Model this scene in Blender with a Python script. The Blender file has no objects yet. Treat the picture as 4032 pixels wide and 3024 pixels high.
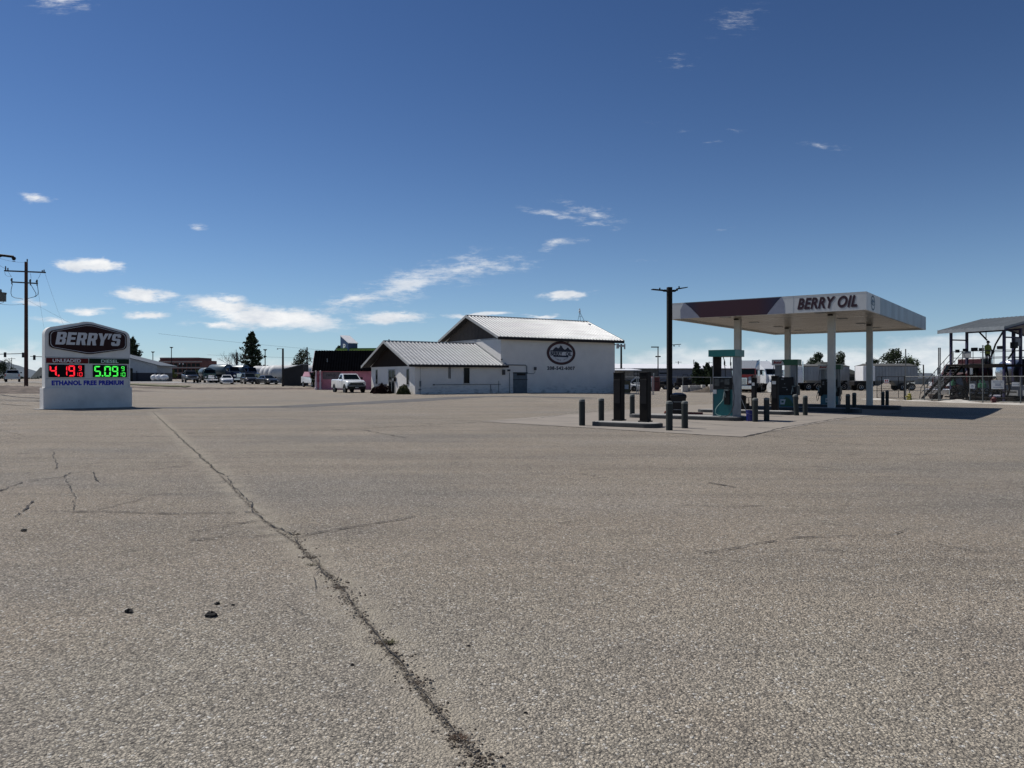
import bpy, math, random
from mathutils import Matrix, Vector
R = math.radians
rng = random.Random(7)
SC = bpy.context.scene
COL = SC.collection
F = 3000.0; CX = 2016.0; HY = 1487.0; CAMZ = 1.5      # focal length in photo pixels, picture centre, horizon row, eye height

# ------------------------------------------------------------------ camera
cam = bpy.data.cameras.new('camera'); camo = bpy.data.objects.new('camera', cam); COL.objects.link(camo)
camo.location = (0, 0, CAMZ); camo.rotation_euler = (R(90), 0, 0)
cam.sensor_width = 36; cam.lens = 36 * F / 4032; cam.shift_y = -25 / 4032
cam.clip_start = .05; cam.clip_end = 9000
SC.camera = camo
# ------------------------------------------------------------------ exposure
SC.view_settings.view_transform = 'Standard'; SC.view_settings.look = 'None'
SC.view_settings.gamma = 1; SC.view_settings.exposure = EXPO = 0.0
# ------------------------------------------------------------------ sun
SAZ, SEL = 150.0, 54.0                                   # azimuth from +X, counter-clockwise; elevation
sd = Vector((math.cos(R(SAZ)) * math.cos(R(SEL)), math.sin(R(SAZ)) * math.cos(R(SEL)), math.sin(R(SEL))))
sun = bpy.data.lights.new('sun', 'SUN'); suno = bpy.data.objects.new('sun', sun); COL.objects.link(suno)
sun.energy = 4.5; sun.angle = R(.53); sun.color = (1, .955, .89)
suno.rotation_euler = sd.to_track_quat('Z', 'Y').to_euler(); suno.location = (0, 0, 60)
# ------------------------------------------------------------------ world: sky + clouds at infinity
W = bpy.data.worlds.new('World'); SC.world = W; W.use_nodes = True
nt = W.node_tree; nt.nodes.clear()
def nn(t, **k):
    n = nt.nodes.new(t)
    for a, b in k.items(): setattr(n, a, b)
    return n
def lk(a, b): nt.links.new(a, b)
def mth(op, a, b=None, c=None, clamp=False):
    n = nn('ShaderNodeMath', operation=op); n.use_clamp = clamp
    for i, v in enumerate((a, b, c)):
        if v is None: continue
        if isinstance(v, (int, float)): n.inputs[i].default_value = v
        else: lk(v, n.inputs[i])
    return n.outputs[0]
sky = nn('ShaderNodeTexSky', sky_type='NISHITA'); sky.sun_disc = False
sky.sun_elevation = R(SEL); sky.sun_rotation = R(90 - SAZ)
sky.altitude = 1400; sky.air_density = 1.0; sky.dust_density = .25; sky.ozone_density = 3.2
tc = nn('ShaderNodeTexCoord'); sep = nn('ShaderNodeSeparateXYZ'); lk(tc.outputs['Generated'], sep.inputs[0])
ysafe = mth('MAXIMUM', sep.outputs[1], .02)
u0 = mth('DIVIDE', sep.outputs[0], ysafe); v0 = mth('DIVIDE', sep.outputs[2], ysafe)
cmb = nn('ShaderNodeCombineXYZ'); lk(u0, cmb.inputs[0]); lk(v0, cmb.inputs[1])
def noise(scale, detail, sx=1, sy=1, rough=.6, src=None, rot=0):
    mp = nn('ShaderNodeMapping'); mp.inputs['Scale'].default_value = (sx, sy, 1); mp.inputs['Rotation'].default_value = (0, 0, rot)
    lk(src or cmb.outputs[0], mp.inputs[0])
    n = nn('ShaderNodeTexNoise'); n.inputs['Scale'].default_value = scale; n.inputs['Detail'].default_value = detail
    n.inputs['Roughness'].default_value = rough; lk(mp.outputs[0], n.inputs['Vector']); return n
wn = noise(14, 4, 1, 2.2)
wv = nn('ShaderNodeVectorMath', operation='SUBTRACT'); lk(wn.outputs['Color'], wv.inputs[0]); wv.inputs[1].default_value = (.5, .5, .5)
ws = nn('ShaderNodeVectorMath', operation='MULTIPLY'); lk(wv.outputs[0], ws.inputs[0]); ws.inputs[1].default_value = (.09, .028, 0)
wa = nn('ShaderNodeVectorMath', operation='ADD'); lk(cmb.outputs[0], wa.inputs[0]); lk(ws.outputs[0], wa.inputs[1])
# clouds: centre x, y, radii, tilt (degrees), density -- as directions in the sky
CL = [(151,780,75,30,-6,.75),(365,1041,140,34,-6,1.25),(545,1161,140,38,-4,1.3),(583,1243,95,20,0,1.25),(880,1200,200,42,-8,1.2),(1060,1245,330,52,-5,1.3),
      (860,1275,160,24,0,.9),(802,893,45,18,0,.6),(1400,1182,200,38,13,.74),(1620,1112,270,74,16,.66),(1850,1050,270,72,5,.60),(1990,1035,150,40,2,.5),(1540,1243,180,34,0,1.1),
      (2228,1160,120,22,4,1.25),(2215,968,110,24,12,.6),(2180,850,150,26,-10,.5),(2320,838,170,34,-14,.5),(2330,885,130,24,-8,.45),(1900,1240,125,16,0,1.1),
      (2120,1243,75,12,0,.8),(325,1222,120,17,0,.9),(100,1195,130,15,0,.6),(250,5,150,60,0,.55),(2900,80,170,70,10,.3),(2680,240,140,40,-6,.28),
      (3240,578,110,28,-4,.34),(2800,560,60,14,10,.26),(2900,517,50,14,0,.25),(2830,905,70,10,4,.3),(2560,1025,70,10,0,.32),(900,1170,110,24,-6,.85),(230,1262,110,14,0,.8),
      (2640,498,90,14,-6,.22)]
acc = None
for cx, cy, rx, ry, ro, d in CL:
    mp = nn('ShaderNodeMapping', vector_type='TEXTURE'); lk(wa.outputs[0], mp.inputs[0])
    mp.inputs['Location'].default_value = ((cx - CX) / F, (HY - cy) / F, 0); mp.inputs['Rotation'].default_value = (0, 0, R(ro)); mp.inputs['Scale'].default_value = (rx / F, ry / F, 1)
    ln = nn('ShaderNodeVectorMath', operation='LENGTH'); lk(mp.outputs[0], ln.inputs[0])
    val = mth('MULTIPLY_ADD', ln.outputs['Value'], -d * 1.0, d * 1.22)
    acc = val if acc is None else mth('MAXIMUM', acc, val)
fine = noise(26, 12, 1, 4.2, .74); fine2 = noise(9, 6, 1, 3.2, .62, wa.outputs[0], .15)
m1 = mth('MULTIPLY_ADD', mth('SUBTRACT', fine.outputs[0], .5), 2.4, acc)
m1 = mth('MULTIPLY_ADD', mth('SUBTRACT', fine2.outputs[0], .5), .8, m1)
mr = nn('ShaderNodeMapRange', interpolation_type='SMOOTHSTEP'); lk(m1, mr.inputs[0]); mr.inputs[1].default_value = .16; mr.inputs[2].default_value = .95
dens = mth('MINIMUM', mth('MAXIMUM', acc, 0), 1)
patches = mth('MULTIPLY', mr.outputs[0], mth('POWER', dens, .8))
# low bank of cloud along the horizon, higher on the right
fc = nn('ShaderNodeFloatCurve'); un = mth('MULTIPLY_ADD', u0, .5, .5); lk(un, fc.inputs['Value'])
def pu(px): return (px - CX) / F * .5 + .5
cm = fc.mapping; c0 = cm.curves[0]
pts = [(0, .02), (pu(0), .045), (pu(700), .030), (pu(1500), .02), (pu(2300), .016), (pu(2480), .034), (pu(2900), .050), (pu(3150), .044), (pu(3550), .052), (pu(4032), .070), (1, .07)]
c0.points[0].location = pts[0]; c0.points[1].location = pts[-1]
for p in pts[1:-1]: c0.points.new(*p)
cm.update()
bn = noise(16, 7, 1, 2.0, .58); bd = mth('SUBTRACT', fc.outputs[0], v0)
bd = mth('MULTIPLY_ADD', mth('SUBTRACT', bn.outputs[0], .5), .06, bd)
br = nn('ShaderNodeMapRange', interpolation_type='SMOOTHSTEP'); lk(bd, br.inputs[0]); br.inputs[1].default_value = -.002; br.inputs[2].default_value = .022
bn2 = noise(12, 6, 1, 3.5, .6); bden = nn('ShaderNodeMapRange'); lk(bn2.outputs[0], bden.inputs[0]); bden.inputs[1].default_value = .3; bden.inputs[2].default_value = .7; bden.inputs[3].default_value = .45; bden.inputs[4].default_value = .85
band = mth('MULTIPLY', br.outputs[0], bden.outputs[0])
cloud = mth('MAXIMUM', patches, band)
cloud = mth('MULTIPLY', cloud, mth('GREATER_THAN', sep.outputs[1], .03)); cloud = mth('MULTIPLY', cloud, mth('GREATER_THAN', sep.outputs[2], -.02), clamp=True)
cc = nn('ShaderNodeMix', data_type='RGBA'); shn = noise(22, 5, 1, 2.5, .6)
cr = nn('ShaderNodeMapRange'); lk(shn.outputs[0], cr.inputs[0]); cr.inputs[1].default_value = .35; cr.inputs[2].default_value = .65
lk(cr.outputs[0], cc.inputs[0]); cc.inputs[6].default_value = CLA = (7.6, 8.1, 8.8, 1); cc.inputs[7].default_value = CLB = (10.4, 10.5, 10.6, 1)
pre = nn('ShaderNodeMix', data_type='RGBA', blend_type='MULTIPLY'); pre.inputs[0].default_value = 1; lk(sky.outputs[0], pre.inputs[6]); pre.inputs[7].default_value = (.105, .105, .105, 1)
gm = nn('ShaderNodeGamma'); lk(pre.outputs[2], gm.inputs[0]); gm.inputs[1].default_value = 1.32
tint = nn('ShaderNodeMix', data_type='RGBA', blend_type='MULTIPLY'); tint.inputs[0].default_value = 1; lk(gm.outputs[0], tint.inputs[6]); tint.inputs[7].default_value = (7.2, 8.1, 8.9, 1)
hzf = mth('MULTIPLY', mth('POWER', 2.718, mth('MULTIPLY', mth('MAXIMUM', sep.outputs[2], 0), -10.0)), .55)
hz = nn('ShaderNodeMix', data_type='RGBA'); lk(hzf, hz.inputs[0]); lk(tint.outputs[2], hz.inputs[6]); hz.inputs[7].default_value = (5.2, 7.3, 9.4, 1)
mx = nn('ShaderNodeMix', data_type='RGBA'); lk(cloud, mx.inputs[0]); lk(hz.outputs[2], mx.inputs[6]); lk(cc.outputs[2], mx.inputs[7])
bg = nn('ShaderNodeBackground'); lk(mx.outputs[2], bg.inputs[0]); bg.inputs[1].default_value = .09
out = nn('ShaderNodeOutputWorld'); lk(bg.outputs[0], out.inputs[0])

# ================================================================== helpers
def ss(a, b, x):
    t = max(0., min(1., (x - a) / (b - a))); return t * t * (3 - 2 * t)
def gz(x, y):
    z = -.25 * ss(8, 25, x + .15 * (y - 30)) if y > 5 else 0
    z += .8 * ss(58, 86, y) * ss(-40, -62, x)
    left = ss(-16, -26, x) * (1 - ss(-40, -62, x))
    z += .48 * ss(98, 122, y) * left
    return z
def at(px, py):
    """ground point seen at photo pixel (px, py)"""
    Y = 4500 / max(py - HY, 1)
    for _ in range(40):
        X = (px - CX) / F * Y; Yn = (CAMZ - gz(X, Y)) * F / (py - HY); Y += (Yn - Y) * .5
    X = (px - CX) / F * Y
    return Vector((X, Y, gz(X, Y)))
def dep(px, Y): X = (px - CX) / F * Y; return Vector((X, Y, gz(X, Y)))
def zat(py, Y): return CAMZ + (HY - py) * Y / F

class MB:
    def __init__(s, T=None): s.v = []; s.f = []; s.T = T or Matrix()
    def add(s, vs, fs):
        b = len(s.v); T = s.T
        s.v += [tuple(T @ Vector(p)) for p in vs]; s.f += [tuple(b + i for i in f) for f in fs]; return s
    def box(s, x0, x1, y0, y1, z0, z1, b=0.0):
        if b <= 0:
            vs = [(x, y, z) for z in (z0, z1) for y in (y0, y1) for x in (x0, x1)]
            return s.add(vs, [(0,2,3,1),(4,5,7,6),(0,1,5,4),(2,6,7,3),(0,4,6,2),(1,3,7,5)])
        def ring(z, i):      # bevelled corners
            return [(x0+i,y0,z),(x1-i,y0,z),(x1,y0+i,z),(x1,y1-i,z),(x1-i,y1,z),(x0+i,y1,z),(x0,y1-i,z),(x0,y0+i,z)]
        def ins(z, i): 
            return [(x0+i+b*.3,y0+b*.7,z),(x1-i-b*.3,y0+b*.7,z),(x1-b*.7,y0+i+b*.3,z),(x1-b*.7,y1-i-b*.3,z),(x1-i-b*.3,y1-b*.7,z),(x0+i+b*.3,y1-b*.7,z),(x0+b*.7,y1-i-b*.3,z),(x0+b*.7,y0+i+b*.3,z)]
        return s.loft([ins(z0, b*.5), ring(z0+b, b), ring(z1-b, b), ins(z1, b*.5)])
    def cbox(s, cx, cy, cz, sx, sy, sz, b=0.0): return s.box(cx-sx/2, cx+sx/2, cy-sy/2, cy+sy/2, cz-sz/2, cz+sz/2, b)
    def loft(s, rings, cap=True, closed=True):
        n = len(rings[0]); vs = [p for r in rings for p in r]; fs = []
        for i in range(len(rings) - 1):
            for j in range(n if closed else n - 1):
                k = (j + 1) % n; fs.append((i*n+j, i*n+k, (i+1)*n+k, (i+1)*n+j))
        if cap: fs.append(tuple(range(n))[::-1]); fs.append(tuple((len(rings)-1)*n + i for i in range(n)))
        return s.add(vs, fs)
    def cyl(s, p0, p1, r0, r1=None, n=10, cap=True):
        p0 = Vector(p0); p1 = Vector(p1); r1 = r0 if r1 is None else r1
        d = (p1 - p0).normalized(); a = d.orthogonal().normalized(); b = d.cross(a)
        if n == 4: a, b = (a + b).normalized(), (b - a).normalized()
        rg = lambda p, r: [p + (a * math.cos(2*math.pi*i/n) + b * math.sin(2*math.pi*i/n)) * r for i in range(n)]
        return s.loft([rg(p0, r0), rg(p1, r1)], cap)
    def tube(s, pts, r, n=6):
        pts = [Vector(p) for p in pts]; rings = []; a = None
        for i, p in enumerate(pts):
            d = (pts[min(i+1, len(pts)-1)] - pts[max(i-1, 0)]).normalized()
            a = d.orthogonal().normalized() if a is None else (a - d * a.dot(d)).normalized()
            b = d.cross(a); rr = r[i] if isinstance(r, (list, tuple)) else r
            rings.append([p + (a * math.cos(2*math.pi*k/n) + b * math.sin(2*math.pi*k/n)) * rr for k in range(n)])
        return s.loft(rings)
    def lathe(s, prof, n=20, axis='Z', c=(0,0,0)):
        rings = []
        for r, h in prof:
            r = max(r, .001); ring = []
            for i in range(n):
                ca, sa = math.cos(2*math.pi*i/n)*r, math.sin(2*math.pi*i/n)*r
                ring.append((c[0]+ca, c[1]+sa, c[2]+h) if axis == 'Z' else ((c[0]+h, c[1]+ca, c[2]+sa) if axis == 'X' else (c[0]+sa, c[1]+h, c[2]+ca)))
            rings.append(ring)
        return s.loft(rings)
    def prism(s, poly, a, b, plane='xz'):
        f = {'xz': lambda p, t: (p[0], t, p[1]), 'yz': lambda p, t: (t, p[0], p[1]), 'xy': lambda p, t: (p[0], p[1], t)}[plane]
        return s.loft([[f(p, a) for p in poly], [f(p, b) for p in poly]])
    def build(s, name, mat, parent=None, smooth=False, **tags):
        me = bpy.data.meshes.new(name); me.from_pydata(s.v, [], s.f); me.update()
        import bmesh
        bm = bmesh.new(); bm.from_mesh(me); bmesh.ops.recalc_face_normals(bm, faces=bm.faces); bm.to_mesh(me); bm.free()
        if smooth:
            for p in me.polygons: p.use_smooth = True
            try: me.set_sharp_from_angle(angle=R(38))
            except Exception: pass
        me.materials.append(mat); o = bpy.data.objects.new(name, me); COL.objects.link(o)
        if parent: o.parent = parent
        for k, v in tags.items(): o[k] = v
        return o
def tag(o, label, cat, group=None, kind=None):
    if label: o['label'] = label
    if cat: o['category'] = cat
    if group: o['group'] = group
    if kind: o['kind'] = kind
    return o
def thing(name, label, cat, loc=(0,0,0), rz=0, group=None):
    o = bpy.data.objects.new(name, None); COL.objects.link(o); o.empty_display_size = .3
    o.location = loc; o.rotation_euler = (0, 0, rz); return tag(o, label, cat, group)
def struct(o): o['kind'] = 'structure'; return o
def dup(root, loc, rz, label, group=None, scale=None):
    def cp(o, par):
        c = o.copy(); COL.objects.link(c)
        if par: c.parent = par
        for ch in list(o.children): cp(ch, c)
        return c
    r = cp(root, None); r.location = loc; r.rotation_euler = (0, 0, rz); r['label'] = label
    if group: r['group'] = group
    if scale: r.scale = scale
    return r

def mat(name, col, rough=.65, metal=0., var=.12, vs=2.5, bump=0., bs=30., col2=None, coat=0., stretch=(1,1,1), emis=None, spec=.5):
    m = bpy.data.materials.new(name); m.use_nodes = True; t = m.node_tree; b = t.nodes['Principled BSDF']
    b.inputs['Roughness'].default_value = rough; b.inputs['Metallic'].default_value = metal; b.inputs['Coat Weight'].default_value = coat
    b.inputs['Specular IOR Level'].default_value = spec
    if emis: b.inputs['Emission Color'].default_value = (*emis[0], 1); b.inputs['Emission Strength'].default_value = emis[1]
    co = t.nodes.new('ShaderNodeTexCoord'); mp = t.nodes.new('ShaderNodeMapping'); mp.inputs['Scale'].default_value = stretch
    t.links.new(co.outputs['Object'], mp.inputs[0])
    if var > 0 or col2:
        n = t.nodes.new('ShaderNodeTexNoise'); n.inputs['Scale'].default_value = vs; n.inputs['Detail'].default_value = 6; n.inputs['Roughness'].default_value = .62
        t.links.new(mp.outputs[0], n.inputs['Vector'])
        mr = t.nodes.new('ShaderNodeMapRange'); mr.inputs[1].default_value = .35; mr.inputs[2].default_value = .7; t.links.new(n.outputs[0], mr.inputs[0])
        x = t.nodes.new('ShaderNodeMix'); x.data_type = 'RGBA'; t.links.new(mr.outputs[0], x.inputs[0])
        x.inputs[6].default_value = (*col, 1); c2 = col2 or tuple(c * (1 - 2.2 * var) for c in col); x.inputs[7].default_value = (*c2, 1)
        t.links.new(x.outputs[2], b.inputs['Base Color'])
        r2 = t.nodes.new('ShaderNodeMapRange'); t.links.new(n.outputs[0], r2.inputs[0]); r2.inputs[3].default_value = max(.03, rough - .12); r2.inputs[4].default_value = min(1, rough + .12)
        t.links.new(r2.outputs[0], b.inputs['Roughness'])
    else: b.inputs['Base Color'].default_value = (*col, 1)
    if bump > 0:
        n2 = t.nodes.new('ShaderNodeTexNoise'); n2.inputs['Scale'].default_value = bs; n2.inputs['Detail'].default_value = 4; t.links.new(mp.outputs[0], n2.inputs['Vector'])
        bp = t.nodes.new('ShaderNodeBump'); bp.inputs['Strength'].default_value = bump; bp.inputs['Distance'].default_value = .02
        t.links.new(n2.outputs[0], bp.inputs['Height']); t.links.new(bp.outputs[0], b.inputs['Normal'])
    return m
_mc = {}
def M(key, *a, **k):
    if key not in _mc: _mc[key] = mat(key, *a, **k)
    return _mc[key]
black = mat('black paint', (.006, .006, .007), .6, var=.1, bump=.05, spec=.25)
dark = mat('dark weathered steel', (.014, .013, .014), .7, var=.2, vs=4, bump=.1, spec=.3)
rubber = mat('rubber', (.012, .012, .012), .9, var=.15, spec=.25)
glass = mat('dark glass', (.005, .008, .010), .08, var=0, spec=.1)
chrome = mat('chrome', (.72, .73, .75), .16, 1, var=.05)
alu = mat('aluminium', (.5, .51, .53), .38, .7, var=.1, bump=.03)
fencem = mat('fence pipe', (.13, .14, .14), .6, .2, var=.15)
galv = mat('galvanised steel', (.30, .32, .33), .5, .4, var=.15)
conc = mat('kerb concrete', (.36, .35, .33), .9, var=.16, vs=3, bump=.3, bs=60)
white = mat('white paint', (.80, .80, .80), .45, var=.05, coat=.2)
whitem = mat('matte white paint', (.7, .71, .71), .6, var=.07)
plast = mat('black plastic', (.006, .006, .007), .5, var=.05, spec=.3)
amber = mat('amber lens', (.7, .25, .03), .25, var=0); redl = mat('red lens', (.35, .01, .012), .25, var=0); lens = mat('clear lens', (.75, .77, .8), .12, .3, var=0)

def text_poly(body, size=1., off=0., shear=0., align='CENTER', sx=1., space=1.):
    """letters of Blender's own font as flat polygons in x (right) / y (up): returns verts, faces"""
    c = bpy.data.curves.new('t', 'FONT'); c.body = body; c.size = size; c.offset = off; c.shear = shear; c.align_x = align; c.align_y = 'CENTER'
    c.fill_mode = 'FRONT'; c.extrude = 0; c.space_character = space; c.resolution_u = 4
    o = bpy.data.objects.new('t', c); COL.objects.link(o); dg = bpy.context.evaluated_depsgraph_get(); dg.update()
    me = bpy.data.meshes.new_from_object(o.evaluated_get(dg))
    vs = [(v.co.x * sx, v.co.y) for v in me.vertices]; fs = [tuple(p.vertices) for p in me.polygons]
    bpy.data.objects.remove(o); bpy.data.curves.remove(c); bpy.data.meshes.remove(me); return vs, fs
def outline_poly(loops):
    """filled polygon with holes"""
    c = bpy.data.curves.new('t', 'CURVE'); c.dimensions = '2D'; c.fill_mode = 'FRONT'
    for lp in loops:
        s = c.splines.new('POLY'); s.points.add(len(lp) - 1)
        for p, q in zip(s.points, lp): p.co = (q[0], q[1], 0, 1)
        s.use_cyclic_u = True
    o = bpy.data.objects.new('t', c); COL.objects.link(o); dg = bpy.context.evaluated_depsgraph_get(); dg.update()
    me = bpy.data.meshes.new_from_object(o.evaluated_get(dg))
    vs = [(v.co.x, v.co.y) for v in me.vertices]; fs = [tuple(p.vertices) for p in me.polygons]
    bpy.data.objects.remove(o); bpy.data.curves.remove(c); bpy.data.meshes.remove(me); return vs, fs
def fit(vf, w=None, h=None):
    """centre and scale flat letters to width / height"""
    vs, fs = vf; x0 = min(v[0] for v in vs); x1 = max(v[0] for v in vs); y0 = min(v[1] for v in vs); y1 = max(v[1] for v in vs)
    kx = w / (x1 - x0) if w else None; ky = h / (y1 - y0) if h else None; kx = kx or ky; ky = ky or kx
    return [((x - (x0+x1)/2) * kx, (y - (y0+y1)/2) * ky) for x, y in vs], fs
def decal(name, vf, m, parent, fn, **tags):
    """flat lettering laid on a surface; fn maps (x, y) to the parent's space"""
    mb = MB(); mb.add([fn(x, y) for x, y in vf[0]], vf[1]); 
    me = bpy.data.meshes.new(name); me.from_pydata(mb.v, [], mb.f); me.update(); me.materials.append(m)
    o = bpy.data.objects.new(name, me); COL.objects.link(o); o.parent = parent
    for k, v in tags.items(): o[k] = v
    return o
JP = [(604, 1624), (700, 1716), (860, 1862), (960, 1955), (1045, 2055), (1140, 2100), (1180, 2150), (1262, 2245), (1330, 2300), (1400, 2400), (1500, 2525), (1600, 2640), (1700, 2770), (1800, 2905), (1900, 3010), (1990, 3110)]
# ================================================================== ground
def ground_mat():
    m = bpy.data.materials.new('weathered asphalt'); m.use_nodes = True; t = m.node_tree; b = t.nodes['Principled BSDF']
    L = t.links.new
    def N(ty, **k):
        n = t.nodes.new(ty)
        for a, v in k.items(): setattr(n, a, v)
        return n
    def mt(op, a, b2=None, c=None, clamp=False):
        n = N('ShaderNodeMath', operation=op); n.use_clamp = clamp
        for i, v in enumerate((a, b2, c)):
            if v is None: continue
            if isinstance(v, (int, float)): n.inputs[i].default_value = v
            else: L(v, n.inputs[i])
        return n.outputs[0]
    co = N('ShaderNodeTexCoord'); P = co.outputs['Object']
    def nz(sc, det, st=(1,1,1), rough=.6, rot=0):
        mp = N('ShaderNodeMapping'); mp.inputs['Scale'].default_value = st; mp.inputs['Rotation'].default_value = (0,0,rot); L(P, mp.inputs[0])
        n = N('ShaderNodeTexNoise'); n.inputs['Scale'].default_value = sc; n.inputs['Detail'].default_value = det; n.inputs['Roughness'].default_value = rough; L(mp.outputs[0], n.inputs['Vector']); return n.outputs[0]
    def mr(v, a, b2, c=0., d=1., sm=False):
        n = N('ShaderNodeMapRange'); 
        if sm: n.interpolation_type = 'SMOOTHSTEP'
        L(v, n.inputs[0])
        for i, q in zip((1,2,3,4), (a,b2,c,d)): n.inputs[i].default_value = q
        return n.outputs[0]
    def mix(f, a, b2, bt='MIX'):
        n = N('ShaderNodeMix', data_type='RGBA', blend_type=bt)
        if isinstance(f, (int, float)): n.inputs[0].default_value = f
        else: L(f, n.inputs[0])
        for i, v in ((6, a), (7, b2)):
            if isinstance(v, tuple): n.inputs[i].default_value = (*v, 1)
            else: L(v, n.inputs[i])
        return n.outputs[2]
    vo = N('ShaderNodeTexVoronoi'); vo.inputs['Scale'].default_value = 78; L(P, vo.inputs['Vector'])
    vo2 = N('ShaderNodeTexVoronoi'); vo2.inputs['Scale'].default_value = 190; L(P, vo2.inputs['Vector'])
    sepc = N('ShaderNodeSeparateColor'); L(vo.outputs['Color'], sepc.inputs[0])
    sepc2 = N('ShaderNodeSeparateColor'); L(vo2.outputs['Color'], sepc2.inputs[0])
    base = mix(mr(nz(.35, 5), .36, .66), GA, GB)
    base = mix(mr(nz(.11, 4, (1, 1, 1)), .42, .62), base, GC)
    # sandy dust lying in the lower left foreground
    base = mix(mt('MULTIPLY', mr(nz(.8, 6), .50, .70), .30), base, (.38, .345, .275))
    # darker worn wheel paths running across the lot
    tr = mr(nz(.42, 6, (.22, 2.2, 1), .68, .25), .48, .68); base = mix(mt('MULTIPLY', tr, .42), base, (.155, .142, .126))
    cool = mr(nz(.16, 4, (1, 1.8, 1), .55, .8), .5, .64); base = mix(mt('MULTIPLY', cool, .5), base, (.238, .226, .21))
    tr2 = mr(nz(.3, 6, (.35, 3.4, 1), .7, -.55), .54, .70); base = mix(mt('MULTIPLY', tr2, .34), base, (.15, .14, .13))
    oil = mr(nz(1.3, 3, (1, 1, 1), .5), .70, .76); base = mix(mt('MULTIPLY', oil, .5), base, (.09, .085, .08))
    pale_ = mr(nz(.19, 5, (1, 1.6, 1), .6, 1.0), .55, .72); base = mix(mt('MULTIPLY', pale_, .45), base, (.40, .365, .325))
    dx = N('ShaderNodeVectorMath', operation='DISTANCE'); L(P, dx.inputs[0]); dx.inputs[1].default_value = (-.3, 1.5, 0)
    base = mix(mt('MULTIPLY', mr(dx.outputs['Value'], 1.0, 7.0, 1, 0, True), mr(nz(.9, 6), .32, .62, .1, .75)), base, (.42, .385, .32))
    st = mix(mr(sepc.outputs[0], .0, 1.0), (.5,.5,.5), (1.5, 1.475, 1.43))
    col = mix(.9, base, st, 'MULTIPLY')
    st2 = mix(sepc2.outputs[1], (.72,.72,.72), (1.3,1.3,1.28)); col = mix(.8, col, st2, 'MULTIPLY')
    crv = mr(vo.outputs['Distance'], .35, .75); col = mix(mt('MULTIPLY', crv, .6), col, (.06, .055, .05))
    bright = mr(sepc.outputs[1], .955, .965); col = mix(mt('MULTIPLY', bright, .8), col, (.62, .6, .55))
    darkp = mr(sepc.outputs[2], .975, .98); col = mix(mt('MULTIPLY', darkp, .75), col, (.05, .045, .04))
    # hairline map cracking seen as a fine dark net
    wob = N('ShaderNodeVectorMath', operation='ADD'); wn_ = N('ShaderNodeTexNoise'); wn_.inputs['Scale'].default_value = 3.; wn_.inputs['Detail'].default_value = 4; L(P, wn_.inputs['Vector'])
    wsc = N('ShaderNodeVectorMath', operation='SCALE'); L(wn_.outputs['Color'], wsc.inputs[0]); wsc.inputs['Scale'].default_value = .5; L(P, wob.inputs[0]); L(wsc.outputs[0], wob.inputs[1])
    ve = N('ShaderNodeTexVoronoi', feature='DISTANCE_TO_EDGE'); ve.inputs['Scale'].default_value = .55; L(wob.outputs[0], ve.inputs['Vector'])
    cr = mt('MULTIPLY', mr(ve.outputs['Distance'], .0, .014, 1, 0), mr(nz(.5, 4), .5, .62)); col = mix(mt('MULTIPLY', cr, .45), col, (.05,.045,.04))
    ve2 = N('ShaderNodeTexVoronoi', feature='DISTANCE_TO_EDGE'); ve2.inputs['Scale'].default_value = 5.0; L(wob.outputs[0], ve2.inputs['Vector'])
    cr2 = mt('MULTIPLY', mr(ve2.outputs['Distance'], .0, .035, 1, 0), mt('MULTIPLY', mr(nz(2.2, 5), .50, .60), mr(nz(.22, 4), .42, .6))); col = mix(mt('MULTIPLY', cr2, .6), col, (.06,.052,.045))
    # the long open joint: a broken, sandy, weedy groove
    pl = [tuple(at(*q).xy) for q in JP[::2] + [JP[-1]]]
    wj = N('ShaderNodeTexNoise'); wj.inputs['Scale'].default_value = 3.2; wj.inputs['Detail'].default_value = 9; wj.inputs['Roughness'].default_value = .72; L(P, wj.inputs['Vector'])
    ws_ = N('ShaderNodeVectorMath', operation='MULTIPLY_ADD'); L(wj.outputs['Color'], ws_.inputs[0]); ws_.inputs[1].default_value = (.11, .11, 0); L(P, ws_.inputs[2])
    Q = ws_.outputs[0]; dm = None
    for (x0, y0), (x1, y1) in zip(pl, pl[1:]):
        d = Vector((x1-x0, y1-y0, 0)); ln = d.length
        s1 = N('ShaderNodeVectorMath', operation='SUBTRACT'); L(Q, s1.inputs[0]); s1.inputs[1].default_value = (x0+.055, y0+.055, 0)
        dt = N('ShaderNodeVectorMath', operation='DOT_PRODUCT'); L(s1.outputs[0], dt.inputs[0]); dt.inputs[1].default_value = tuple(d / (ln*ln))
        tt = mt('MAXIMUM', mt('MINIMUM', dt.outputs['Value'], 1), 0)
        sc = N('ShaderNodeVectorMath', operation='SCALE'); sc.inputs[0].default_value = tuple(d); L(tt, sc.inputs['Scale'])
        df = N('ShaderNodeVectorMath', operation='DISTANCE'); L(s1.outputs[0], df.inputs[0]); L(sc.outputs[0], df.inputs[1])
        z0 = N('ShaderNodeVectorMath', operation='MULTIPLY'); L(s1.outputs[0], z0.inputs[0]); z0.inputs[1].default_value = (1,1,0); L(z0.outputs[0], df.inputs[0])
        dm = df.outputs['Value'] if dm is None else mt('MINIMUM', dm, df.outputs['Value'])
    sand = mr(dm, .02, .34, 1, 0, True); col = mix(mt('MULTIPLY', sand, mr(nz(4.0, 7), .38, .62, .1, .8)), col, mix(.85, (.37, .33, .265), st2, 'MULTIPLY'))
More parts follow.
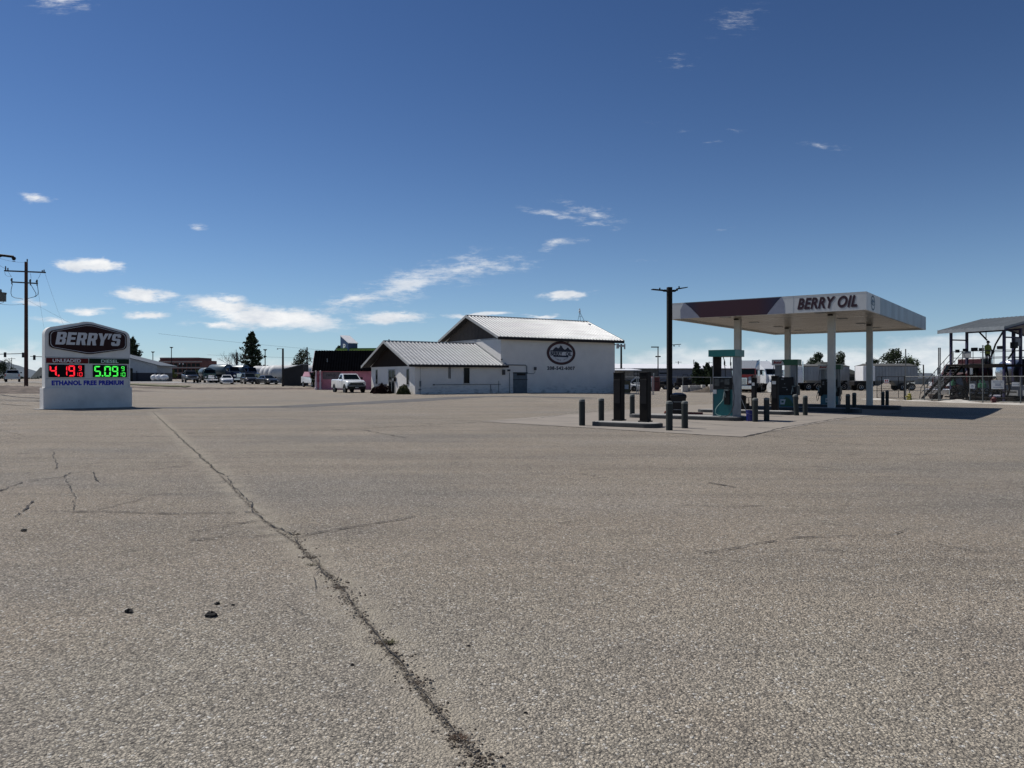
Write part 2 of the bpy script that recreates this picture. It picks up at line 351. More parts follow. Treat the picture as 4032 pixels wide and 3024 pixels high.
    gro = mt('MULTIPLY', mr(dm, .002, .036, 1, 0, True), mr(nz(26, 5), .45, .56, .0, 1.)); gro = mt('MULTIPLY', gro, mr(nz(2.0, 5), .36, .54, .2, 1.2)); gro = mt('MAXIMUM', gro, mt('MULTIPLY', mr(dm, .002, .012, 1, 0, True), mr(nz(5, 6), .46, .56, .0, .8))); col = mix(gro, col, (.085, .070, .052))
    L(col, b.inputs['Base Color']); b.inputs['Roughness'].default_value = .92; b.inputs['Specular IOR Level'].default_value = .25
    h = mt('ADD', mt('MULTIPLY', vo.outputs['Distance'], -.9), mt('MULTIPLY', vo2.outputs['Distance'], -.35)); h = mt('ADD', h, mt('MULTIPLY', sepc.outputs[0], .35)); h = mt('SUBTRACT', h, mt('MULTIPLY', gro, .9))
    bp = N('ShaderNodeBump'); bp.inputs['Strength'].default_value = 1.0; bp.inputs['Distance'].default_value = .012; L(h, bp.inputs['Height']); L(bp.outputs[0], b.inputs['Normal'])
    return m
GA = (.385, .333, .270); GB = (.302, .264, .216); GC = (.362, .309, .248)

def axis(ds):
    o = []
    for a, b, st in ds:
        n = max(1, round((b - a) / st)); o += [a + (b - a) * i / n for i in range(n)]
    return o + [ds[-1][1]]
def sheet(name, xs, ys, m, dz=0., inside=None):
    vs = [(x, y, gz(x, y) + dz) for y in ys for x in xs]; n = len(xs); fs = []
    for j in range(len(ys) - 1):
        for i in range(n - 1):
            fs.append((j*n+i, j*n+i+1, (j+1)*n+i+1, (j+1)*n+i))
    me = bpy.data.meshes.new(name); me.from_pydata(vs, [], fs); me.update(); me.materials.append(m)
    for p in me.polygons: p.use_smooth = True
    o = bpy.data.objects.new(name, me); COL.objects.link(o); return struct(o)
xs = axis([(-2600, -600, 500), (-600, -120, 40), (-120, -70, 5), (-70, 40, 1.5), (40, 120, 8), (120, 600, 60), (600, 2600, 500)])
ys = axis([(-60, 0, 20), (0, 30, 3), (30, 130, 1.5), (130, 200, 10), (200, 700, 100), (700, 3600, 700)])
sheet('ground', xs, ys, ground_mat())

def strip(name, pts, w, m, dz=.02, jit=0., n=60, kind='structure'):
    """a ribbon draped on the ground along a polyline of (x, y)"""
    P = [Vector((p[0], p[1])) for p in pts]; seg = [(b - a).length for a, b in zip(P, P[1:])]; T = sum(seg); vs = []; fs = []
    for i in range(n + 1):
        s = T * i / n; k = 0
        while k < len(seg) - 1 and s > seg[k]: s -= seg[k]; k += 1
        d = (P[k+1] - P[k]).normalized(); q = P[k] + d * s; nr = Vector((-d.y, d.x))
        ww = w(i / n) if callable(w) else w
        for sg in (-1, -.33, .33, 1):
            j = rng.uniform(-jit, jit) if abs(sg) == 1 else 0
            p = q + nr * (ww / 2 * sg + j); vs.append((p.x, p.y, gz(p.x, p.y) + dz))
        if i: 
            a = 4 * (i - 1)
            for c in range(3): fs.append((a+c, a+c+1, a+c+5, a+c+4))
    me = bpy.data.meshes.new(name); me.from_pydata(vs, [], fs); me.update(); me.materials.append(m)
    o = bpy.data.objects.new(name, me); COL.objects.link(o)
    if kind: o['kind'] = kind
    return o
patchm = mat('newer asphalt', (.115, .11, .105), .9, var=.12, vs=1.5, bump=.5, bs=120)
apron = mat('worn concrete', (.285, .25, .208), .9, var=.13, vs=.9, bump=.3, bs=90, col2=(.20, .18, .158), stretch=(.7, 1.6, 1))
roadm = mat('pale road asphalt', (.30, .29, .28), .9, var=.12, vs=.4)
walkm = mat('pale concrete', (.52, .5, .46), .9, var=.08, vs=1)
dirt = mat('dry dirt', (.16, .125, .10), .95, var=.25, vs=1.2, bump=.8, bs=8, col2=(.05, .04, .034))
grassm = mat('dry grass', (.15, .15, .07), .95, var=.25, vs=1.5, bump=.8, bs=20)
gravel = mat('pale gravel', (.50, .47, .42), .95, var=.12, vs=2, bump=.9, bs=50)
pp = [at(q[0], q[1]) for q in ((545, 1606), (800, 1605), (1140, 1602), (1330, 1592), (1500, 1584), (1700, 1572), (1850, 1563), (1985, 1561), (2120, 1563), (2330, 1568))]
strip('asphalt_patch', [(p.x, p.y) for p in pp], lambda t: 1.7 + 1.3 * math.sin(3.1 * t), patchm, .006, .16, 90)
# concrete apron round the pump islands
ap = [(5.75, 19.15), (2.4, 22.3), (-1.1, 26.0), (1.6, 30.2), (12.5, 46.5), (20.6, 39.6), (14.8, 31.6), (9.2, 23.8)]
mb = MB(); 
NX, NY = 18, 22
vs = []
for j in range(NY + 1):
    for i in range(NX + 1):
        a = Vector((5.75, 19.15)).lerp(Vector((-1.1, 26.0)), i / NX); b_ = Vector((20.8, 39.9)).lerp(Vector((12.6, 46.2)), i / NX); p = a.lerp(b_, j / NY)
        vs.append((p.x, p.y, gz(p.x, p.y) + .008))
mb.add(vs, [(j*(NX+1)+i, j*(NX+1)+i+1, (j+1)*(NX+1)+i+1, (j+1)*(NX+1)+i) for j in range(NY) for i in range(NX)])
struct(mb.build('concrete_apron', apron))
# cracks and joints: thin dark ragged ribbons in the paving
crackm = mat('crack filler', (.035, .031, .028), .95, var=.2)
def cracks(name, lines):
    vs = []; fs = []
    for pts, w in lines:
        P = [at(*q).xy for q in pts]; Q = [P[0]]
        for a, b in zip(P, P[1:]):
            n = max(2, int((b - a).length / .09)); nr = Vector((-(b-a).y, (b-a).x)).normalized(); off = 0
            for k in range(1, n + 1):
                off = off * .85 + rng.uniform(-.022, .022) * (1 if k < n else 0)
                Q.append(a.lerp(b, k / n) + nr * off * min(1, (n - k) / 4))
        prev = None
        for i, q in enumerate(Q):
            d = (Q[min(i+1, len(Q)-1)] - Q[max(i-1, 0)]).normalized(); nr = Vector((-d.y, d.x)); ww = w * rng.choice((.5, .9, 1.3, 1.8, 2.6)) * .5
            if rng.random() < .07: prev = None
            a = len(vs)
            for s in (-1, 1): p = q + nr * ww * s; vs.append((p.x, p.y, gz(p.x, p.y) + .011))
            if prev is not None: fs.append((prev, prev+1, a+1, a))
            prev = a
    me = bpy.data.meshes.new(name); me.from_pydata(vs, [], fs); me.update(); me.materials.append(crackm)
    o = bpy.data.objects.new(name, me); COL.objects.link(o); return struct(o)
cracks('paving_cracks', [(JP[6:], .003), (JP[:7], .008), ([(700, 1716), (640, 1722), (520, 1716)], .01), ([(1045, 2055), (900, 2064), (820, 2060)], .006), ([(250, 1880), (300, 1960), (290, 2010)], .005), ([(210, 1780), (225, 1830), (215, 1850)], .008), ([(1400, 2400), (1500, 2390), (1620, 2360)], .0025), ([(1100, 2360), (1150, 2400), (1190, 2420)], .0025), ([(1140, 2100), (1060, 2110), (960, 2118), (740, 2130)], .008), ([(860, 1862), (780, 1858), (640, 1862)], .01), ([(1262, 2245), (1240, 2330), (1290, 2370)], .003), ([(370, 1860), (375, 1880), (390, 1900)], .01), ([(1500, 2525), (1380, 2530), (1270, 2560)], .0025), ([(2000, 2050), (2200, 2062), (2300, 2050)], .006), ([(2700, 1990), (2850, 2000), (3000, 1992)], .008), ([(3100, 1800), (3300, 1810), (3500, 1806)], .012),
  ([(180, 2015), (460, 2016), (700, 2025), (1000, 2018)], .016), ([(0, 1935), (90, 1900), (250, 1878), (280, 1862), (370, 1860)], .013),
  ([(60, 2040), (110, 2000), (130, 1975)], .014), ([(1165, 2118), (1260, 2098), (1400, 2075), (1560, 2050), (1660, 2030)], .011),
  ([(2770, 2180), (2925, 2155), (2990, 2140), (3150, 2118), (3350, 2112), (3500, 2110), (3570, 2085)], .009),
  ([(380, 2010), (640, 1945), (760, 1950)], .006), ([(740, 2098), (870, 2082), (1010, 2050)], .006), ([(530, 1824), (760, 1822)], .012),
  ([(740, 1707), (1350, 1692), (1640, 1678), (1890, 1662)], .03), ([(1890, 1662), (2100, 1650), (2230, 1632)], .03),
  ([(2924, 1722), (3060, 1690), (3200, 1665), (3330, 1645)], .045), ([(1890, 1663), (2100, 1672), (2290, 1684)], .03), ([(2290, 1684), (2640, 1706), (2924, 1722)], .03),
  ([(3000, 1712), (3230, 1742), (3400, 1752)], .018), ([(1420, 1693), (1600, 1725)], .02), ([(2790, 1902), (2900, 1922)], .02),
  ([(3650, 2135), (3760, 2160), (3900, 2180)], .006), ([(0, 1838), (200, 1834), (420, 1822)], .008), ([(2690, 1660), (2900, 1680), (3100, 1690)], .02),
  ([(700, 1640), (900, 1648), (1100, 1640)], .02), ([(1400, 1655), (1700, 1640), (2000, 1632)], .02), ([(1900, 1600), (2200, 1604)], .03), ([(0, 1694), (80, 1712), (160, 1716)], .012),
  ([(3600, 1790), (3850, 1800), (4032, 1795)], .01), ([(3330, 1995), (3480, 2005), (3560, 2000)], .007), ([(850, 1900), (960, 1890)], .006)])
strip('seam_line', [at(0, 1554).xy[:], at(60, 1563).xy[:], at(170, 1570).xy[:]], .3, crackm, .014, .05, 24)
strip('seam_line', [at(0, 1591).xy[:], at(60, 1596).xy[:], at(128, 1599).xy[:]], .12, crackm, .014, .03, 24)
# road, pavement and verge on the left
strip('road', [(-300, 112), (-150, 118), (-60, 124), (20, 160), (60, 190)], 20, roadm, .03, 0, 120)
strip('sidewalk', [(-140, 96), (-75, 98), (-52, 99)], 3.4, walkm, .06, 0, 50)
strip('grass_verge', [(-66, 103.5), (-45, 106)], 3.2, grassm, .10, .5, 40)
def berm(name, pts, m, seed):
    """low irregular heap along (x, y, width, height) stations"""
    r = random.Random(seed); T = 14 * (len(pts) - 1); rows = 11; vs = []
    for i in range(T + 1):
        s = i / T * (len(pts) - 1); k = min(int(s), len(pts) - 2); f = s - k; f = f * f * (3 - 2 * f)
        x, y, w, h = [pts[k][c] * (1 - f) + pts[k+1][c] * f for c in range(4)]
        dx = pts[k+1][0] - pts[k][0]; dy = pts[k+1][1] - pts[k][1]; L = math.hypot(dx, dy); nx, ny = -dy / L, dx / L
        for j in range(rows):
            a = j / (rows - 1) * 2 - 1; hh = math.cos(a * math.pi / 2) ** 1.3 * h * r.uniform(.82, 1.12)
            xx = x + nx * a * w / 2; yy = y + ny * a * w / 2; vs.append((xx, yy, gz(xx, yy) - .03 + hh))
    mb = MB(); mb.add(vs, [(i*rows+j, i*rows+j+1, (i+1)*rows+j+1, (i+1)*rows+j) for i in range(T) for j in range(rows - 1)])
    return struct(mb.build(name, m, smooth=True))
berm('dirt_bank', [(-57, 72, 2, .1), (-52, 74, 7, .6), (-48.5, 76, 8, .5), (-45.5, 78.5, 7, .42), (-42.5, 81, 5, .25), (-38.5, 85, 2, .02)], dirt, 3)
berm('dirt_bank', [(-54, 67.5, 2, .05), (-48.5, 69, 3.5, .25), (-44.5, 71.5, 3, .2), (-39.5, 74.5, 1.5, .02)], dirt, 5)
# kerb-like strip of bare dirt where the lot ends, in front of the parked row
berm('dirt_strip', [(-52, 97, 3, .12), (-44, 97.5, 4, .25), (-34, 98, 4, .28), (-26, 98.5, 3, .22), (-20, 99.5, 2, .05)], dirt, 8)
# pale gravel heaps along the fence on the right
fe = (.35, -.937); F0 = (29.6, 61.8)
def fp(s, o=0): return (F0[0] + fe[0] * s - .937 * o, F0[1] + fe[1] * s - .35 * o)
berm('gravel_bank', [(*fp(-1.2, .8), .5, .01), (*fp(1.2, .9), 1.6, .16), (*fp(3.2, .9), .8, .03), (*fp(4.9, .9), 1.5, .14), (*fp(6.3, 1.0), .8, .04), (*fp(8.2, 1.1), 1.9, .26), (*fp(10, 1.2), 1.0, .07), (*fp(12.2, 1.3), 1.4, .13), (*fp(14.5, 1.3), .8, .1)], gravel, 12)
berm('yard_kerb', [(2.8*6, 122, .5, .02), (30, 118, 1.2, .3), (40, 112, .5, .05)], gravel, 14)

# ------------------------------------------------------------------ hills and the far line of trees
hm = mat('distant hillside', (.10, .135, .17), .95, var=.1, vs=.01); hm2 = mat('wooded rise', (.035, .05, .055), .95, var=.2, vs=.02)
def ridge(name, pts, Y, D, m):
    mb = MB(); n = len(pts); fr = [(x, Y, -3) for x, h in pts]; tp = [(x, Y + D * .5, h) for x, h in pts]; bk = [(x, Y + D, -3) for x, h in pts]
    mb.add(fr + tp + bk, [(i, i+1, n+i+1, n+i) for i in range(n-1)] + [(n+i, n+i+1, 2*n+i+1, 2*n+i) for i in range(n-1)]); return struct(mb.build(name, m, smooth=True))
def px2(px, py, Y): return ((px - CX) / F * Y, zat(py, Y))
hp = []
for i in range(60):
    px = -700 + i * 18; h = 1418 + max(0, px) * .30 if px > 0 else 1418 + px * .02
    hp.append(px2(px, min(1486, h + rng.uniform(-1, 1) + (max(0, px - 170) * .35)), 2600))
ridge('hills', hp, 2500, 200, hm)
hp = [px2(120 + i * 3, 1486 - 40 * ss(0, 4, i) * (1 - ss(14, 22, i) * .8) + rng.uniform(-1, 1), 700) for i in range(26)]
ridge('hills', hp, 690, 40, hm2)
# ================================================================== price sign
S0 = at(172, 1613); SRZ = R(45)
def sx(xc, yc=None):
    r = (160 + xc / 5.82 - CX) / F; s = math.sqrt(.5)
    return (r * S0.y - S0.x) / (s - s * r)
def szz(xc, yc):
    Y = S0.y + math.sqrt(.5) * sx(xc); return CAMZ + (1321 - yc) / 5.82 * Y / F
sg = thing('price_sign', 'tall white fuel price sign with dark red hexagon and lit digits', 'sign', (S0.x, S0.y, S0.z), SRZ)
signw = mat('sign cabinet white', (.74, .73, .70), .55, var=.08, vs=1.2)
basew = mat('sign base paint', (.78, .76, .72), .7, var=.09, vs=1.0, bump=.25, bs=140)
maroon = mat('dark red face', (.022, .002, .003), .45, var=.08, spec=.2); navy = mat('navy lettering', (.008, .02, .42), .5, var=.05)
greyw = mat('lettering white', (.56, .57, .6), .5, var=.04); ledbk = mat('display black', (.002, .002, .003), .6, var=0, spec=.15)
L_, R_ = sx(95), sx(2048)
prof = [(L_, 1.02), (R_, 1.02), (R_, szz(2045, 420))]
def arc(cx_, cz_, r, a0, a1, n=6): return [(cx_ + r * math.cos(R(a0 + (a1-a0)*i/n)), cz_ + r * math.sin(R(a0 + (a1-a0)*i/n))) for i in range(n+1)]
rr = .36
zr = szz(2045, 380); zl = szz(95, 280); xm = sx(1080); zt = szz(1080, 38)
prof = [(L_, 1.02), (R_, 1.02)] + arc(R_-rr, zr-.08, rr, 0, 72, 7) + [(xm+.42, zt-.075), (xm+.2, zt-.012), (xm, zt), (xm-.2, zt-.012), (xm-.42, zt-.075)] + arc(L_+rr, zl-.08, rr, 108, 180, 7)
mb = MB(); mb.prism(prof, 0, .48); mb.build('cabinet', signw, sg)
mb = MB(); bl, br_ = sx(52), sx(2084); mb.box(bl, br_, -.08, .56, -.12, 1.02, .012); mb.build('base', basew, sg)
mb = MB(); mb.box(bl-.25, br_+.12, -.2, .7, -.06, .03); mb.build('footing', conc, sg)
mb = MB(); zdiv = 2.47
mb.box(L_+.005, R_-.005, -.012, 0, zdiv-.012, zdiv+.012); mb.box(L_+.005, R_-.005, -.01, 0, 1.44, 1.455); mb.build('trim', galv, sg)
# side rails of the lower section
mb = MB(); mb.box(L_+.002, L_+.06, -.03, -.002, 1.03, zdiv-.02); mb.box(R_-.06, R_-.002, -.03, -.002, 1.03, zdiv-.02); mb.build('frame', signw, sg)
def hexa(g):
    l, r_ = sx(185)+g, sx(1962)-g; t_, b_ = zt-.13-g, szz(1110, 782)+g; zs, zi = 3.60-g*.6, 3.06+g*.6; c = .22; m_ = (l+r_)/2
    pts = arc(r_-c, zs-.08, c, 0, 76, 6) + [(m_+.25, t_-.025), (m_+.1, t_), (m_-.1, t_), (m_-.25, t_-.025)] + arc(l+c, zs-.08, c, 104, 180, 6) + arc(l+c, zi+.05, c, 180, 256, 6) + [(m_-.25, b_+.025), (m_-.1, b_), (m_+.1, b_), (m_+.25, b_+.025)] + arc(r_-c, zi+.05, c, 284, 360, 6)
    return pts
mb = MB(); mb.prism(hexa(0), -.07, -.001); hx = mb.build('hexagon_panel', maroon, sg)
decal('border', outline_poly([hexa(.055), hexa(.075)]), greyw, hx, lambda x, y: (x, -.074, y))
# heavy slanted block capitals
def blk(letter):
    """outline loops on a 0..w x 0..10 grid"""
    G = {'B': [[(0,0),(5.6,0),(6.8,1),(6.8,4.2),(5.9,5),(6.8,5.9),(6.8,9),(5.6,10),(0,10)], [(2.6,1.9),(2.6,4.1),(4.2,4.1),(4.2,1.9)], [(2.6,6),(2.6,8.1),(4.2,8.1),(4.2,6)]],
         'E': [[(0,0),(6.2,0),(6.2,2),(2.6,2),(2.6,4.1),(5.8,4.1),(5.8,6.1),(2.6,6.1),(2.6,8),(6.2,8),(6.2,10),(0,10)]],
         'R': [[(0,0),(2.6,0),(2.6,3.7),(3.3,3.7),(4.3,0),(7,0),(5.8,4.2),(6.8,5.2),(6.8,9),(5.6,10),(0,10)], [(2.6,5.6),(2.6,8.1),(4.2,8.1),(4.2,5.6)]],
         'Y': [[(2.3,0),(4.9,0),(4.9,4.2),(7.4,10),(4.7,10),(3.6,6.6),(2.5,10),(-.3,10),(2.3,4.2)]],
         "'": [[(0,5.2),(1.1,5.2),(2.8,10),(.2,10)]],
         'S': [[(.2,1),(1.3,0),(5.6,0),(6.8,1),(6.8,5),(5.8,6),(2.8,6),(2.8,8.1),(4.2,8.1),(4.2,7),(6.8,7),(6.8,9),(5.6,10),(1.3,10),(.2,9),(.2,5.2),(1.3,4.2),(4.2,4.2),(4.2,1.9),(2.8,1.9),(2.8,3),(.2,3)]]}
    return G[letter]
vs, fs = [], []; xo = 0
for ch, adv in zip("BERRY'S", (7.6, 7, 7.8, 7.5, 7.3, 3.0, 7)):
    v, f = outline_poly([[(x + xo, y) for x, y in lp] for lp in blk(ch)]); b = len(vs); vs += v; fs += [tuple(b+i for i in q) for q in f]; xo += adv
vs = [(x + y * .16, y) for x, y in vs]
vf = fit((vs, fs), sx(1835) - sx(325), .60); cxx = (sx(325) + sx(1835)) / 2; czz = szz(1080, 438)
decal('lettering', vf, greyw, hx, lambda x, y: (x + cxx, -.078, y + czz))
redb = mat('red header', (.12, .004, .006), .5, var=.05, spec=.2); grnb = mat('green header', (.004, .022, .008), .5, var=.05, spec=.2)
for x0, x1, m_, tx in ((120, 1085, redb, 'UNLEADED'), (1112, 2018, grnb, 'DIESEL')):
    a, b = sx(x0), sx(x1); mb = MB(); mb.box(a, b, -.04, -.001, 2.19, 2.43); h_ = mb.build('header_panel', m_, sg)
    vf = fit(text_poly(tx, off=.02), sx(915)-sx(270) if tx[0] == 'U' else sx(1775)-sx(1380), .165)
    cm_ = (sx(270)+sx(915))/2 if tx[0] == 'U' else (sx(1380)+sx(1775))/2
    decal('lettering', vf, mat('header text', (.8, .76, .76), .5, var=0) if tx[0] == 'U' else mat('header text green', (.6, .8, .7), .5, var=0), h_, lambda x, y: (x + cm_, -.045, y + 2.31))
SEG = {'a': [(.08,1),(.92,1),(.78,.88),(.22,.88)], 'g': [(.1,.5),(.22,.56),(.78,.56),(.9,.5),(.78,.44),(.22,.44)], 'd': [(.08,0),(.92,0),(.78,.12),(.22,.12)],
       'f': [(0,.96),(0,.53),(.1,.53),(.24,.6),(.24,.84)], 'b': [(1,.96),(1,.53),(.9,.53),(.76,.6),(.76,.84)], 'e': [(0,.04),(0,.47),(.1,.47),(.24,.4),(.24,.16)], 'c': [(1,.04),(1,.47),(.9,.47),(.76,.4),(.76,.16)]}
DG = {'4': 'fgbc', '1': 'bc', '9': 'afgbcd', '5': 'afgcd', '0': 'abcdef'}
for x0, x1, em, items in ((180, 1000, ((1, .015, .03), 1.15), [('4',200,360,1052,1305),('.',385,425,1268,1305),('1',500,602,1052,1305),('9',628,778,1052,1305),('9',858,930,1058,1168),('1',800,852,1205,1305),('0',878,950,1205,1305)]),
                          (1195, 1972, ((.06, .9, .08), 1.0), [('5',1222,1372,1058,1308),('.',1392,1428,1275,1308),('0',1450,1600,1058,1308),('9',1625,1768,1058,1308),('9',1840,1912,1062,1175),('1',1790,1842,1205,1310),('0',1866,1932,1205,1310)])):
    a, b = sx(x0), sx(x1); mb = MB(); mb.box(a, b, -.05, -.001, 1.52, 2.12); d_ = mb.build('price_display', ledbk, sg)
    mm = mat('lit segments', em[0], .4, var=0, emis=em)
    for c, p0, p1, q0, q1 in items:
        v2, f2 = [], []; za, zb = 1.52 + (1325-q1)/290*.60, 1.52 + (1325-q0)/290*.60; xa, xb = sx(p0), sx(p1)
        for pl_ in ([[(0,0),(1,0),(1,1),(0,1)]] if c == '.' else [SEG[k] for k in DG[c]]):
            k = len(v2); cx0 = sum(p[0] for p in pl_)/len(pl_); cy0 = sum(p[1] for p in pl_)/len(pl_)
            v2 += [(xa + (cx0+(p[0]-cx0)*.97) * (xb-xa), za + (cy0+(p[1]-cy0)*.98) * (zb-za)) for p in pl_]; f2.append(tuple(range(k, k+len(pl_))))
        decal('decimal_point' if c == '.' else 'digit', (v2, f2), mm, d_, lambda x, y: (x, -.054, y))
vf = fit(text_poly('ETHANOL FREE PREMIUM', off=.065, space=1.1), sx(1902)-sx(250), .24)
decal('lettering', vf, navy, sg, lambda x, y: (x + (sx(250)+sx(1902))/2, -.006, y + 1.25))

# ================================================================== canopy
CN = (14.87, 31.96); CRZ = math.atan2(.809, .588)
cv = thing('fuel_canopy', 'flat white fuel station canopy on four square columns', 'canopy', (*CN, 0), CRZ)
CL_, CW = 16.8, 8.95; ZB, ZT = 4.35, 5.12
fasw = mat('fascia white', (.62, .62, .60), .5, var=.05, vs=1.0); fasb = mat('fascia blue grey', (.27, .32, .37), .45, .2, var=.14, vs=1.1, stretch=(1,1,.25))
sof = mat('soffit panels', (.27, .235, .19), .3, var=.24, vs=.55, stretch=(6, .5, 1), bump=.12, bs=9)
colm = mat('column paint', (.52, .51, .47), .55, var=.09, vs=1.4)
mb = MB()
for i in range(56):                                   # ribbed roof deck seen from below
    x0 = .12 + i * (CL_ - .24) / 56; x1 = x0 + (CL_ - .24) / 56
    mb.box(x0 + .012, x1 - .012, .12, CW - .12, ZB + .09, ZB + .15)
mb.box(.1, CL_ - .1, .1, CW - .1, ZB + .151, ZB + .2); mb.build('soffit', sof, cv)
mb = MB(); mb.box(.05, CL_-.05, .05, CW-.05, ZT-.12, ZT-.06); mb.build('deck_roof', galv, cv)
mb = MB(); mb.box(0, .1, 0, CW, ZB, ZT); mb.box(CL_-.1, CL_, 0, CW, ZB, ZT); mb.box(.1, CL_-.1, CW-.1, CW, ZB, ZT); mb.box(.1, 2.9, 0, .1, ZB, ZT); fw = mb.build('fascia', fasw, cv)
mb = MB()
for i in range(6):
    a = 2.905 + i * (CL_ - 3.01) / 6; mb.box(a + .006, a + (CL_ - 3.01) / 6 - .006, 0, .1, ZB, ZT)
mb.box(2.9, CL_-.1, .02, .09, ZB+.02, ZT-.02); mb.build('side_fascia', fasb, cv, label='blue grey side fascia')  # blue grey colour on this side beyond the white end
mb = MB(); [mb.box(-.0035, -.001, y_, y_+.008, ZB+.01, ZT-.01) for y_ in (2.98, 5.9)]; mb.box(-.006, -.0035, .02, CW-.02, ZT-.03, ZT-.018); mb.build('seam', galv, cv)
# painted band on the front: dark red with navy corners between pale sweeps
def band_mat():
    m = bpy.data.materials.new('painted band'); m.use_nodes = True; t = m.node_tree; b = t.nodes['Principled BSDF']; b.inputs['Roughness'].default_value = .45
    co = t.nodes.new('ShaderNodeTexCoord'); sp = t.nodes.new('ShaderNodeSeparateXYZ'); t.links.new(co.outputs['Object'], sp.inputs[0])
    rp = t.nodes.new('ShaderNodeValToRGB'); mr = t.nodes.new('ShaderNodeMapRange'); mr.inputs[1].default_value = 3.2; mr.inputs[2].default_value = 8.4
    ad = t.nodes.new('ShaderNodeMath'); ad.operation = 'MULTIPLY_ADD'; ad.inputs[1].default_value = .0; t.links.new(sp.outputs[2], ad.inputs[0]); t.links.new(sp.outputs[1], ad.inputs[2])
    t.links.new(ad.outputs[0], mr.inputs[0]); t.links.new(mr.outputs[0], rp.inputs[0]); e = rp.color_ramp.elements
    e[0].position = 0; e[0].color = (.006, .008, .03, 1); e[1].position = 1; e[1].color = (.006, .008, .03, 1)
    for p, c in ((.09, (.008, .009, .04)), (.26, (.045, .006, .012)), (.78, (.045, .006, .012)), (.9, (.01, .009, .035))): q = e.new(p); q.color = (*c, 1)
    t.links.new(rp.outputs[0], b.inputs['Base Color']); return m
sweep = mat('sweep grey violet', (.27, .28, .34), .5, var=.1)
h = ZT - ZB
def fr(pts): return [(y, z) for y, z in pts]
band = [(3.5, ZT-.004), (8.12, ZT-.004), (7.78, ZT-.28), (7.45, ZB+.15), (7.33, ZB+.004), (4.15, ZB+.004), (4.0, ZB+.2), (3.75, ZB+.5)]
decal('painted_band', (band, [tuple(range(len(band)))]), band_mat(), cv, lambda x, y: (-.005, x, y))
for pl_ in ([(3.5, ZT-.01), (3.38, ZT-.3), (3.35, ZB+.004), (4.13, ZB+.004), (3.99, ZB+.2), (3.74, ZB+.5)], [(8.13, ZT-.01), (8.32, ZT-.34), (8.3, ZB+.004), (7.35, ZB+.004), (7.46, ZB+.15), (7.79, ZT-.28)]):
    decal('sweep', (pl_, [tuple(range(len(pl_)))]), sweep, cv, lambda x, y: (-.004, x, y))
wine = mat('wine lettering', (.035, .006, .012), .45, var=.05); grysh = mat('letter shadow grey', (.22, .2, .2), .5, var=.05)
tx = fit(text_poly('BERRY OIL', off=.036, shear=.28, space=1.08), 2.46, .5)
yc = (2.81 + .374) / 2
decal('lettering', tx, grysh, cv, lambda x, y: (-.004, yc - x - .03, y + ZB + .385 - .025))
decal('lettering', tx, wine, cv, lambda x, y: (-.008, yc - x, y + ZB + .40))
def ellipse(rx, rz, n=40): return [(rx * math.cos(2*math.pi*i/n), rz * math.sin(2*math.pi*i/n)) for i in range(n)]
def emblem(parent, fn, rx, rz, ring_m, ink, field, txt=True, parts='emblem'):
    """oval badge: ring, peaks, name, bar, arched small line"""
    k = rx / 1.0; q = rz / .84
    rg = decal(parts, outline_poly([ellipse(rx, rz), ellipse(rx*.81, rz*.78)]), ring_m, parent, lambda x, y: fn(x, y, .006))
    decal('field', (ellipse(rx*.81, rz*.78), [tuple(range(40))]), field, rg, lambda x, y: fn(x, y, .003))
    decal('outline', outline_poly([ellipse(rx*1.0, rz*1.0), ellipse(rx*.975, rz*.97)]), ink, rg, lambda x, y: fn(x, y, .009))
    P = [(-.80,.10),(-.72,.19),(-.58,.19),(-.52,.29),(-.36,.43),(-.20,.33),(-.10,.43),(-.06,.57),(.04,.5),(.12,.36),(.24,.25),(.34,.3),(.42,.41),(.5,.40),(.58,.28),(.7,.24),(.78,.09)]
    pk = [(x*k, y*q) for x, y in P]; decal('peaks', outline_poly([pk]), ink, rg, lambda x, y: fn(x, y, .006))
    decal('bar', ([(-.54*k,-.27*q),(.5*k,-.29*q),(.5*k,-.17*q),(-.54*k,-.16*q)], [(0,1,2,3)]), ink, rg, lambda x, y: fn(x, y, .006))
    decal('lettering', fit(text_poly('BERRY', off=.05), .84*k, .27*q), ink, rg, lambda x, y: fn(x - .32*k, y - .05*q, .006))
    decal('lettering', fit(text_poly('OIL', off=.05), .42*k, .27*q), ink, rg, lambda x, y: fn(x + .52*k, y - .06*q, .006))
    if txt:
        s = 'SINCE 1938'; v2, f2 = [], []
        for i, ch in enumerate(s):
            if ch == ' ': continue
            v, f = fit(text_poly(ch, off=.01), None, .11*q); a = (i - 4.5) / 4.5 * .42; b = len(v2)
            for x, y in v: v2.append(((math.sin(a) * 1.0) * k + x * math.cos(a) - y * math.sin(a)*.0, (-.50 + .16 * (a/.42)**2) * q + y + x * math.sin(a) * .5))
            f2 += [tuple(b+i2 for i2 in p) for p in f]
        decal('lettering', (v2, f2), ink, rg, lambda x, y: fn(x, y, .006))
emblem(cv, lambda x, y, d: (1.3 + x, -d, ZB + h/2 + y), .42, .33, mat('badge ring', (.02, .06, .09), .5, var=.05), mat('badge ink', (.03, .08, .14), .5, var=.05), fasw, False)
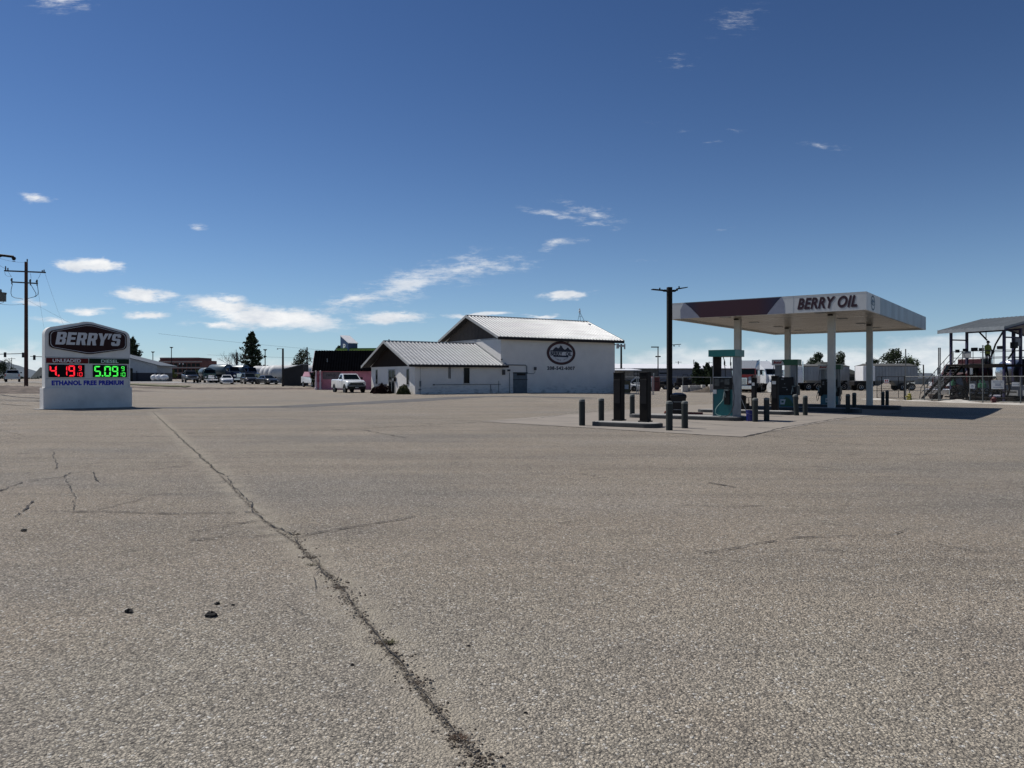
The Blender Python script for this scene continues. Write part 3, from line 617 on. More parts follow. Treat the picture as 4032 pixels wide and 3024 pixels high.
for cxx_, cyy in ((2.8, 2.05), (2.85, 6.5), (11.3, 2.05), (11.3, 6.5)):
    wp = Vector((CN[0] + .588*cxx_ - .809*cyy, CN[1] + .809*cxx_ + .588*cyy)); g0 = gz(wp.x, wp.y)
    mb = MB(); mb.cbox(cxx_, cyy, (ZB + .1 + g0) / 2, .30, .30, ZB + .1 - g0, .008); c_ = mb.build('column', colm, cv)
    mb = MB(); mb.cbox(cxx_, cyy, g0 + .19, .44, .44, .03); mb.build('base_plate', galv, c_)
    mb = MB(); mb.cbox(cxx_, cyy, ZB + .05, .62, .2, .06); mb.build('cross_plate', dark, c_)
for a in (1.4, 5.6, 9.8, 14):
    for b in (2.2, 6.6): mb = MB(); mb.cbox(a, b, ZB + .075, .42, .42, .03); mb.build('light_panel', galv, cv)

# ================================================================== pump islands
kerbd = mat('dark painted kerb', (.06, .063, .065), .85, var=.2, vs=3, bump=.3, bs=60)
UR = math.atan2(-.588, .809)                           # long axis of every island
def island(cx, cy, L, Wd, label, hgt=.13):
    z = gz(cx, cy); t = thing('pump_island', label, 'kerb island', (cx, cy, z), UR, 'raised pump islands')
    pl = arc(L/2-.35, Wd/2-.35, .35, 0, 90, 5) + arc(-L/2+.35, Wd/2-.35, .35, 90, 180, 5) + arc(-L/2+.35, -Wd/2+.35, .35, 180, 270, 5) + arc(L/2-.35, -Wd/2+.35, .35, 270, 360, 5)
    mb = MB(); mb.loft([[(x, y, -.1) for x, y in pl], [(x, y, hgt-.02) for x, y in pl], [(x*.995, y*.985, hgt) for x, y in pl]]); mb.build('kerb', kerbd, t)
    pi = [(x * (1 - .16/L), y * (1 - .16/Wd)) for x, y in pl]; mb = MB(); mb.loft([[(x, y, hgt-.01) for x, y in pi], [(x, y, hgt+.008) for x, y in pi]]); mb.build('slab', conc, t)
    return t
island(3.52, 23.35, 2.25, .85, 'short kerbed island carrying the two black pedestals')
island(6.35, 27.75, 4.3, 1.15, 'long kerbed island carrying the teal dispenser')
island(9.9, 32.35, 4.0, 1.1, 'kerbed island between the teal dispenser and the canopy')
island(13.2, 36.6, 6.6, 1.15, 'shaded island under the near half of the canopy', .17)
island(18.1, 43.3, 7.2, 1.15, 'shaded island under the far half of the canopy', .17)

# ================================================================== bollards
bolm = mat('bollard paint', (.034, .040, .038), .75, var=.28, vs=5, bump=.2, bs=30, col2=(.02, .025, .024), spec=.25, stretch=(1,1,.35))
bp0 = None
BL = [(2293,1677,1571,'grey green bollard standing alone left of the small island',0), (2369,1664,1568,'bollard just behind the left end of the small island',0), (2491,1643,1552,'bollard at the far left end of the long island',0),
      (2638,1696,1579,'nearest bollard in front of the lamp pole',0), (2699,1688,1579,'bollard right of the nearest one before the black bin',0), (2977,1662,1567,'bollard just right of the blue bucket',0),
      (3022,1659,1566,'second bollard right of the blue bucket',0), (3140,1637,1553,'leaning bollard left of the near canopy column',-4), (3174,1636,1557,'upright bollard beside the leaning one',0),
      (3342,1628,1551,'shaded bollard just right of the near canopy column',0), (3367,1622,1546,'shaded bollard second right of the near canopy column',0), (3479,1606,1541,'left bollard of the pair before the fence gate',0),
      (3496,1605,1536,'right bollard of the pair before the fence gate',0)]
for px, pb, pt, lab, tilt in BL:
    p = at(px, pb); p.y += .09; hb = (pb - pt) * p.y / F
    if bp0 is None:
        bp0 = thing('bollard', lab, 'bollard', p, 0, 'steel bollards round the pump islands')
        mb = MB(); mb.cyl((0,0,-.1), (0,0,.88), .095, n=20); mb.build('post', bolm, bp0, smooth=True)
        mb = MB(); mb.lathe([(.098,.86),(.098,.9),(.085,.935),(.05,.955),(.001,.96)], 20); mb.build('cap', M('cap concrete', (.16, .17, .16), .8, var=.15), bp0, smooth=True)
        bp0.scale = (1, 1, hb / .96)
    else: b = dup(bp0, p, px * .7, lab, None, (1, 1, hb / .96)); b.rotation_euler = (0, R(tilt), 0)

# ================================================================== pedestals, lamp pole, bin, bucket
pedm = mat('blackened steel', (.004, .004, .004), .7, var=.3, vs=3, spec=.2, col2=(.012, .009, .007), bump=.15, stretch=(1,1,.3))
def pedestal(px, pb, pt, w, lab, island_h=.138, notice=False, grp='black pump pedestals'):
    p = at(px, pb); Y = (CAMZ - p.z - island_h) * F / (pb - HY); X = (px - CX) / F * Y; z = gz(X, Y) + island_h; H = zat(pt, Y) - z
    t = thing('pump_pedestal', lab, 'pedestal', (X, Y + w/2, z), UR, grp)
    mb = MB(); mb.cbox(0, 0, H/2, w, w, H, .012); b = mb.build('body', pedm, t)
    mb = MB(); mb.cbox(0, 0, .02, w*1.25, w*1.25, .04); mb.build('base_plate', dark, t)
    mb = MB(); mb.cbox(0, 0, H + .012, w*1.06, w*1.06, .03, .008); mb.build('cap', pedm, t)
    mb = MB(); mb.cbox(0, -w/2-.008, H*.62, w*.8, .014, H*.5, .004); mb.build('access_door', dark, t)
    if notice: mb = MB(); mb.cbox(0, -w/2-.02, H*.82, w*.62, .006, .13); mb.build('notice', M('notice white', (.5, .52, .53), .6, var=.1), t)
    return t
pedestal(2440, 1657, 1470, .27, 'left tall black square pedestal on the small island')
pedestal(2544, 1662, 1468, .27, 'right tall black square pedestal on the small island')
pedestal(2972, 1617, 1490, .19, 'slim black pedestal with a small white notice near blue bucket', .1, True)
pedestal(3056, 1621, 1482, .26, 'black pedestal standing in front of the blue green pump', .1, True)
lp = at(2636, 1630)
t = thing('light_pole', 'thick black square pole with two flat lamps by the bin', 'lamp', (lp.x, lp.y, 0), R(10))
H = zat(1131, lp.y)
mb = MB(); mb.cbox(0, 0, H/2, .185, .185, H, .006); mb.build('pole', pedm, t)
mb = MB(); mb.cbox(0, 0, .015, .34, .34, .03); mb.build('base_plate', dark, t)
for s in (-1, 1):
    mb = MB(); mb.cyl((s*.09, 0, H-.17), (s*.36, 0, H-.13 if s < 0 else H-.10), .035, n=8); mb.cbox(s*.2, 0, H-.145, .12, .09, .09, .01); mb.build('arm', pedm, t)
    mb = MB(); zc = H-.12 if s < 0 else H-.04; tz = .02 if s < 0 else .07
    mb.loft([[(s*.32, -.09, zc-.03-tz*.3), (s*.32, .09, zc-.03-tz*.3), (s*.32, .09, zc+.02-tz*.3), (s*.32, -.09, zc+.02-tz*.3)], [(s*.76, -.11, zc-.01+tz*.6), (s*.76, .11, zc-.01+tz*.6), (s*.76, .11, zc+.02+tz*.6), (s*.76, -.11, zc+.02+tz*.6)]])
    l = mb.build('lamp_head', pedm, t)
    mb = MB(); mb.cyl((s*.42, 0, zc+.0), (s*.42, 0, zc+.09), .03, n=8); mb.build('photocell', black, l)
mb = MB(); zb = zat(1357, lp.y); mb.cyl((.09, 0, zb-.01), (.5, 0, zb+.02), .014, n=6); mb.cbox(.2, 0, zb-.05, .05, .02, .05); mb.cbox(.42, 0, zb-.05, .03, .02, .04); mb.build('bracket', pedm, t)
p = at(2671, 1630); t = thing('litter_bin', 'square black litter bin with bag, right of the lamp pole', 'bin', p, R(-12))
mb = MB(); mb.loft([[(-.27,-.27,0),(.27,-.27,0),(.27,.27,0),(-.27,.27,0)], [(-.31,-.31,.72),(.31,-.31,.72),(.31,.31,.72),(-.31,.31,.72)]]); mb.build('body', plast, t)
mb = MB(); mb.box(-.33, .33, -.33, .33, .66, .80, .03); mb.build('rim', plast, t)
mb = MB(); mb.lathe([(.29,.78),(.3,.82),(.2,.86),(.12,.88),(.001,.87)], 14); mb.build('bin_bag', M('bag', (.09, .09, .1), .3, var=.3, bump=.8, bs=12), t, smooth=True)
mb = MB(); mb.box(-.2, .2, -.313, -.305, .18, .2); mb.box(-.2, .2, -.325, -.315, .5, .52); mb.build('trim', galv, t)
p = at(2738, 1632); mb = MB(Matrix.Translation(p) @ Matrix.Rotation(UR, 4, 'Z')); mb.box(-.3, .3, -.07, .07, 0, .09, .01); tag(mb.build('kerb_block', M('brick red', (.23, .06, .045), .85, var=.2)), 'low red block lying right of the black bin', 'block')
p = at(2620, 1628); mb = MB(Matrix.Translation(p)); mb.lathe([(.05,0),(.06,.05),(.03,.1),(.001,.11)], 8); tag(mb.build('ground_cap', M('brick red', (.2,.05,.04))), 'small red cap on the paving left of the lamp pole', 'cap')
p = at(2953, 1659); t = thing('bucket', 'blue plastic bucket at the end of the long island', 'bucket', p)
blu = mat('blue plastic', (.012, .02, .19), .4, var=.05)
mb = MB(); mb.lathe([(.105,0),(.11,.01),(.135,.36),(.145,.37),(.145,.385),(.125,.385),(.12,.34),(.095,.03),(.001,.03)], 20); mb.build('pail', blu, t, smooth=True)
mb = MB(); mb.tube([(-.135,0,.35),(-.12,-.07,.28),(0,-.15,.24),(.12,-.07,.28),(.135,0,.35)], .004); mb.build('handle', galv, t)
t = thing('squeegee', 'long handled squeegee leaning out of the blue bucket', 'squeegee', p + Vector((0,0,.04)))
mb = MB(); mb.tube([(0,0,0),(-.36,.05,.92)], .011); mb.build('handle', galv, t); mb = MB(); mb.cbox(.0, 0, .03, .16, .03, .04); mb.build('head', plast, t)
p = at(2923, 1622); t = thing('waste_can', 'narrow black waste can behind the teal dispenser', 'bin', p)
mb = MB(); mb.lathe([(.14,0),(.17,.62),(.18,.64),(.15,.72),(.001,.76)], 16); mb.build('body', plast, t, smooth=True)
p = at(2942, 1618); t = thing('wire_stand', 'thin dark wire stand right of the narrow waste can', 'stand', p)
mb = MB()
for x in (-.1, .1): mb.tube([(x, -.1, 0), (x*.7, 0, .62), (x, .1, 0)], .01)
mb.build('legs', black, t); mb = MB(); mb.tube([(-.09,0,.62),(.35,0,.62)], .008); mb.cbox(.02, .02, .2, .14, .1, .3); mb.build('rack', black, t)
# ================================================================== fuel dispensers
teal = mat('teal enamel', (.003, .12, .13), .4, var=.16, vs=2.2, coat=.1); tealh = mat('teal header', (.004, .13, .12), .4, var=.08, vs=2)
dispw = mat('dispenser white panel', (.24, .25, .27), .5, var=.14, vs=2.5); screen = M('display glass', (.05, .055, .06), .15, var=.2, vs=8)
decalw = M('notice white', (.5, .52, .53), .6, var=.1); hose = mat('rubber hose', (.02, .02, .022), .5, var=.1); hoseg = mat('pale hose', (.23, .36, .32), .5, var=.1)
def nozzle(t, x, y, z, s=1):
    mb = MB(); mb.box(x-.10, x+.10, y-.07, y, z-.50, z+.02, .01); bt = mb.build('nozzle_boot', plast, t)
    mb = MB(); mb.box(x-.1, x+.06, y-.09, y-.071, z-.01, z+.03); mb.tube([(x-.06, y-.12, z-.04), (x-.08, y-.13, z-.2), (x-.11, y-.13, z-.36)], [.022, .03, .018]); mb.tube([(x-.03, y-.12, z-.1), (x-.02, y-.12, z-.25)], .01); mb.build('nozzle', M('nozzle grey', (.22, .26, .25), .45, .3, var=.2), bt)
p = Vector((7.40, 26.74, 0)); p.z = .138
w, d = .74, .80
t = thing('fuel_dispenser', 'teal and white fuel dispenser with flat teal header and black hoses', 'dispenser', p, UR)
mb = MB(); mb.box(-w/2+.02, w/2-.02, .02, d-.02, .03, .95, .006); mb.build('cabinet', teal, t)
mb = MB(); mb.box(-w/2+.022, w/2-.022, 0, d, .95, 1.365, .01); md = mb.build('display_housing', plast, t)
mb = MB(); mb.box(-w/2+.02, w/2-.02, -.015, d+.01, 1.366, 1.385); mb.build('ledge', alu, t)
mb = MB(); mb.box(-.3, -.12, -.008, -.001, 1.06, 1.33); mb.box(.06, .24, -.008, -.001, 1.12, 1.32); mb.box(-.08, .03, -.008, -.001, 1.2, 1.3); mb.box(-.3, -.02, -.008, -.001, .98, 1.0); mb.box(.06, .22, -.008, -.001, .985, 1.02); mb.build('screen', screen, md)
mb = MB(); mb.box(-w/2, -w/2+.02, 0, d, 0, 2.1); mb.build('side_panel', dispw, t); mb = MB(); mb.box(-w/2+.021, -w/2+.027, .03, d-.03, 1.39, 2.09); mb.build('inner_shade', M('brown liner', (.02,.014,.01), .8, spec=.2), t)  # thin brown sheet added on the inner face to paint in its shade
mb = MB(); mb.box(w/2-.02, w/2, 0, d, 0, 2.1); mb.box(w/2+.001, w/2+.004, .03, d-.03, .4, .408); mb.build('side_panel', dispw, t)
mb = MB(); mb.box(-w/2+.02, w/2-.02, 0, d, 0, .03); mb.box(-w/2-.1, w/2+.1, -.1, d+.06, -.012, .004); mb.build('base_plate', galv, t)
mb = MB(); mb.box(-w/2-.12, w/2+.10, -.11, d+.06, 2.1, 2.34, .008); mb.build('header', tealh, t)
mb = MB(); mb.box(-.36, -.23, -.004, .018, .79, .94); mb.build('sticker', decalw, t)
nozzle(t, .16, .015, .92)
mb = MB(); mb.tube([(-.10,.3,2.1), (-.06,.3,1.98), (-.05,.3,1.8), (-.02,.3,1.6), (-.02,.3,1.38)], .016); mb.lathe([(.02,0),(.03,.03),(.03,.12),(.018,.16)], 8, 'Z', (-.05,.3,1.8)); mb.build('hose', hose, t, smooth=True)
mb = MB(); mb.tube([(.30,-.03,2.1), (.29,-.05,1.95), (.32,-.07,1.7), (.36,-.09,1.42), (.42,-.12,1.05), (.46,-.16,.72), (.46,-.2,.45), (.40,-.23,.2), (.3,-.25,.06), (.15,-.25,.0), (-.02,-.24,-.0), (.05,-.2,.02)], .015, 8); mb.lathe([(.018,0),(.028,.02),(.028,.1),(.016,.13)], 8, 'Z', (.3,-.05,1.78)); mb.build('hose', hose, t, smooth=True)
mb = MB(); mb.tube([(.02,-.2,.03), (-.12,-.19,.05), (-.2,-.18,.12), (-.2,-.17,.24), (-.14,-.15,.36), (-.05,-.13,.46), (.02,-.12,.54), (.05,-.11,.6)], .014, 8); mb.build('hose', hoseg, t, smooth=True)

panb = mat('blue green panel', (.02, .12, .17), .4, var=.1, vs=3); hillg = mat('green hill', (.008, .085, .04), .4, var=.12); hedg = mat('header green', (.005, .085, .03), .35, var=.12); hedw = mat('header white', (.42, .43, .43), .45, var=.08); redt = mat('red script', (.22, .02, .02), .5, var=.05)
upr = mat('upright grey', (.17, .18, .19), .5, var=.1)
def dispenser_b():
    t = thing('fuel_dispenser', 'blue green fuel pump with white and green header near the front canopy columns', 'dispenser', (13.0, 36.35, gz(13, 36.3) + .175), UR, 'branded pumps under the canopy')
    w, d = 1.12, .6
    mb = MB(); mb.box(-w/2+.08, w/2-.08, .02, d-.02, 0, .56, .008); c = mb.build('cabinet', panb, t)
    hill = [(-.2,.02),(-.16,.2),(-.06,.36),(.05,.45),(.16,.42),(.30,.3),(.4,.12),(.42,.02)]
    decal('hill_graphic', (hill, [tuple(range(8))]), hillg, c, lambda x, y: (x, .015, y + .02))
    decal('logo', outline_poly([[(-.2,.12),(.0,.12),(.05,.36),(-.2,.36)], [(-.15,.2),(-.05,.2),(-.03,.29),(-.15,.29)]]), decalw, c, lambda x, y: (x, .012, y))
    mb = MB(); mb.box(-w/2, w/2, 0, d, .56, 1.02, .012); mb.box(-w/2+.12, w/2-.16, -.03, d+.03, .7, 1.42, .012); m_ = mb.build('display_housing', plast, t)
    mb = MB(); mb.box(-.34, -.27, -.038, -.031, 1.2, 1.3); mb.box(-.36, -.26, -.038, -.031, 1.12, 1.18); mb.box(-.14, -.03, -.038, -.031, 1.3, 1.35); mb.box(-.1, .1, -.038, -.031, .92, .94); mb.box(.1,.15,-.038,-.031,.8,.86); mb.box(.0, .04, -.038, -.031, 1.08, 1.12); mb.build('screen', M('display glass2', (.22, .23, .24), .3, var=.3, vs=9), m_)
    for s in (-1, 1): mb = MB(); mb.box(s*.37-.11, s*.37+.11, .08, d-.08, 1.02, 1.99); mb.build('upright', upr, t)
    mb = MB(); mb.box(-w/2-.03, w/2+.06, -.03, d+.03, 1.99, 2.26, .01); hd = mb.build('header', hedg, t)
    sw = [(-w/2-.03, 0), (-w/2-.03, .27)] + [(-.02 + .07*math.sin(i/6*1.57)*3 - .2 + .0, .27 - .27*(i/6)**1.6) for i in range(7)]
    decal('sweep', (sw, [tuple(range(len(sw)))]), hedw, hd, lambda x, y: (x, -.034, y + 1.99))
    v2, f2 = [], []
    for i, (a, b, y0, y1) in enumerate(((-.52,-.46,.07,.2),(-.45,-.4,.1,.17),(-.39,-.33,.09,.16),(-.32,-.27,.1,.18),(-.26,-.21,.09,.16),(-.2,-.15,.1,.2),(-.5,-.15,.075,.095))):
        k = len(v2); v2 += [(a, y0), (b, y0), (b+.04, y1), (a+.04, y1)]; f2.append((k, k+1, k+2, k+3))
    decal('script_mark', (v2, f2), redt, hd, lambda x, y: (x, -.037, y + 1.99))
    for s in (-1, 1):
        mb = MB(); mb.tube([(s*.52,.1,2.0), (s*.56,.04,1.6), (s*.54,.0,1.2), (s*.58,-.05,.8), (s*.66,-.07,.42), (s*.62,-.07,.2), (s*.56,-.06,.3), (s*.55,-.04,.62)], .016, 8); mb.build('hose', hose, t, smooth=True)
        nozzle(t, s*.47, -.002, .98)
    mb = MB(); mb.box(-w/2+.05, w/2-.05, 0, d, -.02, .0); mb.build('base_plate', galv, t)
    return t
db = dispenser_b()
dup(db, (17.9, 43.0, gz(17.9, 43) + .175), UR, 'farther green pump with white and green header behind the near canopy column')

# ================================================================== office and warehouse
def block_mat(name, col, dirtc=(.2, .2, .19)):
    m = mat(name, col, .75, var=.05, vs=.8); t = m.node_tree; b = t.nodes['Principled BSDF']; L = t.links.new
    co = t.nodes.new('ShaderNodeTexCoord'); sp = t.nodes.new('ShaderNodeSeparateXYZ'); L(co.outputs['Object'], sp.inputs[0])
    ad = t.nodes.new('ShaderNodeMath'); ad.operation = 'ADD'; L(sp.outputs[0], ad.inputs[0]); L(sp.outputs[1], ad.inputs[1])
    cb = t.nodes.new('ShaderNodeCombineXYZ'); L(ad.outputs[0], cb.inputs[0]); L(sp.outputs[2], cb.inputs[1])
    br = t.nodes.new('ShaderNodeTexBrick'); br.inputs['Scale'].default_value = 1; br.inputs['Brick Width'].default_value = .4; br.inputs['Row Height'].default_value = .2; br.inputs['Mortar Size'].default_value = .012; br.inputs['Mortar Smooth'].default_value = .6; L(cb.outputs[0], br.inputs['Vector'])
    nz = t.nodes.new('ShaderNodeTexNoise'); nz.inputs['Scale'].default_value = 5; nz.inputs['Detail'].default_value = 6; L(co.outputs['Object'], nz.inputs['Vector'])
    h = t.nodes.new('ShaderNodeMath'); h.operation = 'MULTIPLY_ADD'; L(br.outputs['Fac'], h.inputs[0]); h.inputs[1].default_value = -.5; L(nz.outputs[0], h.inputs[2])
    bp = t.nodes.new('ShaderNodeBump'); bp.inputs['Strength'].default_value = .6; bp.inputs['Distance'].default_value = .02; L(h.outputs[0], bp.inputs['Height']); L(bp.outputs[0], b.inputs['Normal'])
    src = b.inputs['Base Color'].links[0].from_socket
    # peeling paint and splash stains close to the ground
    mr = t.nodes.new('ShaderNodeMapRange'); mr.inputs[1].default_value = 1.0; mr.inputs[2].default_value = -.1; L(sp.outputs[2], mr.inputs[0])
    n3 = t.nodes.new('ShaderNodeTexNoise'); n3.inputs['Scale'].default_value = 2.2; n3.inputs['Detail'].default_value = 7; n3.inputs['Roughness'].default_value = .7
    mp = t.nodes.new('ShaderNodeMapping'); mp.inputs['Scale'].default_value = (.6, .6, 2.2); L(co.outputs['Object'], mp.inputs[0]); L(mp.outputs[0], n3.inputs['Vector'])
    a2 = t.nodes.new('ShaderNodeMath'); a2.operation = 'MULTIPLY'; L(mr.outputs[0], a2.inputs[0]); a3 = t.nodes.new('ShaderNodeMapRange'); a3.inputs[1].default_value = .5; a3.inputs[2].default_value = .66; L(n3.outputs[0], a3.inputs[0]); L(a3.outputs[0], a2.inputs[1])
    x = t.nodes.new('ShaderNodeMix'); x.data_type = 'RGBA'; L(a2.outputs[0], x.inputs[0]); L(src, x.inputs[6]); x.inputs[7].default_value = (*dirtc, 1); L(x.outputs[2], b.inputs['Base Color'])
    return m
wallm = block_mat('painted block wall', (.68, .665, .64)); roofm = mat('galvalume roofing', (.35, .36, .37), .48, .4, var=.10, vs=.8, stretch=(.4, 2, 2))
brown = mat('brown boards', (.022, .014, .011), .9, var=.25, vs=2, stretch=(1, 6, .6), col2=(.01, .007, .006), spec=.2); gabb = mat('weathered gable boards', (.085, .07, .06), .85, var=.3, vs=2.2, stretch=(1, 9, .7), col2=(.045, .038, .034))
fascia_d = mat('dark fascia board', (.012, .010, .010), .8, var=.15); rake = mat('grey rake trim', (.33, .34, .34), .6, var=.08)
def ribbed(mb, x0, x1, a, b, pitch=.38, h=.07, th=.05, yax=True):
    """ribbed sheet between eave point a=(y,z) and ridge point b=(y,z)"""
    n = max(2, round((x1 - x0) / pitch)); p = (x1 - x0) / n; top = []
    for i in range(n):
        x = x0 + i * p; top += [(x, 0), (x + p*.42, 0), (x + p*.54, h), (x + p*.66, h), (x + p*.90, 0)]
    top.append((x1, 0)); dv = Vector((b[0]-a[0], b[1]-a[1])).normalized(); nr = Vector((-dv.y, dv.x)); nr = nr if nr.y > 0 else -nr
    def ring(q): return [(x, q[0] + nr.x * hh, q[1] + nr.y * hh) for x, hh in top] + [(x1, q[0] - nr.x * th, q[1] - nr.y * th), (x0, q[0] - nr.x * th, q[1] - nr.y * th)]
    mb.loft([ring(a), ring(b)])
B0 = (-8.68, 68.2, 0); BR = math.atan2(.546, .838)
of = thing('office_building', 'low white block office with ribbed metal gable roof', 'building', B0, BR)
mb = MB(); mb.box(0, 9.1, 0, .2, -.4, 2.62); mb.box(0, .2, .2, 10, -.4, 2.62); mb.box(.2, 9.1, 9.8, 10, -.4, 2.62); mb.build('wall', wallm, of)
mb = MB(); mb.prism([(-.05, 2.625), (10.05, 2.625), (5, 4.86)], .02, .14, 'yz'); mb.box(-.02, .019, .1, 9.9, 2.55, 2.64); gb = mb.build('gable', brown, of)
mb = MB(); ribbed(mb, -.85, 9.1, (-.5, 2.68), (5, 4.97)); ribbed(mb, -.85, 9.1, (10.5, 2.62), (5, 4.97)); ribbed(mb, 9.1, 9.65, (-.5, 2.68), (-.01, 2.884)); mb.box(-.86, 9.1, 4.86, 5.14, 4.985, 5.03); rf = mb.build('roof', roofm, of)
mb = MB(); mb.box(-.8, 9.66, -.53, -.5, 2.46, 2.655); mb.box(-.8, 9.1, -.5, 0, 2.53, 2.55); mb.build('fascia', fascia_d, rf)
mb = MB(); mb.prism([(-.53, 2.50), (-.53, 2.72), (5, 5.0), (10.53, 2.66), (10.53, 2.44), (5, 4.76)], -.90, -.855, 'yz'); mb.build('rake_trim', rake, rf)
mb = MB(); mb.prism([(-.5, 2.60), (5, 4.87), (10.5, 2.54), (10.5, 2.5), (5, 4.83), (-.5, 2.56)], -.85, 0, 'yz'); mb.build('soffit', fascia_d, rf)
mb = MB(); mb.prism([(-.53, 2.78), (-.53, 2.86), (5.0, 5.17), (5.0, 5.09)], 8.98, 9.095, 'yz'); mb.build('flashing', roofm, rf)
mb = MB(); mb.cyl((-.3, 5, 5.0), (-.3, 5, 5.14), .06); mb.build('ridge_vent', galv, rf)
def window(par, face, a0, a1, z0, z1, split=False, fm=None):
    fm = fm or rake; k = .05
    if face == 'x': # gable wall, facing -x: a is y
        mb = MB(); mb.box(-.03, .05, a0-k, a0, z0-k, z1+k); mb.box(-.03, .05, a1, a1+k, z0-k, z1+k); mb.box(-.03, .05, a0, a1, z1, z1+k); mb.box(-.05, .05, a0, a1, z0-k, z0)
        wn_ = mb.build('window', fm, par); mb = MB(); mb.box(-.012, -.003, a0, a1, z0, z1); mb.build('pane', glass, wn_)
    else:
        mb = MB(); mb.box(a0-k, a0, -.03, .05, z0-k, z1+k); mb.box(a1, a1+k, -.03, .05, z0-k, z1+k); mb.box(a0, a1, -.03, .05, z1, z1+k); mb.box(a0-k, a1+k, -.06, .0, z0-k, z0)
        wn_ = mb.build('window', fm, par); mb = MB(); mb.box(a0, a1, -.012, -.003, z0, z1); mb.build('pane', glass, wn_)
window(of, 'x', 8.43, 8.81, .9, 2.25); window(of, 'x', 1.25, 1.71, .88, 2.26); window(of, 'y', 5.0, 5.60, .98, 2.42, fm=M('pale frame', (.5, .5, .48), .6))
mb = MB(); mb.box(-.04, .03, 4.25, 4.33, -.05, 2.3); mb.box(-.04, .03, 5.69, 5.77, -.05, 2.3); mb.box(-.04, .03, 4.33, 5.69, 2.2, 2.3); dr = mb.build('door', rake, of)
mb = MB(); mb.box(-.012, -.003, 4.33, 5.69, .0, 2.2); mb.build('pane', glass, dr)
mb = MB(); mb.box(-.03, -.013, 4.98, 5.04, .0, 2.2); mb.box(-.03, -.013, 4.6, 4.8, 1.2, 1.45); mb.box(-.06, -.03, 5.1, 5.12, .9, 1.15); mb.build('handle', galv, dr)
mb = MB(); mb.cbox(-.10, 4.15, 1.35, .2, .16, .4, .01); mb.cyl((-.1, 4.1, 1.6), (-.1, 4.1, 1.75), .04); mb.build('mailbox', black, of)
pipe = mat('wall conduit', (.13, .15, .17), .5, .3, var=.15)
mb = MB(); mb.cyl((3.42, -.04, 1.42), (3.42, -.04, 2.5), .035); mb.cyl((3.56, -.04, 1.42), (3.56, -.04, 2.5), .035); mb.build('downpipe', M('dark pipe', (.04,.04,.045), .5), of)
mb = MB(); mb.tube([(1.85, -.05, .86), (9.05, -.05, .86)], .022); mb.cbox(1.85, -.05, .86, .14, .1, .12); mb.tube([(7.9, -.05, .86), (7.9, -.06, .4), (7.85, -.2, 0)], .03); mb.tube([(8.0, -.05, .4), (8.0, -.2, 0)], .02); mb.build('conduit', pipe, of)
mb = MB(); mb.cbox(.5, -.06, .95, .13, .1, .5, .01); mb.cyl((.5, -.05, -.05), (.5, -.05, .7), .02); mb.cyl((.5, -.05, 1.2), (.5, -.05, 2.5), .012); mb.cbox(.45, -.06, .42, .26, .08, .1); mb.build('meter_box', pipe, of)
wh = thing('warehouse_building', 'tall white block warehouse with oval emblem and ribbed metal roof', 'building', B0, BR)
mb = MB(); mb.box(9.1, 23.4, 0, .2, -.5, 5.35); mb.box(9.1, 9.3, .2, 11.1, -.5, 5.35); mb.box(23.2, 23.4, .2, 11.1, -.5, 5.35); mb.box(9.3, 23.2, 10.9, 11.1, -.5, 5.35); mb.build('wall', wallm, wh)
mb = MB(); mb.prism([(-.02, 5.36), (11.12, 5.36), (5.55, 7.66)], 9.11, 9.2, 'yz')
for i in range(38):
    y = .35 + i * .28; zt_ = 5.36 + (2.3 * (1 - abs(y - 5.55) / 5.57)) - .06
    if zt_ > 5.5: mb.box(9.085, 9.108, y, y + .05, 5.37, zt_)
mb.build('gable', gabb, wh); mb = MB(); mb.prism([(-.02, 5.36), (11.12, 5.36), (5.55, 7.66)], 23.3, 23.39, 'yz'); mb.build('gable', gabb, wh)
mb = MB(); mb.box(9.06, 9.099, -.02, 11.1, 5.22, 5.36); mb.build('belt_trim', rake, wh)
mb = MB(); ribbed(mb, 8.4, 24.2, (-.55, 5.42), (5.55, 7.82), .4); ribbed(mb, 8.4, 24.2, (11.6, 5.45), (5.55, 7.82), .4); mb.box(8.4, 24.2, 5.42, 5.68, 7.84, 7.89); rf = mb.build('roof', roofm, wh)
mb = MB(); mb.box(8.42, 24.22, -.59, -.555, 5.14, 5.40); mb.box(8.42, 24.2, -.55, -.0, 5.22, 5.25); mb.build('fascia', fascia_d, rf)
mb = MB(); mb.prism([(-.59, 5.22), (-.59, 5.46), (5.55, 7.86), (11.64, 5.49), (11.64, 5.24), (5.55, 7.60)], 8.34, 8.395, 'yz'); mb.prism([(-.59, 5.22), (-.59, 5.46), (5.55, 7.86), (11.64, 5.49), (11.64, 5.24), (5.55, 7.60)], 24.205, 24.25, 'yz'); mb.build('rake_trim', rake, rf)
mb = MB(); mb.prism([(-.55, 5.34), (5.55, 7.73), (11.6, 5.37), (11.6, 5.33), (5.55, 7.69), (-.55, 5.30)], 8.4, 9.1, 'yz'); mb.build('soffit', fascia_d, rf); mb = MB(); mb.prism([(-.55, 5.34), (5.55, 7.73), (11.6, 5.37), (11.6, 5.33), (5.55, 7.69), (-.55, 5.30)], 23.4, 24.2, 'yz'); mb.build('soffit', fascia_d, rf)
emblem(wh, lambda x, y, d: (16.3 + x, -d - .002, 3.98 + y), 1.82, 1.20, mat('emblem ring', (.05, .012, .014), .6, var=.1), mat('emblem ink', (.008, .011, .03), .6, var=.05), mat('emblem field', (.52, .53, .56), .7, var=.05))
vf = fit(text_poly('208-542-6007', off=.045, space=1.12), 3.5, .38)
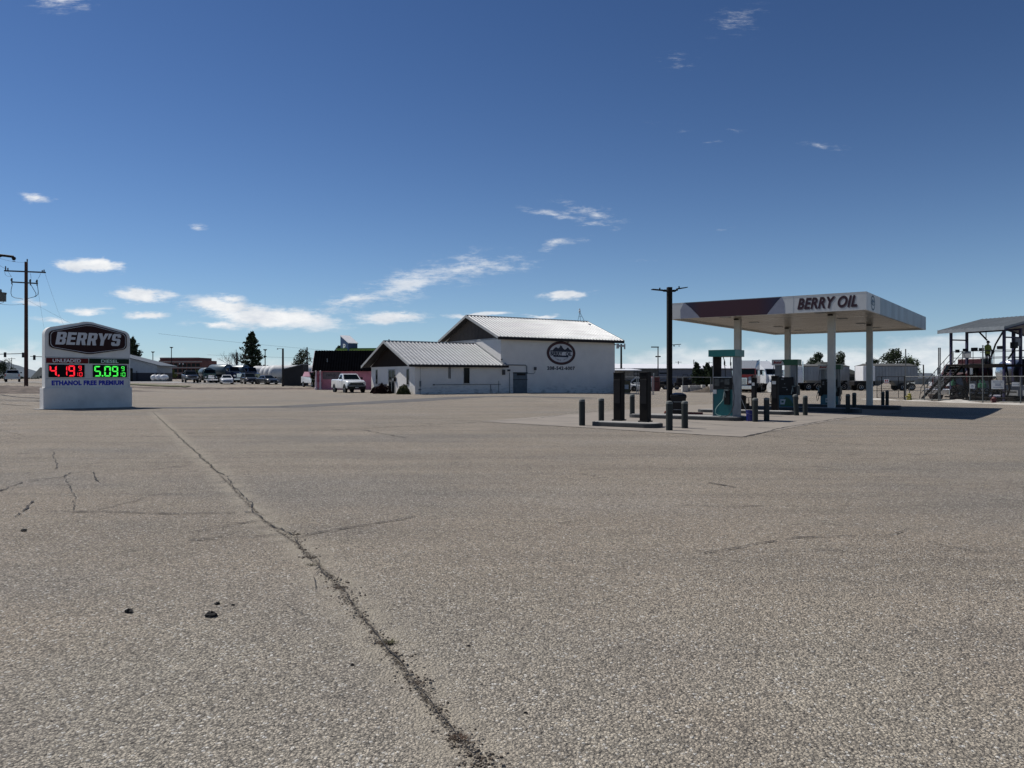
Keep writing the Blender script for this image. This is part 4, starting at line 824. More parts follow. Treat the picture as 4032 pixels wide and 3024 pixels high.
decal('lettering', vf, mat('number ink', (.008, .009, .018), .6, var=.05), wh, lambda x, y: (16.3 + x, -.006, 2.46 + y))
mb = MB()
for x in (15.9, 17.1): mb.cbox(x, -.12, 5.1, .16, .14, .07)
mb.build('sign_lamp', dark, wh)
mb = MB(); mb.box(10.5, 12.1, -.05, -.002, -.1, 2.0); sdr = mb.build('door', M('steel door', (.09, .115, .14), .5, .3, var=.15), wh)
mb = MB(); mb.box(10.45, 12.15, -.075, -.051, 1.92, 2.02); mb.box(10.45, 12.15, -.075, -.051, 1.28, 1.33); mb.box(10.9, 11.9, -.07, -.051, 1.72, 1.9); mb.build('frame', dark, sdr)
mb = MB(); mb.tube([(9.15, -.06, 2.72), (11.9, -.06, 2.72), (12.05, -.06, 2.62), (12.05, -.06, 1.95)], .045); mb.tube([(10.05, -.06, 2.0), (10.05, -.06, -.1)], .03); mb.tube([(12.1, -.05, 1.9), (12.9, -.05, 1.9), (13.05, -.05, 2.05), (13.05, -.05, 2.3)], .022); mb.tube([(8.8, -.06, 1.2), (8.8, -.06, 0)], .02); mb.build('conduit', pipe, wh)
mb = MB(); mb.cbox(13.05, -.08, 2.4, .24, .14, .3, .01); mb.cbox(9.35, -.1, 2.02, .26, .18, .5, .01); mb.cbox(9.95, -.08, 2.2, .26, .12, .18); mb.build('meter_box', M('dark pipe', (.04,.04,.045), .5), wh)
mb = MB(); mb.cbox(9.12, -.08, 3.25, .1, .14, .12); mb.cbox(23.35, -.12, 5.0, .12, .2, .08); mb.build('wall_lamp', dark, wh)
t = thing('roof_antenna', 'small white antenna on a metal tripod at the roof ridge', 'antenna', (0, 0, 0)); rot = Matrix.Rotation(BR, 3, 'Z'); q = rot @ Vector((23.0, 5.55, 0)); t.location = (B0[0]+q.x, B0[1]+q.y, 7.86); t.scale = (.72, .72, .8)
mb = MB(); 
for a, b in ((-.25, 0), (.75, 0), (.2, .4)): mb.tube([(a, b, 0), (.05, 0, 1.25)], .03)
mb.tube([(-.1, 0, .6), (.35, 0, .6)], .02); mb.build('tripod', M('blue grey steel', (.1, .17, .24), .5), t); mb = MB(); mb.lathe([(.06,0),(.15,.1),(.15,.35),(.09,.42),(.12,.5),(.1,.62),(.001,.64)], 10, 'Z', (.02, 0, 1.1)); mb.build('radome', M('pale plastic', (.6, .68, .72), .5), t)

# ------------------------------------------------------------------ foliage
def leafmat(name, a, b): return mat(name, a, .85, var=.2, vs=1.1, col2=b, spec=.15)
conifer = leafmat('conifer needles', (.05, .07, .036), (.014, .022, .013)); decid = leafmat('broad leaves', (.085, .115, .045), (.03, .05, .022)); barkm = mat('bark', (.06, .048, .04), .9, var=.2, vs=4); barb = leafmat('barberry leaves', (.028, .008, .008), (.012, .005, .005)); shrubg = leafmat('shrub leaves', (.10, .11, .045), (.03, .04, .015)); paleg = leafmat('spring leaves', (.16, .19, .06), (.07, .09, .03))
def leaves(mb, c, s, r, flat=0):
    a = Vector((r.gauss(0,1), r.gauss(0,1), r.gauss(0,1) * (1 - flat))).normalized(); b = a.orthogonal().normalized(); q = r.uniform(0, 6.3); b = (b * math.cos(q) + a.cross(b) * math.sin(q)); d = a.cross(b); s1 = s * r.uniform(.6, 1.3); s2 = s1 * r.uniform(.35, .7); c = Vector(c)
    mb.add([c - b*s1 - d*s2*.3, c - d*s2, c + b*s1 - d*s2*.1, c + d*s2], [(0,1,2,3)])
def tree(name, label, px, pt, pb, Y, wpx, kind, seed, group='trees round the yard', m=None):
    r = random.Random(seed); X = (px - CX) / F * Y; z0 = gz(X, Y) - .1; H = zat(pt, Y) - z0; Wd = wpx * Y / F / 2
    t = thing(name, label, 'tree', (X, Y, z0), 0, group); mb = MB()
    mb.tube([(0,0,0), (r.uniform(-.1,.1), 0, H*.4), (r.uniform(-.15,.15), 0, H*.75), (0,0,H*.95)], [H*.022+.04, H*.016+.03, H*.009+.02, .015], 8)
    if kind == 'conifer':
        Wd *= 1.15; br = []; n = int(40 + H*3)
        for i in range(n):
            f = (i + .5) / n; a = i * 2.4 + r.uniform(-.4,.4); z = H * (.12 + .86 * f); rad = Wd * (1 - f) ** .62 * r.uniform(.5, 1.2) * (1 + .22 * math.sin(a*2 + seed) * math.sin(f*9 + seed)) + .12; br.append((z, rad, a))
            mb.tube([(0,0,z), (math.cos(a)*rad*.8, math.sin(a)*rad*.8, z - rad*.1)], [.04, .012], 4)
        mb.build('trunk', barkm, t); mb = MB(); N = 3200
        for i in range(N):
            z, rad, a = br[min(int(len(br) * r.random()), n-1)]; f = r.random() ** .6; w = (.10 + .26 * f) * rad * .6
            leaves(mb, (math.cos(a)*rad*f + r.gauss(0,w*.6), math.sin(a)*rad*f + r.gauss(0,w*.6), z + rad*(.16*f - .05) + r.gauss(0,.02*H)), .024*H+.06, r)
    elif kind == 'bare':
        def grow(p, d, L, rd, k):
            q = p + d * L; mb.tube([p, p.lerp(q, .5) + Vector((r.uniform(-.06,.06),0,r.uniform(-.03,.05)))*L, q], [rd, rd*.8, rd*.6], 4)
            if k: 
                for _ in range(3): nd = (d + Vector((r.uniform(-.75,.75), r.uniform(-.75,.75), r.uniform(-.1,.55)))).normalized(); grow(q, nd, L*r.uniform(.6,.85), rd*.6, k-1)
        for i in range(4): grow(Vector((0,0,H*.15)), Vector((r.uniform(-.7,.7), r.uniform(-.7,.7), 1)).normalized(), H*.26, .09, 4)
        mb.build('trunk', barkm, t); mb = MB()
        for i in range(160): a = r.uniform(0,6.28); q = r.random(); leaves(mb, (math.cos(a)*Wd*q, math.sin(a)*Wd*q, H*(.45+.5*r.random())), .06, r)
    else:
        cl = []
        for i in range(11 if kind == 'broad' else 16):
            a = r.uniform(0, 6.28); q = r.random() ** .5; zz = H * r.uniform(.32, .9); k = 1 - abs(zz/H - .55) * 1.1; cl.append((math.cos(a)*Wd*q*k*.72, math.sin(a)*Wd*q*k*.72, zz, Wd * r.uniform(.34, .58) * (1 if kind == 'broad' else .7)))
            mb.tube([(0,0,H*.25), (cl[-1][0]*.9, cl[-1][1]*.9, zz)], [.06, .015], 4)
        mb.build('trunk', barkm, t); mb = MB()
        for i in range(2600):
            c = r.choice(cl); a = Vector((r.gauss(0,1), r.gauss(0,1), r.gauss(0,.8))).normalized() * c[3] * r.uniform(.45, 1.12); leaves(mb, (c[0]+a.x, c[1]+a.y, c[2]+a.z), .018*H+.05, r)
    mb.build('crown', m or {'conifer': conifer, 'bare': barkm}.get(kind, decid), t); return t
def shrub(name, label, loc, w, h, m, seed, cat='bush', grp='shrubs by the office door'):
    r = random.Random(seed); t = thing(name, label, cat, loc, 0, grp); mb = MB(); sm = MB()
    for i in range(14): a = r.uniform(0,6.28); sm.tube([(0,0,0), (math.cos(a)*w*.3, math.sin(a)*w*.3, h*r.uniform(.5,1.0))], [.015,.006], 4)
    sm.build('stems', barkm, t)
    for i in range(2400):
        a = r.uniform(0,6.28); q = r.random()**.5; bump_ = 1 + .18*math.sin(a*3+seed) ; z = h * (1 - (q**2.6)) * bump_ * r.random()**.45; leaves(mb, (math.cos(a)*w/2*q*bump_, math.sin(a)*w/2*q*bump_, max(.02, z)), .07, r)
    mb.build('foliage', m, t)
def loc(lx, ly): q = rot @ Vector((lx, ly, 0)); return Vector((B0[0]+q.x, B0[1]+q.y, gz(B0[0]+q.x, B0[1]+q.y)))
shrub('red_bush', 'small dark red bush left of the office door', loc(-.8, 7.2), 1.0, .52, barb, 1); shrub('red_bush', 'largest dark red bush before the office door', loc(-1.3, 4.3), 1.65, .88, barb, 2); shrub('green_bush', 'green leafy bush at the office corner', loc(-.75, .75), 1.15, .8, shrubg, 3)
r_ = random.Random(4)
# ================================================================== vehicles (local x forward)
def paint(name, c, metal=0.): return mat(name, c, .3, metal, var=.06, vs=1.2, coat=.6)
def wheel(t, x, y, r, w=.24, rimm=None, z=None):
    s = 1 if y > 0 else -1; z = r if z is None else z
    mb = MB(); mb.lathe([(r*.55,-w/2),(r*.9,-w/2),(r,-w/2+.03),(r,w/2-.03),(r*.9,w/2),(r*.55,w/2)], 20, 'Y', (x, y, z)); wl = mb.build('wheel', rubber, t, smooth=True)
    mb = MB(); mb.lathe([(r*.56, 0), (r*.54, .02*s), (r*.40, .0), (r*.16, .01*s), (r*.15, .04*s), (.001, .045*s)][::1], 16, 'Y', (x, y + s*(w/2-.01), z)); mb.build('rim', rimm or alu, wl, smooth=True)
def inset_quad(mb, q, iu, iv, off):
    a, b, c, d = [Vector(p) for p in q]; n = (b - a).cross(d - a).normalized() * off
    P = lambda u, v: (a.lerp(b, u)).lerp(d.lerp(c, u), v) + n
    mb.add([P(iu[0], iv[0]), P(iu[1], iv[0]), P(iu[1], iv[1]), P(iu[0], iv[1])], [(0,1,2,3)])
SPEC = {
 'pickup': dict(L=5.6, W=1.98, wb=(-1.75, 1.85), r=.40, low=[(-2.8,.97,.55,1.30),(-2.75,.99,.48,1.33),(-.55,.99,.42,1.34),(1.0,.99,.42,1.27),(2.2,.97,.45,1.24),(2.62,.94,.45,1.12),(2.74,.86,.5,1.02)], cab=(-.55,1.25,.93,-.38,.50,.76,1.30,1.90)),
 'crew': dict(L=5.8, W=2.0, wb=(-1.8, 1.9), r=.42, low=[(-2.9,.98,.6,1.32),(-2.85,1.0,.52,1.36),(-1.0,1.0,.48,1.36),(1.1,1.0,.48,1.3),(2.3,.98,.5,1.26),(2.7,.94,.5,1.14),(2.82,.86,.55,1.02)], cab=(-1.1,1.3,.94,-.9,.6,.78,1.34,1.95)),
 'sedan': dict(L=4.7, W=1.84, wb=(-1.35, 1.4), r=.33, low=[(-2.33,.78,.42,.86),(-2.2,.88,.28,.98),(-1.2,.92,.22,.97),(.9,.92,.22,.93),(1.9,.89,.24,.84),(2.25,.82,.26,.72),(2.35,.7,.32,.62)], cab=(-1.75,1.25,.84,-.95,.35,.62,.93,1.43)),
 'suv': dict(L=4.8, W=1.9, wb=(-1.4, 1.45), r=.38, low=[(-2.38,.86,.5,1.1),(-2.3,.93,.36,1.16),(-1.2,.95,.32,1.14),(1.0,.95,.32,1.08),(2.0,.92,.34,1.02),(2.3,.86,.36,.9),(2.4,.75,.42,.78)], cab=(-2.25,1.3,.88,-2.0,.45,.72,1.08,1.76)),
}
def car(name, label, cat, loc, hd, kind, pm, group=None, z=None):
    S = SPEC[kind]; t = thing(name, label, cat, loc, hd, group)
    def ring(x, hw, z0, z1): c = .09; return [(x,-hw+.04,z0),(x,-hw,z0+.1),(x,-hw,z1-c),(x,-hw+c,z1),(x,hw-c,z1),(x,hw,z1-c),(x,hw,z0+.1),(x,hw-.04,z0)]
    mb = MB(); mb.loft([ring(*s) for s in S['low']]); body = mb.build('body', pm, t, smooth=True)
    a0, a1, hw, b0, b1, hw2, z0, z1 = S['cab']
    Bq = [(a1,-hw,z0-.03),(a1,hw,z0-.03),(a0,hw,z0-.03),(a0,-hw,z0-.03)]; Tq = [(b1,-hw2,z1-.05),(b1,hw2,z1-.05),(b0,hw2,z1-.05),(b0,-hw2,z1-.05)]; Rq = [(b1-.12,-hw2+.1,z1),(b1-.12,hw2-.1,z1),(b0+.1,hw2-.1,z1),(b0+.1,-hw2+.1,z1)]
    mb = MB(); mb.loft([Bq, Tq, Rq]); mb.build('cabin', pm, t)
    mb = MB(); inset_quad(mb, (Bq[0], Bq[1], Tq[1], Tq[0]), (.06,.94), (.10,.95), .008); mb.build('windshield', glass, t)
    mb = MB(); inset_quad(mb, (Bq[2], Bq[3], Tq[3], Tq[2]), (.08,.92), (.2,.92), .008); mb.build('rear_window', glass, t)
    for q in ((Bq[3], Bq[0], Tq[0], Tq[3]), (Bq[1], Bq[2], Tq[2], Tq[1])):
        mb = MB()
        if kind == 'pickup': inset_quad(mb, q, (.2,.84), (.16,.92), .008)
        else: inset_quad(mb, q, (.10,.46), (.16,.92), .008); inset_quad(mb, q, (.50,.88), (.16,.92), .008)
        mb.build('side_window', glass, t)
    fx = S['low'][-1][0]; fh = S['low'][-1][1]; fz0, fz1 = S['low'][-1][2], S['low'][-1][3]
    mb = MB(); big = kind in ('pickup', 'crew'); g1 = fz1 + (.0 if big else -.08); g0 = g1 - (.28 if big else .16)
    mb.box(fx-.12, fx+.025, -fh*.93, fh*.93, g0, g1, .012); gr = mb.build('grille', plast, t)
    if big: mb = MB(); mb.box(fx+.026, fx+.034, -fh*.9, fh*.9, (g0+g1)/2-.015, (g0+g1)/2+.015); mb.build('grille_bar', alu, gr)
    mb = MB(); mb.box(fx-.2, fx+.07, -fh-.06, fh+.06, fz0-.12, g0-.02, .03); bu = mb.build('bumper', plast if big else pm, t)
    if big: mb = MB(); mb.box(fx+.071, fx+.085, -fh*.98, fh*.98, g0-.09, g0-.045); mb.build('chrome_strip', alu, bu)
    mb = MB(); mb.box(fx+.072, fx+.08, -.16, .16, fz0-.02, fz0+.07); mb.build('number_plate', decalw, bu)
    rx = S['low'][0][0]; rh = S['low'][0][1]; rz1 = S['low'][0][3]
    mb = MB(); mb.box(rx-.1, rx+.15, -rh, rh, S['low'][0][2]-.1, S['low'][0][2]+.08, .02); mb.build('rear_bumper', alu if big else plast, t)
    for s in (-1, 1):
        mb = MB(); mb.box(fx-.14, fx+.03 if not big else fx+.035, s*fh*.92-.13, s*fh*.92+.13, g1-.17 if big else g1-.05, g1-.02 if big else g1+.05, .01); mb.build('headlight', lens, t)
        mb = MB(); mb.box(rx-.02, rx+.03, s*(rh-.09)-.06, s*(rh-.09)+.06, rz1-.42 if big else rz1-.25, rz1-.08); mb.build('taillight', redl, t)
        mb = MB(); mx_ = a1-.42; mb.box(mx_-.08, mx_+.08, s*(hw+.17)-.11, s*(hw+.17)+.11, z0+.05, z0+.25, .02); mb.box(mx_-.03, mx_+.03, min(s*hw*.93, s*(hw+.08)), max(s*hw*.93, s*(hw+.08)), z0+.08, z0+.12); mb.build('mirror', plast, t)
        for x in S['wb']: wheel(t, x, s*(S['W']/2-.13), S['r'])
        for x in S['wb']:
            mb = MB(); mb.lathe([(S['r']*1.2, 0), (S['r']*1.2, .02), (.01, .02)], 20, 'Y', (x, s*(S['W']/2-.004)-.01, S['r'])); mb.build('wheel_arch', black, t)
    if big:
        mb = MB(); mb.box(rx+.1, a0-.1, -.84, .84, S['low'][1][3]-.02, S['low'][1][3]+.006); mb.build('bed_opening', black, t)
        mb = MB(); mb.box(rx-.012, rx-.001, -rh*.8, rh*.8, S['low'][0][2]+.14, rz1-.06); mb.build('tailgate', pm, t)
    for s in (-1, 1):
        y = s*(S['W']/2 + .001); mb = MB(); xd = (a0+.2 if kind == 'pickup' else (a0+a1)/2-.1)
        mb.box(xd, xd+.012, min(y, y+s*.004), max(y, y+s*.004), .5, z0-.08); mb.box(a1-.35, a1-.338, min(y, y+s*.004), max(y, y+s*.004), .5, z0-.08); mb.box(a1-1.0, a1-.82, min(y,y+s*.02), max(y,y+s*.02), z0-.22, z0-.18); mb.build('door_seam', black, t)
    return t
wpaint = paint('white vehicle paint', (.74, .76, .78)); bpaint = paint('black vehicle paint', (.012, .013, .015)); gpaint = paint('grey vehicle paint', (.05, .055, .06)); dgreen = paint('dark green paint', (.012, .04, .03)); blupaint = paint('navy truck paint', (.008, .018, .06)); redp = paint('red truck paint', (.10, .010, .008)); dkred = paint('dark red truck paint', (.05, .006, .008)); silver = paint('silver paint', (.34, .36, .38), .3)
q = dep(1372, 77.5)
car('pickup_truck', 'white single cab pickup parked by the pink building', 'pickup', q, R(-61), 'pickup', wpaint)
tp = bpy.data.objects['pickup_truck']
for c_ in tp.children:
    if c_.name.startswith('body'): c_['label'] = 'white pickup body'
mb = MB(); q2 = dep(50, 121)
car('pickup_truck', 'silver crew cab pickup seen from behind on the road at left edge', 'pickup', q2, R(122), 'crew', silver)
GP = 'vehicles parked along the yard edge'
def rowcar(px, Y, hd, kind, pm, label, cat): car('parked_' + ('car' if kind in ('sedan','suv') else 'pickup'), label, cat, dep(px, Y), R(hd), kind, pm, GP)
rowcar(748, 124, -60, 'crew', bpaint, 'black pickup at the left end of the parked row', 'pickup')
rowcar(892, 120, -66, 'sedan', wpaint, 'white sedan parked in front of the navy tank truck', 'car')
rowcar(980, 122, -60, 'suv', gpaint, 'dark grey suv parked right of the white sedan', 'car')
rowcar(1052, 119, -48, 'sedan', gpaint, 'low dark sedan parked before the pale tanks', 'car')

tankw = mat('white tank paint', (.60, .61, .61), .6, var=.14, vs=.5); tankg = mat('grey green tank', (.10, .135, .15), .35, .2, var=.15); polish = mat('polished tank', (.62, .64, .66), .2, .9, var=.08)
def capsule(mb, x0, x1, r, z, y=0, n=20, dome=.35):
    pr = [(r*math.sin(a*math.pi/12), x0 + dome*r*(1-math.cos(a*math.pi/12))) for a in range(0, 7)] + [(r*math.sin(a*math.pi/12), x1 - dome*r*(1-math.cos(a*math.pi/12))) for a in range(6, -1, -1)]
    mb.lathe(pr, n, 'X', (0, y, z))
def tank_truck(label, loc, hd, cabm, tm, group=GP):
    t = thing('tank_truck', label, 'tank truck', loc, hd, group)
    mb = MB(); capsule(mb, -4.2, 1.0, 1.05, 2.15, dome=.3); mb.build('tank', tm, t, smooth=True)
    mb = MB(); mb.box(-4.2, 3.6, -.45, .45, .75, 1.05); mb.box(-4, .8, -1.0, 1.0, 1.0, 1.14); mb.box(-1.6, .6, -1.1, 1.1, .5, 1.0, .02); mb.build('frame', dark, t)
    mb = MB(); mb.loft([[(1.35,-1,1),(1.35,1,1),(1.35,1,2.5),(1.35,-1,2.5)],[(2.5,-1,1),(2.5,1,1),(2.45,.95,2.0),(2.45,-.95,2.0)]]); mb.loft([[(1.3,-.98,2.0),(2.5,-.98,2.0),(2.5,.98,2.0),(1.3,.98,2.0)],[(1.4,-.85,2.75),(2.2,-.85,2.75),(2.2,.85,2.75),(1.4,.85,2.75)]]); cb_ = mb.build('cab', cabm, t)
    mb = MB(); inset_quad(mb, ((2.5,-.98,2.0),(2.5,.98,2.0),(2.2,.85,2.75),(2.2,-.85,2.75)), (.06,.94), (.1,.9), .01); mb.build('windshield', glass, cb_)
    for s in (-1, 1):
        mb = MB(); mb.box(1.5, 2.2, s*.975-.01, s*.975+.01, 2.05, 2.6); mb.build('side_window', glass, cb_)
    mb = MB(); mb.loft([[(2.45,-.8,.8),(2.45,.8,.8),(2.45,.75,1.9),(2.45,-.75,1.9)],[(3.7,-.65,.8),(3.7,.65,.8),(3.7,.6,1.65),(3.7,-.6,1.65)]]); mb.build('hood', cabm, t)
    mb = MB(); mb.box(3.7, 3.75, -.5, .5, .95, 1.6); mb.build('grille', chrome, t); mb = MB(); mb.box(3.6, 3.9, -1.1, 1.1, .5, .8, .03); mb.build('bumper', chrome, t)
    for s in (-1, 1): mb = MB(); mb.cyl((3.5, s*.85, 1.2), (3.75, s*.85, 1.2), .14, n=12); mb.build('headlight', lens, t)
    for x in (3.0, -2.2, -3.4):
        for s in (-1, 1): wheel(t, x, s*.95, .5, .3)
    return t
a = tank_truck('navy tank truck behind the white sedan', dep(890, 131), R(-35), blupaint, tankg)
dup(a, dep(957, 136), R(-30), 'grey tank truck right of the navy one')
t2 = tank_truck('dark green flatbed tank truck left of the navy one', dep(818, 127), R(-58), dgreen, tankg); t2.scale = (.8, .95, .8)
# large white horizontal tanks standing side by side
t = thing('storage_tank', 'farthest white horizontal tank, its dome showing leftmost', 'storage tank', dep(1132, 152), R(11), 'white horizontal tanks')
mb = MB(); capsule(mb, -7, 5, 1.35, 1.95, dome=.8); mb.build('shell', tankw, t, smooth=True); mb = MB()
for x in (-5, 0, 3.4): mb.box(x-.25, x+.25, -1.1, 1.1, 0, 1.1)
mb.build('saddle', conc, t); mb = MB(); mb.cyl((-1,0,3.2), (-1,0,3.5), .25); mb.build('hatch', galv, t)
dup(t, dep(1170, 148.5), R(11), 'second big white horizontal tank from the left'); dup(t, dep(1189, 145), R(11), 'third big white horizontal tank, left of the shed')
dup(t, dep(1212, 141), R(11), 'nearest white horizontal tank, its dome just left of the shed pole')
t = thing('propane_tank', 'leftmost small white tank beside the pale building', 'gas tank', dep(610, 133), R(-75), 'small white tanks')
mb = MB(); capsule(mb, -1.6, 1.6, .5, .72, dome=.8); mb.build('shell', white, t, smooth=True); mb = MB(); mb.box(-1, -.8, -.4, .4, 0, .4); mb.box(.8, 1, -.4, .4, 0, .4); mb.build('foot', galv, t); mb = MB(); mb.cyl((0,0,1.2), (0,0,1.4), .15); mb.build('valve_cap', galv, t)
dup(t, dep(628, 133), R(-75), 'middle one of the three small white tanks'); dup(t, dep(647, 133), R(-75), 'rightmost of the three small white tanks')
t = thing('parked_truck', 'white truck with pink cover left of the pink building', 'truck', dep(1236, 108), R(-50), GP)
mb = MB(); mb.loft([[(-2,-1,.6),(-2,1,.6),(-2,1,1.5),(-2,-1,1.5)],[(2.2,-1,.6),(2.2,1,.6),(2.2,.95,1.25),(2.2,-.95,1.25)]]); mb.build('body', wpaint, t)
pinkm = mat('pink paint', (.62, .34, .40), .5, var=.1)
mb = MB(); mb.loft([[(-1.8,-.9,1.5),(.6,-.9,1.45),(.6,.9,1.45),(-1.8,.9,1.5)],[(-1.5,-.75,2.15),(-.2,-.75,2.15),(-.2,.75,2.15),(-1.5,.75,2.15)]]); mb.build('cabin', pinkm, t)
mb = MB(); inset_quad(mb, ((.6,-.9,1.45),(.6,.9,1.45),(-.2,.75,2.15),(-.2,-.75,2.15)), (.08,.92), (.1,.9), .01); mb.build('windshield', glass, t); mb = MB(); mb.box(2.2, 2.26, -.8, .8, .8, 1.15); mb.build('grille', plast, t)
for x in (-1.3, 1.5):
    for s in (-1, 1): wheel(t, x, s*.9, .4)

def semi(name, label, loc, hd, pm, faired=True, sc=1):
    t = thing(name, label, 'semi truck', loc, hd, 'road tractors beyond the pumps'); t.scale = (sc,)*3
    mb = MB(); mb.box(-3.6, 3.2, -.42, .42, .75, 1.05); mb.cyl((.2,-1.0,.85), (1.5,-1.0,.85), .33, n=14); mb.cyl((.2,1.0,.85), (1.5,1.0,.85), .33, n=14); mb.build('chassis', dark, t)
    mb = MB(); mb.loft([[(-.9,-1.2,1.05),(1.9,-1.2,1.05),(1.9,1.2,1.05),(-.9,1.2,1.05)],[(-.9,-1.2,2.1),(1.9,-1.2,2.1),(1.9,1.2,2.1),(-.9,1.2,2.1)],[(-.88,-1.12,2.85),(1.5,-1.1,2.85),(1.5,1.1,2.85),(-.88,1.12,2.85)]]); cb_ = mb.build('cab', pm, t)
    mb = MB()
    if faired: mb.loft([[(-.9,-1.12,2.86),(1.35,-1.0,2.86),(1.35,1.0,2.86),(-.9,1.12,2.86)],[(-.9,-1.12,3.5),(.3,-.95,3.45),(.3,.95,3.45),(-.9,1.12,3.5)],[(-.9,-1.05,3.85),(-.3,-.9,3.82),(-.3,.9,3.82),(-.9,1.05,3.85)]])
    else: mb.box(-.85, .2, -1.1, 1.1, 2.86, 3.3, .05)
    mb.build('roof_fairing', pm if pm is not redp else silver, t)
    mb = MB(); inset_quad(mb, ((1.9,-1.2,2.1),(1.9,1.2,2.1),(1.5,1.1,2.85),(1.5,-1.1,2.85)), (.06,.94), (.08,.92), .012); mb.build('windshield', glass, cb_)
    for s in (-1, 1): mb = MB(); mb.box(.75, 1.5, min(s*1.17,s*1.21), max(s*1.17,s*1.21), 2.12, 2.72); mb.build('side_window', glass, cb_)
    mb = MB(); mb.loft([[(1.9,-1.0,1.0),(1.9,1.0,1.0),(1.9,.85,2.08),(1.9,-.85,2.08)],[(3.5,-.8,.95),(3.5,.8,.95),(3.5,.6,1.78),(3.5,-.6,1.78)]]); mb.build('hood', pm, t)
    mb = MB(); mb.box(3.5, 3.57, -.48, .48, .95, 1.75, .01); g_ = mb.build('grille', chrome, t)
    mb = MB(); [mb.box(3.571, 3.58, -.4, .4, 1.02+i*.13, 1.07+i*.13) for i in range(5)]; mb.build('grille_bars', black, g_)
    mb = MB(); mb.box(3.45, 3.8, -1.2, 1.2, .4, .85, .04); mb.build('bumper', chrome, t)
    for s in (-1, 1):
        mb = MB(); mb.lathe([(.6,-.18),(.68,-.18),(.68,.18),(.6,.18)], 18, 'Y', (2.7, s*1.0, .52)); mb.build('fender', pm, t)
        mb = MB(); mb.box(3.3, 3.55, s*.8-.17, s*.8+.17, 1.1, 1.4, .03); mb.build('headlight', lens, t)
        mb = MB(); mb.cyl((-.98, s*1.05, 1.1), (-.98, s*1.05, 3.95), .08, n=10); mb.build('exhaust_stack', chrome, t)
        mb = MB(); mb.box(1.75, 1.85, s*1.5-.12, s*1.5+.12, 2.0, 2.6); mb.tube([(1.8, s*1.2, 2.55), (1.8, s*1.45, 2.55)], .02); mb.build('mirror', chrome, t)
        for x in (2.7, -1.7, -3.0): wheel(t, x, s*(1.0 if x > 0 else .95), .52, .3 if x > 0 else .55)
    return t
semi('semi_truck', 'dark red semi tractor right of the teal dispenser', dep(2948, 92), R(-118), redp)
semi('semi_truck', 'white semi tractor facing the pumps with chrome grille', dep(3010, 95), R(-72), wpaint)
semi('semi_truck', 'white semi tractor coupled to the left grain trailer', dep(3122, 104), R(178), wpaint, False)
trl = mat('trailer panels', (.30, .32, .34), .5, .3, var=.1, vs=.7); tarp = mat('trailer tarp', (.10, .10, .095), .8, var=.15)
def grain(label, loc, hd, L):
    t = thing('grain_trailer', label, 'trailer', loc, hd, 'grain trailers'); z0, z1, w = 1.35, 3.35, 1.28
    mb = MB(); mb.box(-L/2, L/2, -w, w, z0, z1)
    n = int(L / .42)
    for i in range(n + 1):
        x = -L/2 + .03 + (L - .06) * i / n
        for s in (-1, 1): mb.box(x-.03, x+.03, min(s*w, s*(w+.05)), max(s*w, s*(w+.05)), z0, z1-.05)
    mb.build('body', trl, t)
    mb = MB(); mb.loft([[(x, -w-.06, z1), (x, -w*.6, z1+.2*e), (x, 0, z1+.32*e), (x, w*.6, z1+.2*e), (x, w+.06, z1)] for x, e in ((-L/2-.03, .3), (-L/2+.5, 1), (L/2-.5, 1), (L/2+.03, .3))]); mb.build('tarp_cover', tarp, t, smooth=True)
    mb = MB(); mb.box(-L/2-.04, L/2+.04, -w-.055, w+.055, z1-.07, z1-.001); mb.build('top_rail', dark, t)
    for x in (-L*.22, L*.22): mb = MB(); mb.loft([[(x-L*.19,-w+.1,z0),(x+L*.19,-w+.1,z0),(x+L*.19,w-.1,z0),(x-L*.19,w-.1,z0)],[(x-.4,-.5,.65),(x+.4,-.5,.65),(x+.4,.5,.65),(x-.4,.5,.65)]]); mb.build('hopper', trl, t)
    mb = MB(); mb.box(-L/2, L/2, -.5, .5, 1.15, 1.35); mb.box(L/2-1.4, L/2-1.2, -.8, .8, .1, 1.2); mb.build('frame', dark, t)
    for x in (-L/2+.7, -L/2+1.9):
        for s in (-1, 1): wheel(t, x, s*.98, .5, .5)
    return t
a = grain('silver ribbed grain trailer behind the near canopy column', dep(3237, 108), R(176), 6.6)
grain('silver ribbed grain trailer with white front behind the far canopy column', dep(3488, 104), R(180), 7.3)
q = dep(3400, 102.5); t = thing('tractor_cab', 'white square box truck front left of the right grain trailer', 'truck', q, R(180), 'road tractors beyond the pumps')
mb = MB(); mb.box(-1.0, .6, -1.2, 1.2, 1.3, 3.3, .05); mb.build('box', white, t); mb = MB(); mb.box(-1.2, 1.6, -.8, .8, .7, 1.28, .05); mb.build('chassis', dark, t)
for s in (-1, 1): wheel(t, .8, s*.95, .5, .4)
mb = MB(); mb.tube([(.7,-1.3,2.1), (1.2,-1.4,2.3), (1.25,-1.4,1.6)], .04); mb.build('mirror', plast, t)
q = dep(3357, 110); t = thing('machine_crate', 'pale crate and dark equipment rack between the grain trailers', 'crate', q)
mb = MB(); mb.box(-1.3, 2.0, -.6, .6, 0, 1.3, .02); mb.build('box', M('grey crate', (.24,.25,.26), .7, var=.15), t); mb = MB()
for z in (.3,.9,1.6,2.2,2.6): mb.box(-2.0, -1.3, -.5, .5, z, z+.12)
for x in (-2.0,-1.36): mb.box(x, x+.06, -.5, .5, 0, 2.8)
mb.build('rack', dark, t)

